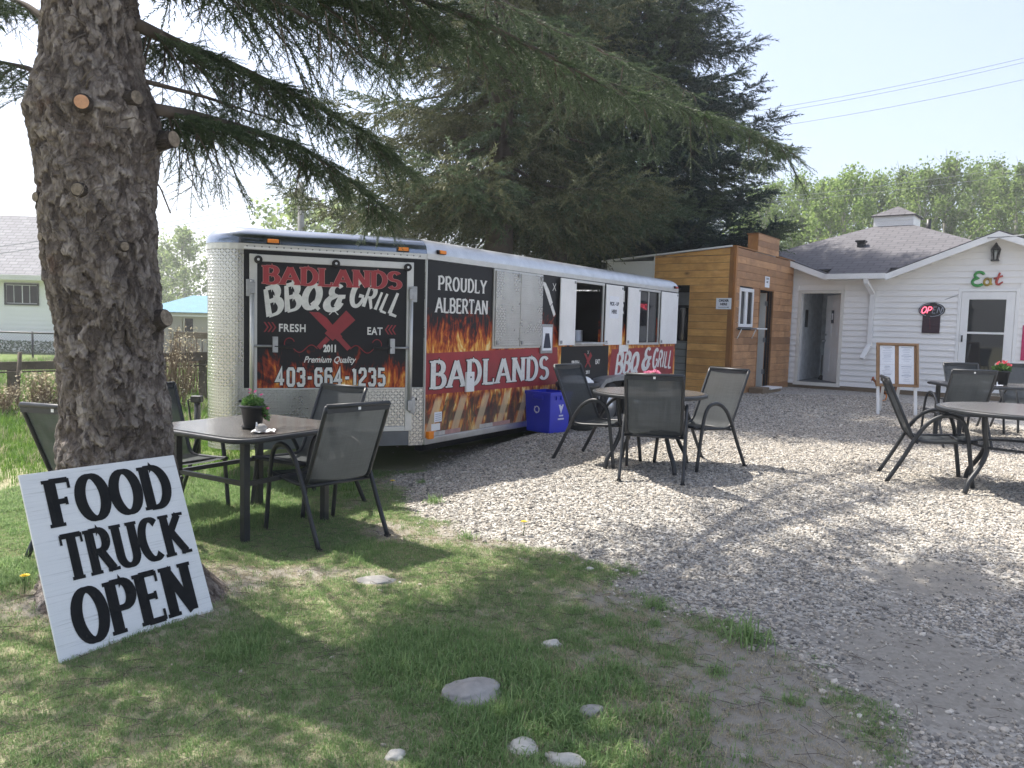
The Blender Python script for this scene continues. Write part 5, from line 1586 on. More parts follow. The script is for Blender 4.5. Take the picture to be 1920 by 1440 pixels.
rf = MB().add([(-.05, .055, 3.128), (3.66, .055, 3.128), (3.66, 2.95, 2.90), (-.10, 2.95, 2.90), (-.05, .055, 3.158), (3.66, .055, 3.158), (3.66, 2.95, 2.93), (-.10, 2.95, 2.93)],
              [(0, 3, 2, 1), (4, 5, 6, 7), (0, 1, 5, 4), (1, 2, 6, 5), (2, 3, 7, 6), (3, 0, 4, 7)]).build('roof', M['white_trim'], shed, Matrix.Identity(4))
# raised false front
MB().box(1.20, 2.50, -.012, .20, 3.166, 3.50).build('false_front', M['shed_trim'], shed, Matrix.Identity(4))
for k in range(3):
    z = 3.135 + k * .125
    MB().box(1.195, 2.505, -.026, -.013, z, z + .121).build('plank', M['shed_plank_shaded'], shed, Matrix.Identity(4))
MB().box(1.17, 2.53, -.03, .22, 3.501, 3.525).build('coping', M['shed_trim'], shed, Matrix.Identity(4))
MB().box(-.02, 1.17, -.035, .05, 3.13, 3.152).box(2.53, 3.66, -.035, .05, 3.13, 3.152).build('coping', M['shed_trim'], shed, Matrix.Identity(4))
w = MB().box(.27, 1.04, -.045, .0, 2.28, 2.35).box(.27, 1.04, -.045, .0, 1.565, 1.63).box(.27, .33, -.045, 0, 1.63, 2.28).box(.98, 1.04, -.045, 0, 1.63, 2.28).box(.58, .71, -.040, 0, 1.63, 2.28).build('window', M['white_trim'], shed, Matrix.Identity(4), bevel=.004)
MB().box(.33, .58, -.012, -.008, 1.63, 2.28).build('pane', M['glass'], w, Matrix.Identity(4))
MB().box(.71, .98, -.022, -.018, 1.63, 2.28).build('pane', M['glass'], w, Matrix.Identity(4))
sl = MB().box(.20, 1.10, -.12, -.02, 1.525, 1.550).build('serving_shelf', M['steel_dark'], shed, Matrix.Identity(4))
MB().box(1.10, 1.86, -.075, -.045, 1.53, 1.556).build('bar', M['white_trim'], sl, Matrix.Identity(4))
for x in (.25, 1.06): MB().tube([(x, -.11, 1.52), (x, -.03, 1.33)], .010, 6).build('bracket', M['white_trim'], sl, Matrix.Identity(4))
MB().box(1.41, 1.44, -.03, .06, .22, 2.40).box(2.28, 2.31, -.03, .06, .22, 2.40).box(1.44, 2.28, -.03, .06, 2.365, 2.40).build('door_frame', M['shed_trim'], shed, Matrix.Identity(4))
dr = MB().box(0, .04, 0, .80, .24, 2.34).build('door', M['shed_trim'], shed, TR(2.225, .10, 0, R(4)))
MB().box(-.006, -.001, 0.001, .80, .25, 2.33).build('door_face', M['cream_trim'], dr, Matrix.Identity(4))
for z in (.55, 1.25, 2.05): MB().box(-.012, .05, -.012, .03, z, z + .10).build('hinge', M['galv'], dr, Matrix.Identity(4))
stp = MB().box(0, .42, -.30, -.02, 0, .13).build('plank_step', M['old_wood'], None, SF @ TR(.95, -.05, gz(4.9, 15.6) - .01), bevel=.008, label='rough timber step below the shed window', cat='step')
MB().box(0, .70, -.34, -.02, 0, .035).build('white_threshold_slab', M['white_paint'], None, SF @ TR(1.42, -.04, gz(5.2, 16) + .07), bevel=.006, label='white slab at the shed door sill', cat='step')
MB().box(0, .75, -.30, -.03, 0, .085).build('plank_step', M['old_wood'], None, SF @ TR(1.40, -.04, gz(5.2, 16) - .02), label='weathered plank under the white slab at the shed door', cat='step')
notice('paper_notice', SS, -.325, -.012, 1.905, 2.125, -.036, [('ORDER', .062, -.17, 2.055, .003), ('HERE', .062, -.17, 1.985, .003)], 'white order here notice with an arrow on the shed corner', arrow=True)
notice('paper_notice', SF, 1.70, 1.99, 2.43, 2.665, -.028, [('ORDER', .052, 1.845, 2.60, .002), ('HERE', .052, 1.845, 2.53, .002)], 'small white notice above the shed door')
# equipment seen through the shed's side doorway
cb = empty('tool_cabinet', SS @ TR(-1.30, .16, .22), 'grey steel drawer cabinet in the shed side doorway', 'cabinet')
MB().box(-.32, .32, 0, .45, .10, 1.02).build('body', M['steel_dark'], cb, Matrix.Identity(4))
for k in range(6): MB().box(-.30, .30, -.025, .0, .14 + k * .145, .265 + k * .145).build('drawer', simple('drawer grey', (.21, .225, .235), .45, .2), cb, Matrix.Identity(4), bevel=.004)
cl = empty('drinks_cooler', SS @ TR(-1.18, .62, .22), 'tall dark glass drinks cooler inside the shed with a lit strip', 'cooler')
MB().box(-.36, .36, .0, .55, 0, 2.10).build('body', M['black_plastic'], cl, Matrix.Identity(4))
MB().box(-.33, .33, -.02, -.002, .30, 1.72).build('glass_door', M['glass'], cl, Matrix.Identity(4))
MB().box(.13, .155, -.035, -.021, 1.10, 1.75).build('light_strip', M['led_cool'], cl, Matrix.Identity(4))
MB().box(-.33, .33, -.015, -.002, 1.78, 2.05).build('header', simple('cooler header', (.35, .37, .40), .3), cl, Matrix.Identity(4))

# ------------------------------------------------------------------ white building
FO = Vector((6.53, 18.171, 0))
FD = Vector((HF.y, -HF.x, 0))
FB = frame(FO, FD)
I4 = Matrix.Identity(4)
house = empty('white_building', FB, 'low white sided building with two front gables and a cupola', 'building')
EZ, PK, PL, PR = 2.79, 3.595, -1.16, 4.07
def top_line(u):
    g = max(0, 1 - abs(u - PR) / 2.02) * (PK - EZ); g2 = max(0, 1 - abs(u - PL) / 2.02) * (PK - EZ)
    return EZ - .06 + max(g, g2)
def regs(z):
    zz = z + .09
    if zz < EZ - .06: return [(-3.2, 8.2)]
    h = (zz - EZ + .06) / (PK - EZ)
    if h > .93: return []
    return [(PL - 2.02 * (1 - h), PL + 2.02 * (1 - h)), (PR - 2.02 * (1 - h), PR + 2.02 * (1 - h))]
BH = [(.14, 1.16, .2, 2.475), (3.40, 4.47, .2, 2.475)]
lap_boards(house, I4, -.02, 8.2, .30, 3.56, .127, BH, M['siding'], top=regs, lip=.030)
b = MB(); wall_grid(b, -3.2, 8.2, .05, 2.72, [(.215, 1.085, .30, 2.395), (3.46, 4.41, .3, 2.42)], .006, .14)
for u0 in (PL, PR): b.add([(u0 - 2.02, .006, 2.72), (u0 + 2.02, .006, 2.72), (u0, .006, PK - .05)], [(0, 1, 2)])
b.build('front_wall', M['siding'], house, I4)
MB().box(8.12, 8.2, .15, 8.5, .05, 2.75).box(-3.2, -3.12, .15, 8.5, .05, 2.75).box(-3.2, 8.2, 8.42, 8.5, .05, 2.75).build('outer_wall', M['siding'], house, I4)
MB().box(-.02, 8.2, -.012, .0, .16, .30).build('foundation_strip', M['old_wood'], house, I4)
# toilet room behind the open door
MB().box(.03, .09, .14, 2.2, .30, 2.5).box(1.75, 1.81, .14, 2.2, .30, 2.5).box(.03, 1.81, 2.2, 2.26, .30, 2.5).box(.03, 1.81, .14, 2.26, 2.5, 2.55).build('room_wall', simple('pale room paint', (.74, .77, .79), .7), house, I4)
MB().box(.03, 1.81, .0, 2.2, .26, .345).build('room_floor', simple('grey lino', (.16, .17, .18), .5), house, I4)
def casing(x0, x1, z0, z1, w=.075, mat='cream_trim'):
    return MB().box(x0 - w, x0, -.028, .02, z0, z1 + w).box(x1, x1 + w, -.028, .02, z0, z1 + w).box(x0, x1, -.028, .02, z1, z1 + w).build('door_casing', M[mat], house, I4, bevel=.004)
casing(.215, 1.085, .30, 2.395); casing(3.46, 4.41, .30, 2.42, .06, 'white_trim')
MB().box(.13, 1.17, -.07, .10, .27, .345).build('door_sill', M['cream_trim'], house, I4)
dl = MB().box(-.85, 0, 0, .045, .36, 2.375).build('panel_door', M['white_paint'], house, TR(1.07, .10, 0, R(-54)))
for (a, c_) in ((-.74, -.47), (-.38, -.11)):
    for z0, z1 in ((.55, 1.15), (1.38, 1.98), (2.08, 2.28)):
        MB().box(a, c_, -.004, -.0005, z0, z1).box(a + .035, c_ - .035, -.010, -.004, z0 + .035, z1 - .035).build('door_panel', M['white_trim'], dl, I4, bevel=.003)
MB().lathe([(.012, 0), (.012, .04), (.03, .05), (.03, .075), (.01, .085)], 14, M=TR(-.79, 0, 1.30, rx=R(90))).lathe([(.025, 0), (.02, .02)], 14, M=TR(-.79, 0, 1.45, rx=R(90))).build('door_knob', M['galv'], dl, I4)
sg = MB().box(-.50, -.36, -.016, -.011, 1.72, 2.02).build('restroom_sign', M['ink'], None, FB @ TR(1.07, .10, 0, R(-54)), label='dark restroom sign on the open white door', cat='sign')
MB().box(-.475, -.435, -.018, -.0165, 1.80, 1.95).box(-.425, -.385, -.018, -.0165, 1.80, 1.95).build('figure_mark', M['paper'], sg, I4)
# things inside
tl = empty('toilet', FB @ TR(.95, 1.55, .345), 'white toilet inside the room behind the open door', 'toilet')
MB().box(-.22, .22, .25, .45, .38, .78).box(-.235, .235, .235, .465, .78, .82).build('tank', M['white_paint'], tl, I4, bevel=.02)
MB().lathe([(.12, 0), (.11, .12), (.15, .28), (.20, .38), (.205, .41)], 24, M=Matrix.Diagonal((1, 1.3, 1, 1))).build('bowl', M['white_paint'], tl, I4)
pg = empty('plunger', FB @ TR(.42, 1.2, .345), 'black rubber plunger standing on the toilet room floor', 'plunger')
MB().lathe([(.075, 0), (.07, .04), (.03, .10), (.014, .12)], 18).build('cup', M['black_rubber'], pg, I4)
MB().lathe([(.011, .11), (.011, .60)], 10).build('handle', M['fence_wood'], pg, I4)
MB().box(-.005, .0, 0, .22, 0, .42).build('wall_dispenser', M['black_plastic'], None, FB @ TR(.10, .75, 1.62), label='dark wall dispenser inside the toilet room', cat='dispenser')
# storm door
sd = MB().box(3.465, 3.60, -.02, .02, .36, 2.41).box(4.25, 4.405, -.02, .02, .36, 2.41).box(3.60, 4.25, -.02, .02, 2.262, 2.41).box(3.60, 4.25, -.02, .02, .36, .60).box(3.60, 4.25, -.018, .018, 1.555, 1.595).build('storm_door', M['white_trim'], house, I4, bevel=.004)
MB().box(3.60, 4.25, -.003, .003, 1.596, 2.261).build('pane', M['glass'], sd, I4); MB().box(3.60, 4.25, -.003, .003, .601, 1.554).build('pane', M['glass'], sd, I4)
MB().box(3.505, 3.53, -.055, -.02, 1.38, 1.52).build('handle', M['black_plastic'], sd, I4, bevel=.006)
# roof
ap = (1.4, 3.8, 4.46); e0, e1 = -2.75, 5.55
uv_roof('roof', [[(-2.38, .02, 2.948), (.84, .02, 2.948), (.84, -.35, 2.80), (2.06, -.35, 2.80), (2.06, .02, 2.948), (5.18, .02, 2.948), ap], [(e1, -.35, 2.80), (e1, 7.95, 2.80), ap], [(e1, 7.95, 2.80), (e0, 7.95, 2.80), ap], [(e0, 7.95, 2.80), (e0, -.35, 2.80), ap]], M['shingle'], house, I4, .04)
for u0 in (PL, PR):
    uv_roof('gable_roof', [[(u0 - 2.10, -.36, EZ - .02), (u0, -.36, PK + .012), (u0, 1.75, PK + .012), (u0 - 2.10, 1.75, EZ - .02)][::-1], [(u0, -.36, PK + .012), (u0 + 2.10, -.36, EZ - .02), (u0 + 2.10, 1.75, EZ - .02), (u0, 1.75, PK + .012)][::-1]], M['shingle'], house, I4, .010)
    k = (PK - EZ) / 2.02
    MB().prism([(u0 - 2.02, EZ - .135), (u0, PK - .135), (u0, PK - .002), (u0 - 2.02, EZ - .002)], -.385, -.355).prism([(u0, PK - .135), (u0 + 2.02, EZ - .135), (u0 + 2.02, EZ - .002), (u0, PK - .002)], -.385, -.355).build('rake_board', M['white_trim'], house, I4)
    MB().prism([(u0 - 2.05, EZ - .105), (u0, PK - .100), (u0, PK - .075), (u0 - 2.05, EZ - .080)], -.354, .0).prism([(u0, PK - .100), (u0 + 2.05, EZ - .105), (u0 + 2.05, EZ - .08), (u0, PK - .075)], -.354, .0).build('soffit', M['cream_trim'], house, I4)
MB().box(.84, 2.06, -.354, .0, EZ - .105, EZ - .08).build('soffit', M['cream_trim'], house, I4)
gt = MB().box(.856, 2.05, -.49, -.386, 2.685, 2.70).box(.856, 2.05, -.49, -.478, 2.70, 2.80).box(.856, 2.05, -.386, -.356, 2.685, 2.80).box(.850, .860, -.49, -.386, 2.70, 2.80).box(2.046, 2.056, -.49, -.386, 2.70, 2.80).build('gutter', M['white_trim'], house, I4)
def spout(pts, w=.045, d=.032):
    b = MB()
    for i in range(len(pts) - 1):
        p, q = Vector(pts[i]), Vector(pts[i + 1]); t = (q - p).normalized()
        e = Vector((1, 0, 0)); e = (e - t * e.dot(t)).normalized(); f = t.cross(e)
        vs = [r_ + e * sx * w + f * sy * d for r_ in (p - t * .004, q + t * .004) for sx, sy in ((-1, -1), (1, -1), (1, 1), (-1, 1))]
        b.add(vs, [(0, 1, 2, 3), (7, 6, 5, 4), (0, 4, 5, 1), (1, 5, 6, 2), (2, 6, 7, 3), (3, 7, 4, 0)])
    return b
spout([(1.67, -.43, 2.69), (1.69, -.42, 2.60), (1.755, -.065, 2.38), (1.75, -.065, 1.25), (1.66, -.28, .95)]).build('downspout', M['white_trim'], gt, I4)
# cupola, vents
cu = MB().box(.935, 1.868, 3.33, 4.26, 4.15, 4.55).build('cupola', M['siding'], house, I4)
lap_boards(cu, frame((0, 3.33, 0), (1, 0, 0)), .935, 1.868, 4.27, 4.55, .14, [], M['siding'])
uv_roof('cupola_roof', [[(.87, 3.26, 4.54), (1.93, 3.26, 4.54), (1.4, 3.8, 4.83)], [(1.93, 3.26, 4.54), (1.93, 4.33, 4.54), (1.4, 3.8, 4.83)], [(1.93, 4.33, 4.54), (.87, 4.33, 4.54), (1.4, 3.8, 4.83)], [(.87, 4.33, 4.54), (.87, 3.26, 4.54), (1.4, 3.8, 4.83)]], M['shingle'], cu, I4)
MB().lathe([(.055, 3.9), (.055, 4.34)], 14, M=TR(2.27, 3.0, 0)).build('vent_pipe', M['black_plastic'], house, I4)
MB().box(.97, 1.13, 1.60, 1.78, 3.55, 3.73).box(.94, 1.16, 1.54, 1.80, 3.70, 3.745).build('roof_vent', M['black_plastic'], house, I4, bevel=.006)
# lantern, Eat letters, OPEN sign
ln = empty('wall_lantern', FB @ TR(4.01, -.10, 3.03), 'black coach lantern under the gable peak', 'lantern')
MB().box(-.07, .07, -.07, .07, 0, .025).lathe([(.095, .23), (.07, .27), (.035, .32), (.02, .35), (.008, .37)], 6, cap0=True).build('cap', M['black_plastic'], ln, I4)
for k in range(6):
    a = R(60 * k); MB().tube([(.055 * math.cos(a), .055 * math.sin(a), .02), (.085 * math.cos(a), .085 * math.sin(a), .235)], .006, 5).build('bar', M['black_plastic'], ln, I4)
MB().lathe([(.048, .025), (.078, .23)], 6, cap0=False, cap1=False).build('glass', M['clear'], ln, I4)
MB().lathe([(.012, .025), (.012, .12), (.022, .16), (.001, .20)], 10).build('bulb', M['white_paint'], ln, I4)
MB().box(-.02, .02, .0, .10, .28, .31).build('arm', M['black_plastic'], ln, I4)
et = empty('wall_letters', FB @ TR(3.62, -.035, 2.53), 'green, yellow and red metal letters spelling Eat above the storm door', 'sign')
def scr(name, pts, r_, mat):
    MB().tube([(p[0], 0, p[1]) for p in pts], r_, 8, flat=1).build(name, mat, et, I4)
scr('letter_e', arc(.125, .225, .085, .065, 20, 250, 14) + arc(.105, .085, .10, .075, 100, 330, 16), [.022] * 4 + [.030] * 22 + [.022] * 6, simple('green enamel', (.03, .26, .05), .4, 0, .25, 9)) if False else None
MB().tube([(p[0], 0, p[1]) for p in arc(.130, .225, .080, .062, 10, 262, 14) + arc(.110, .085, .098, .075, 100, 330, 16)], .027, 8).build('letter', simple('green enamel', (.03, .26, .05), .4, 0, .3, 9), et, I4)
MB().tube([(p[0], 0, p[1]) for p in arc(.275, .085, .055, .065, 60, 420, 18)], .022, 8).tube([(.335, 0, .16), (.335, 0, .06), (.36, 0, .03)], .020, 8).build('letter', simple('ochre enamel', (.36, .26, .03), .45, 0, .4, 9), et, I4)
MB().tube([(.485, 0, .27), (.43, 0, .08), (.445, 0, .04), (.48, 0, .03), (.545, 0, .085)], [.018, .026, .026, .022, .014], 8).tube([(.385, 0, .15), (.54, 0, .205)], .018, 8).build('letter', simple('red enamel', (.42, .05, .03), .4, 0, .35, 9), et, I4)
op = empty('open_sign', FB @ TR(2.928, -.05, 2.035), 'oval lit OPEN sign with an hours panel on the white wall', 'sign')
b = MB().prism([(.25 * math.cos(R(a)), .155 * math.sin(R(a))) for a in range(0, 360, 10)], 0, .03); b.build('oval_panel', M['black_plastic'], op, I4)
MB().box(-.165, .17, .005, .03, -.49, -.10).build('hours_panel', simple('hours panel', (.03, .008, .02), .4), op, I4)
for k in range(5): MB().box(-.03 + .004 * k, -.02 + .004 * k, -.002, .004, -.20 - .05 * k, -.18 - .05 * k).build('print_mark', M['dark_red'], op, I4)
for a0, a1 in ((100, 250), (265, 430)):
    MB().tube([(.225 * math.cos(R(a)), -.012, .135 * math.sin(R(a))) for a in range(a0, a1, 8)], .007, 6).build('rim_tube', M['grey_ink'], op, I4)
def tubes(text, x, mat):
    g = GL[text]
    b = MB()
    for pts, closed, e in g[1]:
        q = [(x + (p[0] * .135 + p[1] * .03), -.016, -.065 + p[1] * .13) for p in pts]
        if closed: q.append(q[0])
        b.tube(q, .008, 6)
    b.build('neon_letter', mat, op, I4)
tubes('O', -.205, M['led_red']); tubes('P', -.100, M['led_red']); tubes('E', -.005, M['grey_ink']); tubes('N', .085, M['grey_ink'])
MB().tube([(2.95, -.02, 2.19), (3.10, -.012, 2.23), (3.40, -.03, 2.36)], .006, 5).build('sign_cord', M['wire'], None, FB, label='thin cable from the OPEN sign to the door frame', cat='cable')
MB().box(0, .25, -.006, .0, 0, .70).build('pink_banner', simple('magenta cloth', (.5, .03, .12), .7), None, FB @ TR(4.56, -.03, 1.05), label='magenta banner at the right edge by the storm door', cat='banner')

# ------------------------------------------------------------------ neighbours on the left
p0, p1 = at(-260, 655, 28), at(146, 664, 28)
lh = empty('neighbour_house', frame((p0.x, 28, 0), (1, .02)), 'white sided house with grey roof at the left edge', 'house')
W_ = p1.x - p0.x
wl, wr = at(5, 530, 28), at(70, 573, 28)
wx0, wx1, wz0, wz1 = wl.x - p0.x, wr.x - p0.x, wr.z, wl.z
ez = at(20, 515, 28).z
lap_boards(lh, I4, 0, W_, at(30, 655, 28).z - .05, ez, .16, [(wx0, wx1, wz0, wz1)], M['siding'])
b = MB(); wall_grid(b, 0, W_, -.1, ez, [(wx0 + .05, wx1 - .05, wz0 + .05, wz1 - .05)], .01, .15); b.build('front_wall', M['siding'], lh, I4)
MB().box(W_ - .1, W_, .1, 5, -.1, ez).build('side_wall', M['siding'], lh, I4)
wn_ = MB().box(wx0, wx1, -.05, .0, wz1 - .06, wz1).box(wx0, wx1, -.05, .0, wz0, wz0 + .06).box(wx0, wx0 + .06, -.05, 0, wz0, wz1).box(wx1 - .06, wx1, -.05, 0, wz0, wz1).build('window', M['black_plastic'], lh, I4)
for a, c_ in ((.06, .26), (.28, .50), (.53, .72), (.74, .94)):
    x0, x1 = wx0 + (wx1 - wx0) * a, wx0 + (wx1 - wx0) * c_
    MB().box(x0, x1, -.015, -.01, wz0 + .08, wz1 - .08).build('pane', M['glass_dim'], wn_, I4)
MB().box(wx0 + .06, wx1 - .06, -.008, .03, wz0 + .06, wz1 - .06).build('sash', M['white_trim'], wn_, I4)
rt_ = at(20, 404, 30.5).z
uv_roof('roof', [[(-.5, -.5, ez - .05), (W_ + .4, -.5, ez - .05), (W_ + .4, 2.5, rt_), (-.5, 2.5, rt_)], [(W_ + .4, 5.5, ez - .05), (-.5, 5.5, ez - .05), (-.5, 2.5, rt_), (W_ + .4, 2.5, rt_)]], M['shingle_grey'], lh, I4, .08)
MB().box(-.5, W_ + .4, -.56, -.50, ez - .20, ez - .02).build('fascia', M['cream_trim'], lh, I4)
MB().box(-.4, W_ + .3, -.5, .0, ez - .10, ez - .06).build('soffit', M['cream_trim'], lh, I4)
hd = MB()
# chain-link fence in front of it
fY = 23.0
cf = empty('chain_link_fence', Matrix.Translation((at(-200, 623, fY).x, fY, 0)), 'black chain-link fence in front of the white neighbour house', 'fence')
ft, fb = at(40, 623, fY).z, at(40, 676, fY).z
fl = at(230, 623, fY).x - at(-200, 623, fY).x
MB().tube([(0, 0, ft), (fl, 0, ft - .02)], .025, 8).build('top_rail', M['black_plastic'], cf, I4)
for px_ in (-150, 61, 190):
    x = at(px_, 640, fY).x - at(-200, 623, fY).x
    MB().tube([(x, 0, fb - .3), (x, 0, ft + .03)], .03, 8).build('post', M['black_plastic'], cf, I4)
b = MB(); hh_ = ft - fb
k = -hh_
while k < fl:
    for sg_ in (1, -1):
        x0, x1 = (k, k + hh_) if sg_ > 0 else (k + hh_, k)
        b.add([(x0 - .004, .01 * sg_, fb), (x0 + .004, .01 * sg_, fb), (x1 + .004, .01 * sg_, ft), (x1 - .004, .01 * sg_, ft)], [(0, 1, 2, 3)])
    k += .085
b.build('wire_mesh', M['galv'], cf, I4)
hg = MB()
xs_ = at(-200, 660, 26).x
hp = np.array([[RNG.uniform(0, 7.5), RNG.uniform(-.25, .25), RNG.uniform(0, .55)] for _ in range(5000)])
hd_o = bpy.data.objects.new('low_hedge', arrays_mesh('low_hedge', *expand(hp, RNG.normal(0, 1, (5000, 3)), RNG.uniform(.05, .10, 5000), LEAFV, LEAFF), M['needle']))
link(hd_o); hd_o.location = (xs_, 27.2, at(50, 668, 27.2).z); tag(hd_o, 'dark low hedge along the foot of the white house', 'hedge')

# rail fence
def rail_fence(pxs, Y0, Y1, top_px, label, rail_h, pipe=None, lean=None):
    (xa, ya), (xb, yb) = top_px
    A, B_ = at(xa, ya, Y0), at(xb, yb, Y1)
    root = empty('rail_fence', Matrix.Translation((A.x, A.y, 0)), label, 'fence', 'old wooden rail fences')
    d = Vector((B_.x - A.x, B_.y - A.y, B_.z - A.z)); n = Vector((-d.y, d.x, 0)).normalized()
    o = Vector((0, 0, A.z))
    b = MB()
    q = [o + n * s * .02 + Vector((0, 0, zz)) for zz in (-rail_h, 0) for s in (-1, 1)]
    b.add([*q, *[v + d for v in q]], [(0, 2, 3, 1), (4, 5, 7, 6), (0, 1, 5, 4), (2, 6, 7, 3), (0, 4, 6, 2), (1, 3, 7, 5)])
    b.build('rail', M['fence_wood'], root, I4)
    for px_ in pxs:
        f = (px_ - xa) / (xb - xa)
        p = o + d * f
        g = gz(A.x + p.x, A.y + p.y)
        MB().box(-.055, .055, -.05, .05, g - .1, p.z - rail_h + .02).build('post', M['fence_wood'], root, TR(p.x, p.y + .075, 0, .1))
    if pipe:
        MB().tube([o + Vector((0, -.06, -rail_h - pipe)), o + d + Vector((0, -.06, -rail_h - pipe + .01))], .014, 6).build('pipe', M['fence_wood'], root, I4)
    return root
rail_fence([-60, 12], 11.6, 12.6, ((-90, 680), (150, 676)), 'weathered rail fence at the left edge in front of the white house', .13, .035)
rail_fence([377, 300], 12.9, 12.9, ((250, 664), (440, 658)), 'weathered rail fence between the spruce trunk and the trailer', .15, .08)
p = at(30, 790, 11.4); q = at(33, 660, 11.4)
MB().tube([(0, 0, -.1), (.07, .02, q.z - gz(p.x, p.y))], .032, 6).build('leaning_stake', M['fence_wood'], None, Matrix.Translation((p.x, 11.4, gz(p.x, p.y))), label='dark leaning stake beside the left fence post', cat='stake')
# deck rail farther back
dY = 20
a, c_ = at(326, 622, dY), at(440, 620, dY)
dk = empty('deck_railing', Matrix.Translation((a.x, dY, 0)), 'timber deck railing with thin balusters left of the trailer', 'railing')
MB().box(0, c_.x - a.x, -.03, .03, a.z - .16, a.z).build('top_rail', M['old_wood'], dk, I4)
for k in range(11): MB().box(k * .145, k * .145 + .02, -.01, .01, a.z - .75, a.z - .16).build('baluster', M['black_plastic'], dk, I4)
MB().box(0, .09, -.04, .04, -.1, a.z - .16).box(1.4, 1.49, -.04, .04, -.1, a.z - .16).box(0, 1.6, -.03, .03, a.z - .80, a.z - .72).build('post', M['old_wood'], dk, I4)
# low beige shed and blue roof house
sY = 30
a, c_ = at(300, 592, sY), at(440, 590, sY)
sb = empty('garden_shed', Matrix.Translation((a.x, sY, 0)), 'low beige shed with a black doorway below the blue roof', 'shed')
b = MB(); hx = at(341, 597, sY).x - a.x; hx1 = at(362, 620, sY).x - a.x
wall_grid(b, 0, c_.x - a.x, -.2, a.z, [(hx, hx1, at(350, 622, sY).z, at(350, 597, sY).z)], 0, .12); b.build('front_wall', M['siding_cream'], sb, I4)
MB().box(hx - .1, hx1 + .1, .5, .6, 0, a.z).build('inner_wall', M['dark'], sb, I4)
MB().box(-.1, c_.x - a.x, -.15, 2.0, a.z, a.z + .06).build('roof', M['cream_trim'], sb, I4)
bY = 48
rl_, rp = at(262, 583, bY), at(330, 554, bY)
bh = empty('blue_roof_house', Matrix.Translation((rl_.x, bY, 0)), 'distant low house with a light blue metal roof', 'house')
xe = at(470, 583, bY).x - rl_.x; xr = at(365, 556, bY).x - rl_.x; xp = at(318, 555, bY).x - rl_.x
uv_roof('roof', [[(-.3, 0, rl_.z), (xe, 0, rl_.z), (xr + 1.0, 3.5, rp.z + .12), (xp, 3.5, rp.z + .12)], [(xe, 0, rl_.z), (xe, 7, rl_.z), (xr + 1.0, 3.5, rp.z + .12)], [(-.3, 7, rl_.z), (-.3, 0, rl_.z), (xp, 3.5, rp.z + .12)]], M['blue_roof'], bh, I4, .05)
MB().box(0, xe, .4, .5, -1.2, rl_.z).build('front_wall', M['siding_cream'], bh, I4)
x = at(380, 600, bY).x - rl_.x
w = MB().box(x, x + .75, .36, .399, rl_.z - 1.3, rl_.z - .25).build('window', M['white_trim'], bh, I4); MB().box(x + .07, x + .68, .345, .359, rl_.z - 1.2, rl_.z - .33).build('pane', M['glass'], w, I4)

# dry shrubs
def dry_shrub(px_, py_, Y, h, n, spread, lb, mat='dry_stem', leaf=0):
    p = at(px_, py_, Y); r = random.Random(int(px_ * 7 + py_))
    root = empty('dry_shrub', Matrix.Translation((p.x, Y, gz(p.x, Y))), lb, 'shrub', 'bare shrubs by the fence')
    b = MB()
    for k in range(n):
        a = r.uniform(0, 6.28); l = h * r.uniform(.5, 1.1); s = spread * r.uniform(.2, 1)
        q = Vector((r.gauss(0, spread * .3), r.gauss(0, .1), 0)); e = q + Vector((math.cos(a) * s, math.sin(a) * s * .5, l)); m_ = q.lerp(e, .5) + Vector((r.uniform(-.08, .08), 0, .04))
        b.tube([q, m_, e], [.008, .006, .002], 4, caps=False)
        for j in range(4):
            t = r.uniform(.35, .9); s0 = q.lerp(e, t); b.tube([s0, s0 + Vector((r.uniform(-.14, .14), r.uniform(-.1, .1), r.uniform(.05, .22)))], [.003, .001], 3, caps=False)
    b.build('stems', M[mat], root, I4)
    if leaf:
        P = np.array([[r.gauss(0, spread * .55), r.gauss(0, .15), r.uniform(.05, h)] for _ in range(leaf)])
        soup('dry_leaves', [expand(P, RNG.normal(0, 1, (leaf, 3)), RNG.uniform(.02, .05, leaf), LEAFV, LEAFF)], M['grass_dry'], root)
dry_shrub(322, 745, 11.8, 1.35, 60, .38, 'tall bare reddish shrub right of the spruce trunk', leaf=700)
dry_shrub(352, 745, 13.6, 1.15, 40, .30, 'smaller bare shrub touching the rail fence by the trailer', leaf=300)
dry_shrub(88, 770, 11.0, .62, 70, .36, 'dry tangled bush by the left rail fence', leaf=1100)
dry_shrub(8, 790, 10.6, .45, 40, .25, 'low dry weeds at the far left fence post', leaf=500)

# ------------------------------------------------------------------ utility pole and wires
uY = 33
p = at(564, 355, uY)
up = empty('utility_pole', Matrix.Translation((p.x, uY, 0)), 'grey wooden utility pole above the trailer nose', 'pole')
MB().tube([(0, 0, -.3), (.02, 0, p.z + .3)], [.17, .13], 12).build('shaft', simple('grey pole', (.20, .20, .19), .9, 0, .25, 4), up, I4)
MB().box(-.1, .75, -.06, .06, p.z - .45, p.z - .33).build('crossarm', simple('grey arm', (.22, .21, .2), .9), up, I4)
def wire(a, Ya, c_, Yc, lb, sag=.15, r_=.009):
    A, B_ = at(*a, Ya), at(*c_, Yc)
    pts = [A.lerp(B_, t) - Vector((0, 0, sag * 4 * t * (1 - t))) for t in [i / 12 for i in range(13)]]
    MB().tube([q - A for q in pts], r_, 5).build('overhead_wire', M['wire'], None, Matrix.Translation(A), label=lb, cat='wire', group='overhead wires')
wire((1400, 211), 34, (1990, 92), 30, 'uppermost wire crossing the sky at the right')
wire((1400, 219), 34, (1990, 100), 30, 'wire just below the uppermost one at the right')
wire((1400, 245), 34, (1990, 133), 30, 'third wire crossing the sky at the right')
wire((1370, 378), 40, (1990, 300), 34, 'low wire crossing in front of the poplars')
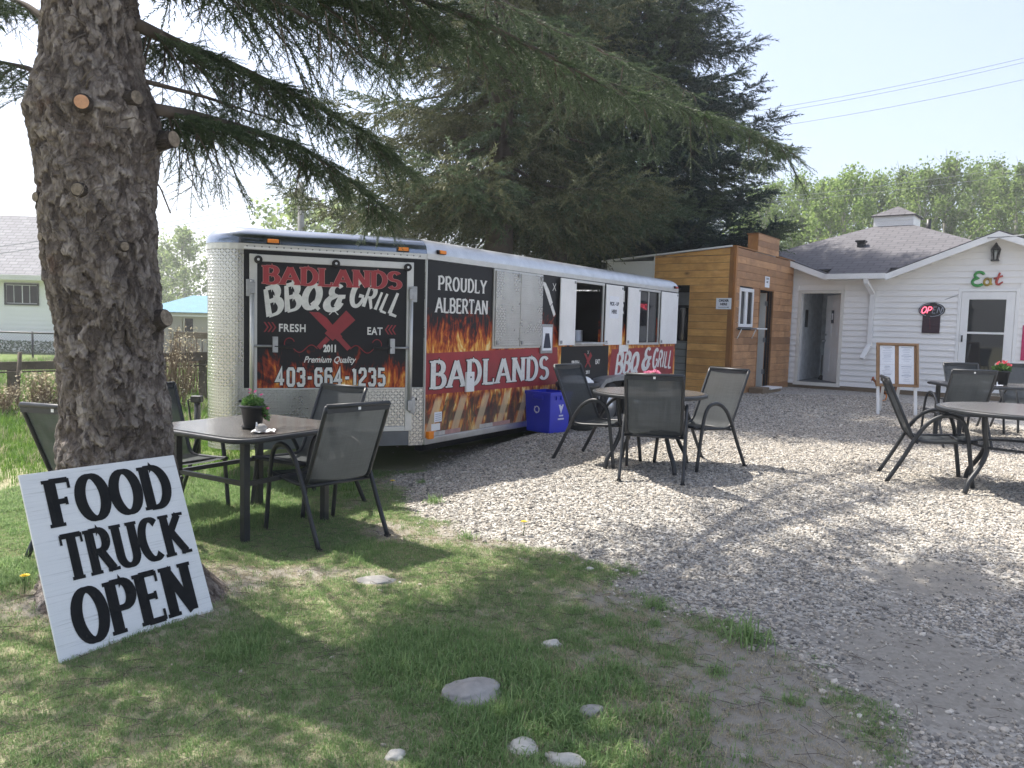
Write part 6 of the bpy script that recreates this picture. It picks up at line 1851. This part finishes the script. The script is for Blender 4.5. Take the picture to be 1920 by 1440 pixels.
wire((1380, 384), 40, (1990, 316), 34, 'lowest wire crossing in front of the poplars')
wire((1830, 446), 16, (2000, 425), 13, 'pale cable above the right gable', .05, .012)
wire((564, 330), 33, (60, 372), 30, 'high thin wire between the spruce trunk and the pole', .5)
wire((564, 350), 33, (60, 392), 30, 'second thin wire between the spruce trunk and the pole', .5)
wire((564, 372), 33, (-60, 470), 24, 'wire running low to the left behind the trunk', .1)
wire((564, 378), 33, (-60, 484), 24, 'lower twin wire running to the left behind the trunk', .1)
wire((564, 392), 33, (200, 452), 28, 'lowest wire dropping to the left above the trailer', .1)

# ------------------------------------------------------------------ painted board
sx_, sy_ = Vector((.578, .816, 0)), None
A_ = Vector((-1.885, 3.16, 0)); A_.z = gz(A_.x, A_.y) - .012
SGN = frame(A_, (.578, .816)) @ Matrix.Rotation(R(-25), 4, 'X')
sign = MB().box(0, .735, 0, .012, 0, .855).build('painted_board_sign', M['board'], None, SGN, bevel=.002, label='white plywood board reading FOOD TRUCK OPEN leaning on the spruce', cat='sign')
kw = dict(hv=.135, hh=.062, serif=.045, gap=.075, st=.08)
write('FOOD', .205, .092, .600, -.0005, M['sign_black'], sign, I4, width=.575, **kw)
write('TRUCK', .195, .102, .350, -.0005, M['sign_black'], sign, I4, width=.585, **kw)
write('OPEN', .225, .092, .065, -.0005, M['sign_black'], sign, I4, width=.565, **kw)

# ------------------------------------------------------------------ patio chairs
def smooth(pts, n=4):
    """Catmull-Rom through the points"""
    P = [Vector(p) for p in pts]; P = [P[0] * 2 - P[1]] + P + [P[-1] * 2 - P[-2]]
    out = []
    for i in range(1, len(P) - 2):
        for k in range(n):
            t = k / n
            a, b, c, d = P[i - 1], P[i], P[i + 1], P[i + 2]
            out.append(.5 * ((2 * b) + (c - a) * t + (2 * a - 5 * b + 4 * c - d) * t * t + (3 * b - a - 3 * c + d) * t ** 3))
    out.append(P[-2])
    return out
PROF = smooth([(0, .345, .412), (0, .30, .405), (0, .05, .388), (0, -.10, .385), (0, -.17, .42), (0, -.22, .52), (0, -.30, .70), (0, -.405, .94)], 5)
def make_chair(mat4, label):
    c = empty('patio_chair', mat4, label, 'chair', 'patio chairs around the tables')
    for s in (-1, 1):
        pth = smooth([(s * .275, -.37, 0), (s * .275, -.24, .24), (s * .275, -.13, .46), (s * .275, -.03, .585), (s * .275, .09, .635), (s * .275, .20, .60), (s * .275, .255, .48), (s * .275, .29, .26), (s * .275, .325, 0)], 5)
        MB().tube(pth, .019, 8, flat=.75).build('arm_leg_loop', M['frame_metal'], c, I4)
        MB().tube([p + Vector((s * .245, 0, 0)) for p in PROF], .015, 8).build('side_rail', M['frame_metal'], c, I4)
        MB().box(-.02, .02, -.014, .014, 0, .012).build('foot_cap', M['black_rubber'], c, TR(s * .275, -.37, -.004))
    MB().tube([(-.245, -.405, .94), (.245, -.405, .94)], .016, 8).box(-.245, .245, -.412, -.392, .895, .94).build('top_bar', M['frame_metal'], c, I4)
    MB().tube([(-.275, .225, .395), (.275, .225, .395)], .013, 8).tube([(-.275, -.14, .375), (.275, -.14, .375)], .013, 8).build('cross_bar', M['frame_metal'], c, I4)
    def sheet(i0, i1, nm):
        P = PROF[i0:i1 + 1]; nx_ = 8; b = MB()
        vs = [(-.238 + .476 * j / nx_, p.y, p.z - .012 * math.sin(math.pi * j / nx_)) for p in P for j in range(nx_ + 1)]
        b.add(vs, [(i * (nx_ + 1) + j, i * (nx_ + 1) + j + 1, (i + 1) * (nx_ + 1) + j + 1, (i + 1) * (nx_ + 1) + j) for i in range(len(P) - 1) for j in range(nx_)], smooth=True)
        b.build(nm, M['sling'], c, I4)
    k = len(PROF) - 1
    sheet(0, 17, 'seat'); sheet(17, k, 'backrest')
    MB().box(-.010, .010, -.4145, -.4125, .908, .928).build('maker_tag', M['white_trim'], c, I4)
    return c
def pose(x, y, fx, fy):
    a = math.atan2(fy, fx) - math.pi / 2
    m_ = TR(x, y, gz(x, y) + .004, a)
    # settle on the sloping ground: follow its gradient
    e = .25
    dzx = (gz(x + e, y) - gz(x - e, y)) / (2 * e); dzy = (gz(x, y + e) - gz(x, y - e)) / (2 * e)
    return Matrix.Translation((x, y, gz(x, y) + .004)) @ Vector((-dzx, -dzy, 1)).to_track_quat('Z', 'Y').to_matrix().to_4x4() @ Matrix.Rotation(a - Vector((-dzx, -dzy, 1)).to_track_quat('Z', 'Y').to_euler().z * 0, 4, 'Z') if False else m_
CH = [(-1.30, 5.35, -.72, .70, 'dark patio chair nearest the camera with its back to us at the grass table'),
      (-1.62, 6.10, -.5, -.85, 'patio chair with pale back at the far side of the grass table'),
      (-2.61, 5.88, .8, -.6, 'patio chair half hidden behind the right side of the spruce trunk'),
      (-2.51, 4.78, .3, .95, 'patio chair showing only its back left of the spruce trunk'),
      (.89, 7.65, .80, -.60, 'blue grey patio chair beside the blue recycling bin'),
      (1.32, 6.99, .24, .97, 'patio chair with its back to us in the middle of the gravel'),
      (1.86, 7.54, -.82, -.57, 'light grey patio chair facing left in front of the wooden shed'),
      (3.905, 7.13, .947, -.32, 'patio chair seen in profile at the right round table'),
      (5.52, 9.50, .12, .99, 'dark patio chair with its back to us at the rectangular table on the right'),
      (6.62, 11.0, -.05, -1, 'pale patio chair facing us in front of the storm door'),
      (7.42, 11.05, -.05, -1, 'pale patio chair cut by the right edge beyond the rectangular table')]
c0 = None
for (x, y, fx, fy, lb) in CH:
    m_ = pose(x, y, fx, fy)
    if c0 is None: c0 = make_chair(m_, lb)
    else: copy_tree(c0, m_, lb, 'patio chairs around the tables')

# ------------------------------------------------------------------ tables
def rounded(w, d, r, n=8):
    out = []
    for cx, cy, a0 in ((w - r, d - r, 0), (-w + r, d - r, 90), (-w + r, -d + r, 180), (w - r, -d + r, 270)):
        out += [(cx + r * math.cos(R(a0 + 90 * i / n)), cy + r * math.sin(R(a0 + 90 * i / n))) for i in range(n + 1)]
    return out
def table_top(t, outline, z, inset=.03):
    n = len(outline)
    MB().flatprism(outline, z - .035, z - .002, smooth=True).build('rim', M['frame_metal'], t, I4, bevel=.008)
    sc = 1 - inset / max(abs(p[0]) for p in outline)
    MB().flatprism([(p[0] * sc, p[1] * sc) for p in outline], z - .003, z + .003).build('table_top', M['table_top'], t, I4)
# grass table: rounded square standing on a corner towards us
tA = empty('patio_table', TR(-1.87, 5.53, gz(-1.87, 5.53), R(-31.8)), 'dark rounded square patio table on the grass by the trailer nose', 'table', 'patio tables')
table_top(tA, rounded(.53, .53, .16), .725)
for sx2 in (-1, 1):
    for sy2 in (-1, 1):
        MB().box(-.024, .024, -.024, .024, 0, .69).build('leg', M['frame_metal'], tA, TR(sx2 * .36, sy2 * .36, 0), bevel=.004)
MB().box(-.36, .36, -.37, -.345, .38, .41).box(-.36, .36, .345, .37, .38, .41).box(-.37, -.345, -.36, .36, .38, .41).box(.345, .37, -.36, .36, .38, .41).build('stretcher', M['frame_metal'], tA, I4)
def round_table(x, y, r_, label, rot=.4):
    t = empty('patio_table', TR(x, y, gz(x, y), rot), label, 'table', 'patio tables')
    table_top(t, [(r_ * math.cos(R(a)), r_ * math.sin(R(a))) for a in range(0, 360, 6)], .725)
    for k in range(4):
        a = k * math.pi / 2
        pts = smooth([(r_ * .62, 0, .69), (r_ * .60, 0, .50), (r_ * .56, 0, .36), (r_ * .66, 0, .22), (r_ * .80, 0, .10), (r_ * .85, 0, 0)], 5)
        MB().tube(pts, .021, 8).build('leg', M['frame_metal'], t, TR(rz=a))
    MB().tube([(r_ * .57 * math.cos(R(a)), r_ * .57 * math.sin(R(a)), .40) for a in range(0, 361, 12)], .012, 6, caps=False).build('ring', M['frame_metal'], t, I4)
    return t
round_table(1.335, 7.42, .55, 'round patio table in the middle of the gravel, among three chairs')
round_table(4.50, 6.70, .69, 'large round patio table cut by the right edge', .25)
tD = empty('patio_table', TR(6.52, 10.10, gz(6.5, 10.1), R(-6)), 'rectangular patio table at the right with a flower pot', 'table', 'patio tables')
table_top(tD, rounded(.85, .45, .08), .725)
for sx2 in (-1, 1):
    for sy2 in (-1, 1): MB().box(-.024, .024, -.024, .024, 0, .69).build('leg', M['frame_metal'], tD, TR(sx2 * .72, sy2 * .34, 0), bevel=.004)
MB().box(-.72, .72, -.35, -.325, .38, .41).box(-.72, .72, .325, .35, .38, .41).build('stretcher', M['frame_metal'], tD, I4)

# ------------------------------------------------------------------ flower pots, napkins
def blossom_mesh(mat, seed, r_=.018):
    b = MB(); r = random.Random(seed)
    for ring_, (k, tl, rr) in enumerate(((6, .25, 1), (5, .8, .6))):
        for i in range(k):
            a = 6.283 * i / k + ring_
            c, s = math.cos(a), math.sin(a)
            R_ = r_ * rr
            b.add([(0, 0, 0), (R_ * .7 * math.cos(a - .5), R_ * .7 * math.sin(a - .5), R_ * tl), (R_ * 1.1 * c, R_ * 1.1 * s, R_ * tl * 1.1), (R_ * .7 * math.cos(a + .5), R_ * .7 * math.sin(a + .5), R_ * tl)], [(0, 1, 2, 3)])
    return b.mesh('blossom', mat)
def flower_pot(loc_, h, r1, r2, label, petal, nleaf, nblos, spread, hgt, saucer=True, trail=0, seed=1, leafs=.035, br=.018):
    root = empty('flower_pot', Matrix.Translation(loc_), label, 'flower pot', 'flower pots on the tables')
    r = random.Random(seed)
    z0 = .014 if saucer else .002
    MB().lathe([(r1 * .9, z0), (r1, z0 + .01), (r2 * .96, h * .86), (r2 * 1.05, h * .87), (r2 * 1.06, h), (r2 * .96, h), (r2 * .92, h - .03), (.001, h - .03)], 28, cap0=True, cap1=False).build('pot', M['black_plastic'], root, I4)
    if saucer: MB().lathe([(r1 * 1.1, .002), (r1 * 1.28, .014), (r1 * 1.3, .018), (r1 * 1.2, .016), (.001, .012)], 28, cap1=False).build('saucer', M['black_plastic'], root, I4)
    P, Dd = [], []
    for k in range(nleaf):
        a = r.uniform(0, 6.28); q = r.random() ** .5
        P.append((math.cos(a) * q * spread, math.sin(a) * q * spread, h - .02 + hgt * r.random() * (1.1 - .6 * q))); Dd.append((math.cos(a) * q + r.gauss(0, .4), math.sin(a) * q + r.gauss(0, .4), r.uniform(-.2, .9)))
    for k in range(trail):
        t = r.random(); P.append((spread * (.9 + .5 * t) + r.gauss(0, .012), r.gauss(0, .02), h - t * h * .62)); Dd.append((1, r.gauss(0, .6), -.6 + r.gauss(0, .5)))
    soup('foliage', [expand(np.array(P), np.array(Dd), RNG.uniform(.6, 1.3, len(P)) * leafs, LEAFV, LEAFF, RNG.uniform(0, 6.28, len(P)))], M['pot_leaf'], root)
    bm_ = [blossom_mesh(petal, seed + j, br) for j in range(2)]
    for k in range(nblos):
        a = r.uniform(0, 6.28); q = r.random() ** .5
        if trail and k >= nblos - 3: p = (spread * r.uniform(1.0, 1.45), r.gauss(0, .03), h - r.uniform(0, .09))
        else: p = (math.cos(a) * q * spread * .95, math.sin(a) * q * spread * .95, h + hgt * (1.05 - .5 * q * q) * r.uniform(.75, 1.05))
        o = bpy.data.objects.new('blossom', bm_[k % 2]); link(o, root, Matrix.Translation(p) @ Matrix.Rotation(r.uniform(-.9, .9), 4, 'X') @ Matrix.Rotation(r.uniform(-.9, .9), 4, 'Y'))
    return root
zA = gz(-1.87, 5.53) + .729
p = onz(474, 803, zA); flower_pot((p.x, p.y, zA), .165, .062, .082, 'black nursery pot with pink trailing flowers on the grass table', M['petal_pink'], 260, 7, .075, .10, True, 80, 3, .030, .014)
zB = gz(1.335, 7.42) + .729
flower_pot((1.375, 7.62, zB), .10, .075, .10, 'low black pot of light pink flowers on the middle round table', M['petal_light'], 340, 26, .11, .09, False, 0, 5, .04, .024)
zD = gz(6.1, 10.1) + .729
p = onz(1876, 722, zD); flower_pot((p.x, p.y, zD), .19, .075, .10, 'black pot with coral red flowers on the rectangular table', M['petal_red'], 260, 12, .10, .12, False, 0, 8, .045, .03)
def napkin(p, s, label, rz, ball=True):
    b = MB(); n = 12
    def h(u, v): return s * (.06 + .10 * abs(math.sin(u * 5 + v * 2)) * (abs(u) + abs(v)) + .10 * max(0, u) * abs(math.sin(v * 4 + 1)))
    b.add([(s * (u / n * 2 - 1) * (1.1 if u > v else .9), s * (v / n * 2 - 1) * .6, h(u / n * 2 - 1, v / n * 2 - 1) + .004) for u in range(n + 1) for v in range(n + 1)],
          [(u * (n + 1) + v, (u + 1) * (n + 1) + v, (u + 1) * (n + 1) + v + 1, u * (n + 1) + v + 1) for u in range(n) for v in range(n)], smooth=True)
    b.prism([(-s * .62, .005), (-s * .30, .005), (-s * .45, s * .95), (-s * .55, s * 1.0)], -.004, .004)
    o = b.build('paper_napkin', M['paper'], None, TR(p[0], p[1], p[2], rz), label=label, cat='napkin', group='napkins on the tables')
    if ball:
        bm = bmesh.new(); bmesh.ops.create_icosphere(bm, subdivisions=3, radius=1)
        for v in bm.verts: v.co = Vector((v.co.x * s * .52, v.co.y * s * .42, v.co.z * s * .40)) * (1 + .12 * mnoise.noise(v.co * 2))
        me_ = bpy.data.meshes.new('paperweight'); bm.to_mesh(me_); bm.free(); me_.materials.append(M['stone']); me_.polygons.foreach_set('use_smooth', [True] * len(me_.polygons))
        k = link(bpy.data.objects.new('paperweight_stone', me_)); k.location = (p[0] - .01, p[1] + .005, p[2] + s * .44)
        tag(k, 'rounded grey stone holding down the ' + ('napkin on the grass table' if s > .07 else 'napkin on the rectangular table'), 'stone')
p = onz(492, 812, zA); napkin((p.x, p.y, zA), .075, 'crumpled white napkin under a stone on the grass table', .2)
p = onz(1873, 724, zD); napkin((p.x - .04, p.y - .05, zD), .06, 'small white napkin beside the coral flower pot', .5, False)

# ------------------------------------------------------------------ bins
bz = gz(.47, 8.95)
bn = empty('recycling_bin', TR(.445, 8.79, bz, R(45)), 'blue plastic recycling bin beside the trailer', 'bin')
# local x: right face, local y: left face; near corner at the origin
w0, d0, w1, d1, H_ = .33, .37, .37, .41, .475
o0, o1 = .02, 0.0
def bq(z, e=0.0):
    f = z / H_; w = w0 + (w1 - w0) * f; d = d0 + (d1 - d0) * f; o = o0 * (1 - f) - e
    return [(o, o, z), (o + w + 2 * e, o, z), (o + w + 2 * e, o + d + 2 * e, z), (o, o + d + 2 * e, z)]
b = MB(); b.add(bq(0) + bq(H_), [(3, 2, 1, 0), (0, 1, 5, 4), (1, 2, 6, 5), (2, 3, 7, 6), (3, 0, 4, 7)])
b.add([(v[0] + (.012 if v[0] < .1 else -.012), v[1] + (.012 if v[1] < .1 else -.012), v[2] + .012) for v in bq(0)] + [(v[0] + (.012 if v[0] < .1 else -.012), v[1] + (.012 if v[1] < .1 else -.012), v[2]) for v in bq(H_)], [(0, 1, 2, 3), (4, 5, 1, 0), (5, 6, 2, 1), (6, 7, 3, 2), (7, 4, 0, 3)])
b.build('body', M['blue_bin'], bn, I4, bevel=.012)
rm = MB()
lo_, hi_ = bq(H_ - .035, .014), bq(H_ + .004, .016)
inn_ = [(v[0] + (.03 if v[0] < .1 else -.03), v[1] + (.03 if v[1] < .1 else -.03), v[2]) for v in hi_]
rm.add(lo_ + hi_ + inn_, [(0, 1, 5, 4), (1, 2, 6, 5), (2, 3, 7, 6), (3, 0, 4, 7), (4, 5, 9, 8), (5, 6, 10, 9), (6, 7, 11, 10), (7, 4, 8, 11)]); rm.build('rim', M['blue_bin'], bn, I4, bevel=.004)
MB().box(-.022, .0, .10, .27, H_ - .085, H_ - .035).build('handle', M['blue_bin'], bn, I4, bevel=.008)
for k in range(3): MB().box(.10 + k * .08, .118 + k * .08, -.012, .002, H_ - .085, H_ - .036).build('rib', M['blue_bin'], bn, I4, bevel=.003)
# emblems: three chasing arrows on the left face, triangle badge with two text bars on the right face
LFm = Matrix.Translation((0, .41, 0)) @ Matrix.Rotation(R(-90), 4, 'Z')
M['bin_print'] = simple('white bin print', (.62, .66, .82), .5, 0, .08, 30)
b = MB()
for k in range(3):
    a0 = 90 + 120 * k
    pts = [(.205 + .036 * math.cos(R(a)), -.004 - .0, .27 + .036 * math.sin(R(a))) for a in range(a0 - 45, a0 + 46, 15)]
    b.tube([(p_[0], p_[1], p_[2]) for p_ in pts], .0065, 5)
    e = pts[-1]; t = R(a0 + 45 + 90)
    b.prism([(e[0] + .02 * math.cos(t), e[2] + .02 * math.sin(t)), (e[0] + .014 * math.cos(t + 1.57), e[2] + .014 * math.sin(t + 1.57)), (e[0] - .014 * math.cos(t + 1.57), e[2] - .014 * math.sin(t + 1.57))], -.007, -.003)
b.build('recycling_emblem', M['bin_print'], bn, LFm @ TR(0, .0, 0, 0, R(0)))
b = MB().prism([(.15, .345), (.19, .34), (.20, .355), (.21, .34), (.25, .345), (.20, .225)], -.006, -.002); b.build('badge_emblem', M['bin_print'], bn, TR(0, 0.012, 0))
MB().lathe([(.010, 0), (.010, .002)], 12, M=TR(.20, .005, .325, rx=R(90))).build('badge_dot', M['blue_bin'], bn, I4)
MB().box(.165, .235, .003, .009, .195, .212).box(.150, .250, .004, .010, .155, .173).build('badge_text', M['bin_print'], bn, I4)

tz = gz(.84, 9.45)
tc = empty('trash_can', Matrix.Translation((.80, 9.36, tz)), 'dark round trash can with a white bag behind the blue bin', 'bin')
MB().lathe([(.20, 0), (.21, .02), (.25, .50), (.265, .505), (.265, .55), (.24, .55), (.235, .10), (.001, .10)], 30, cap1=False).build('body', M['bin_black'], tc, I4)
bm = bmesh.new(); bmesh.ops.create_uvsphere(bm, u_segments=28, v_segments=14, radius=1)
for v in bm.verts:
    n_ = 1 + .10 * mnoise.noise(v.co * 3) + .05 * mnoise.noise(v.co * 8)
    v.co = Vector((v.co.x * .225 * n_, v.co.y * .225 * n_, v.co.z * .10 * n_))
me_ = bpy.data.meshes.new('liner_bag'); bm.to_mesh(me_); bm.free(); me_.materials.append(M['trash_white']); me_.polygons.foreach_set('use_smooth', [True] * len(me_.polygons))
link(bpy.data.objects.new('liner_bag', me_), tc, TR(-.02, -.02, .55))
MB().lathe([(.27, .52), (.27, .56), (.24, .575), (.23, .56)], 30, cap0=False, cap1=False).build('bag_fold', M['black_plastic'], tc, I4)

# ------------------------------------------------------------------ menu board
mY = 12.72
l_, r_ = onz(1644, 775, .19), onz(1720, 778, .19)
MBF = frame((l_.x, l_.y, gz(l_.x, l_.y)), (r_.x - l_.x, r_.y - l_.y)) @ Matrix.Rotation(R(-10), 4, 'X')
mw = (r_ - l_).length
mn = empty('menu_board', MBF, 'wooden A-frame menu board with four white menu sheets', 'menu board')
zb, zt = .47, 1.19
for x in (.0, mw - .045): MB().box(x, x + .045, .005, .035, -.02, zb + .05).build('leg', M['white_paint'], mn, I4)
for x in (.20, mw - .18): MB().box(x, x + .04, 0, .03, 0, 1.15).build('rear_leg', M['white_paint'], mn, TR(0, .06, 1.15, 0, R(24)) @ TR(0, 0, -1.15))
MB().box(-.01, mw + .01, .0, .015, zb, zt).build('backing', M['cork'], mn, I4)
MB().box(-.015, mw + .015, -.035, -.001, zt - .03, zt + .005).box(-.015, mw + .015, -.035, -.001, zb - .005, zb + .03).box(-.015, .018, -.034, -.001, zb + .03, zt - .03).box(mw - .018, mw + .015, -.034, -.001, zb + .03, zt - .03).build('frame', M['menu_wood'], mn, I4, bevel=.003)
rm_ = random.Random(4)
for ix, x0 in enumerate((.045, .345)):
    for iz, z0 in enumerate((zb + .045, zb + .365)):
        sh = MB().box(x0, x0 + .235, -.004 - .001 * iz, -.001, z0 - (0 if iz else .0), z0 + (.315 if iz else .318)).build('menu_sheet', M['paper'], mn, I4)
        z = z0 + .285
        for k in range(9):
            w = rm_.uniform(.06, .17); cx = x0 + .1175
            MB().box(cx - w / 2, cx + w / 2, -.0065, -.0055, z, z + (.010 if k in (0, 5) else .0045)).build('print_line', M['grey_ink'], sh, I4)
            z -= rm_.uniform(.022, .038)
# black hose on the ground behind it
p, q = onz(1700, 732, .25), onz(1790, 756, .2)
MB().tube([(0, 0, .06), (.3, -.2, .05), ((q.x - p.x) * .6, (q.y - p.y) * .6, .02), (q.x - p.x, q.y - p.y, .015)], .014, 6).build('garden_hose', M['black_rubber'], None, Matrix.Translation((p.x, p.y, gz(p.x, p.y) + .02)), label='black cable lying by the wall behind the menu board', cat='cable')

# ------------------------------------------------------------------ hen behind the menu board
p = onz(1663, 752, gz(7.4, 14.6))
hz_ = gz(p.x, p.y)
hen = empty('hen', TR(p.x, p.y, hz_, R(150), s=1.15), 'russet and black hen pecking behind the menu board', 'hen')
def loft(sec, n=16):
    """sec: (x, z, ry, rz) ellipses along the body"""
    b = MB(); vs = []
    for (x, z, ry, rz) in sec:
        for k in range(n):
            a = 6.283 * k / n; vs.append((x, ry * math.cos(a), z + rz * math.sin(a)))
    m_ = len(sec)
    b.add(vs, [(i * n + k, i * n + (k + 1) % n, (i + 1) * n + (k + 1) % n, (i + 1) * n + k) for i in range(m_ - 1) for k in range(n)] + [tuple(range(n - 1, -1, -1)), tuple((m_ - 1) * n + k for k in range(n))], smooth=True)
    return b
loft([(-.17, .28, .01, .02), (-.14, .27, .05, .06), (-.06, .23, .095, .10), (.03, .21, .10, .105), (.11, .22, .075, .09), (.16, .25, .05, .06), (.19, .29, .036, .045), (.21, .335, .028, .032), (.235, .355, .026, .028), (.258, .35, .012, .014)]).build('body', M['hen'], hen, I4)
b = MB()
for k in range(7):
    a = R(35 + k * 13); yy = (k - 3) * .012
    b.add([(-.13, yy, .27), (-.13 - .07 * math.cos(a), yy + .01, .27 + .09 * math.sin(a) + .02), (-.13 - .17 * math.cos(a), yy * 1.6, .27 + .17 * math.sin(a)), (-.13 - .10 * math.cos(a), yy - .012, .27 + .07 * math.sin(a))], [(0, 1, 2, 3)])
b.build('tail', M['hen_dark'], hen, I4)
for s in (-1, 1): loft([(-.12, .24, .004, .02), (-.05, .235, .016, .06), (.04, .23, .018, .06), (.09, .235, .006, .03)]).build('wing', M['hen_dark'], hen, TR(0, s * .088, 0))
MB().prism([(.215, .375), (.225, .405), (.235, .385), (.245, .40), (.255, .37)], -.004, .004).prism([(.25, .335), (.262, .335), (.258, .31)], -.005, .005).build('comb', M['comb'], hen, I4)
MB().add([(.255, -.006, .352), (.255, .006, .352), (.255, 0, .342), (.285, 0, .343)], [(0, 1, 3), (1, 2, 3), (2, 0, 3)]).build('beak', M['amber'], hen, I4)
for s in (-1, 1): MB().tube([(.02, s * .045, .13), (.01, s * .045, .07), (.025, s * .045, .008)], .008, 6).tube([(.025, s * .045, .008), (.075, s * .045, .004)], .005, 5).tube([(.025, s * .045, .008), (.06, s * .075, .004)], .005, 5).build('leg', M['amber'], hen, I4)

# ------------------------------------------------------------------ smoke haze hanging over the place
hv = NT('smoke haze')
hv.t.nodes.remove(hv.b)
pv = hv.n('ShaderNodeVolumePrincipled')
pv.inputs['Color'].default_value = (.93, .95, .97, 1)
pv.inputs['Density'].default_value = .0022
pv.inputs['Anisotropy'].default_value = .3
hv.l(pv.outputs[0], hv.out.inputs['Volume'])
MB().box(-1100, 1100, -150, 1650, -2.2, 24).build('haze', hv.m, None, label='thin pale smoke haze in the air', cat='haze', kind='stuff')
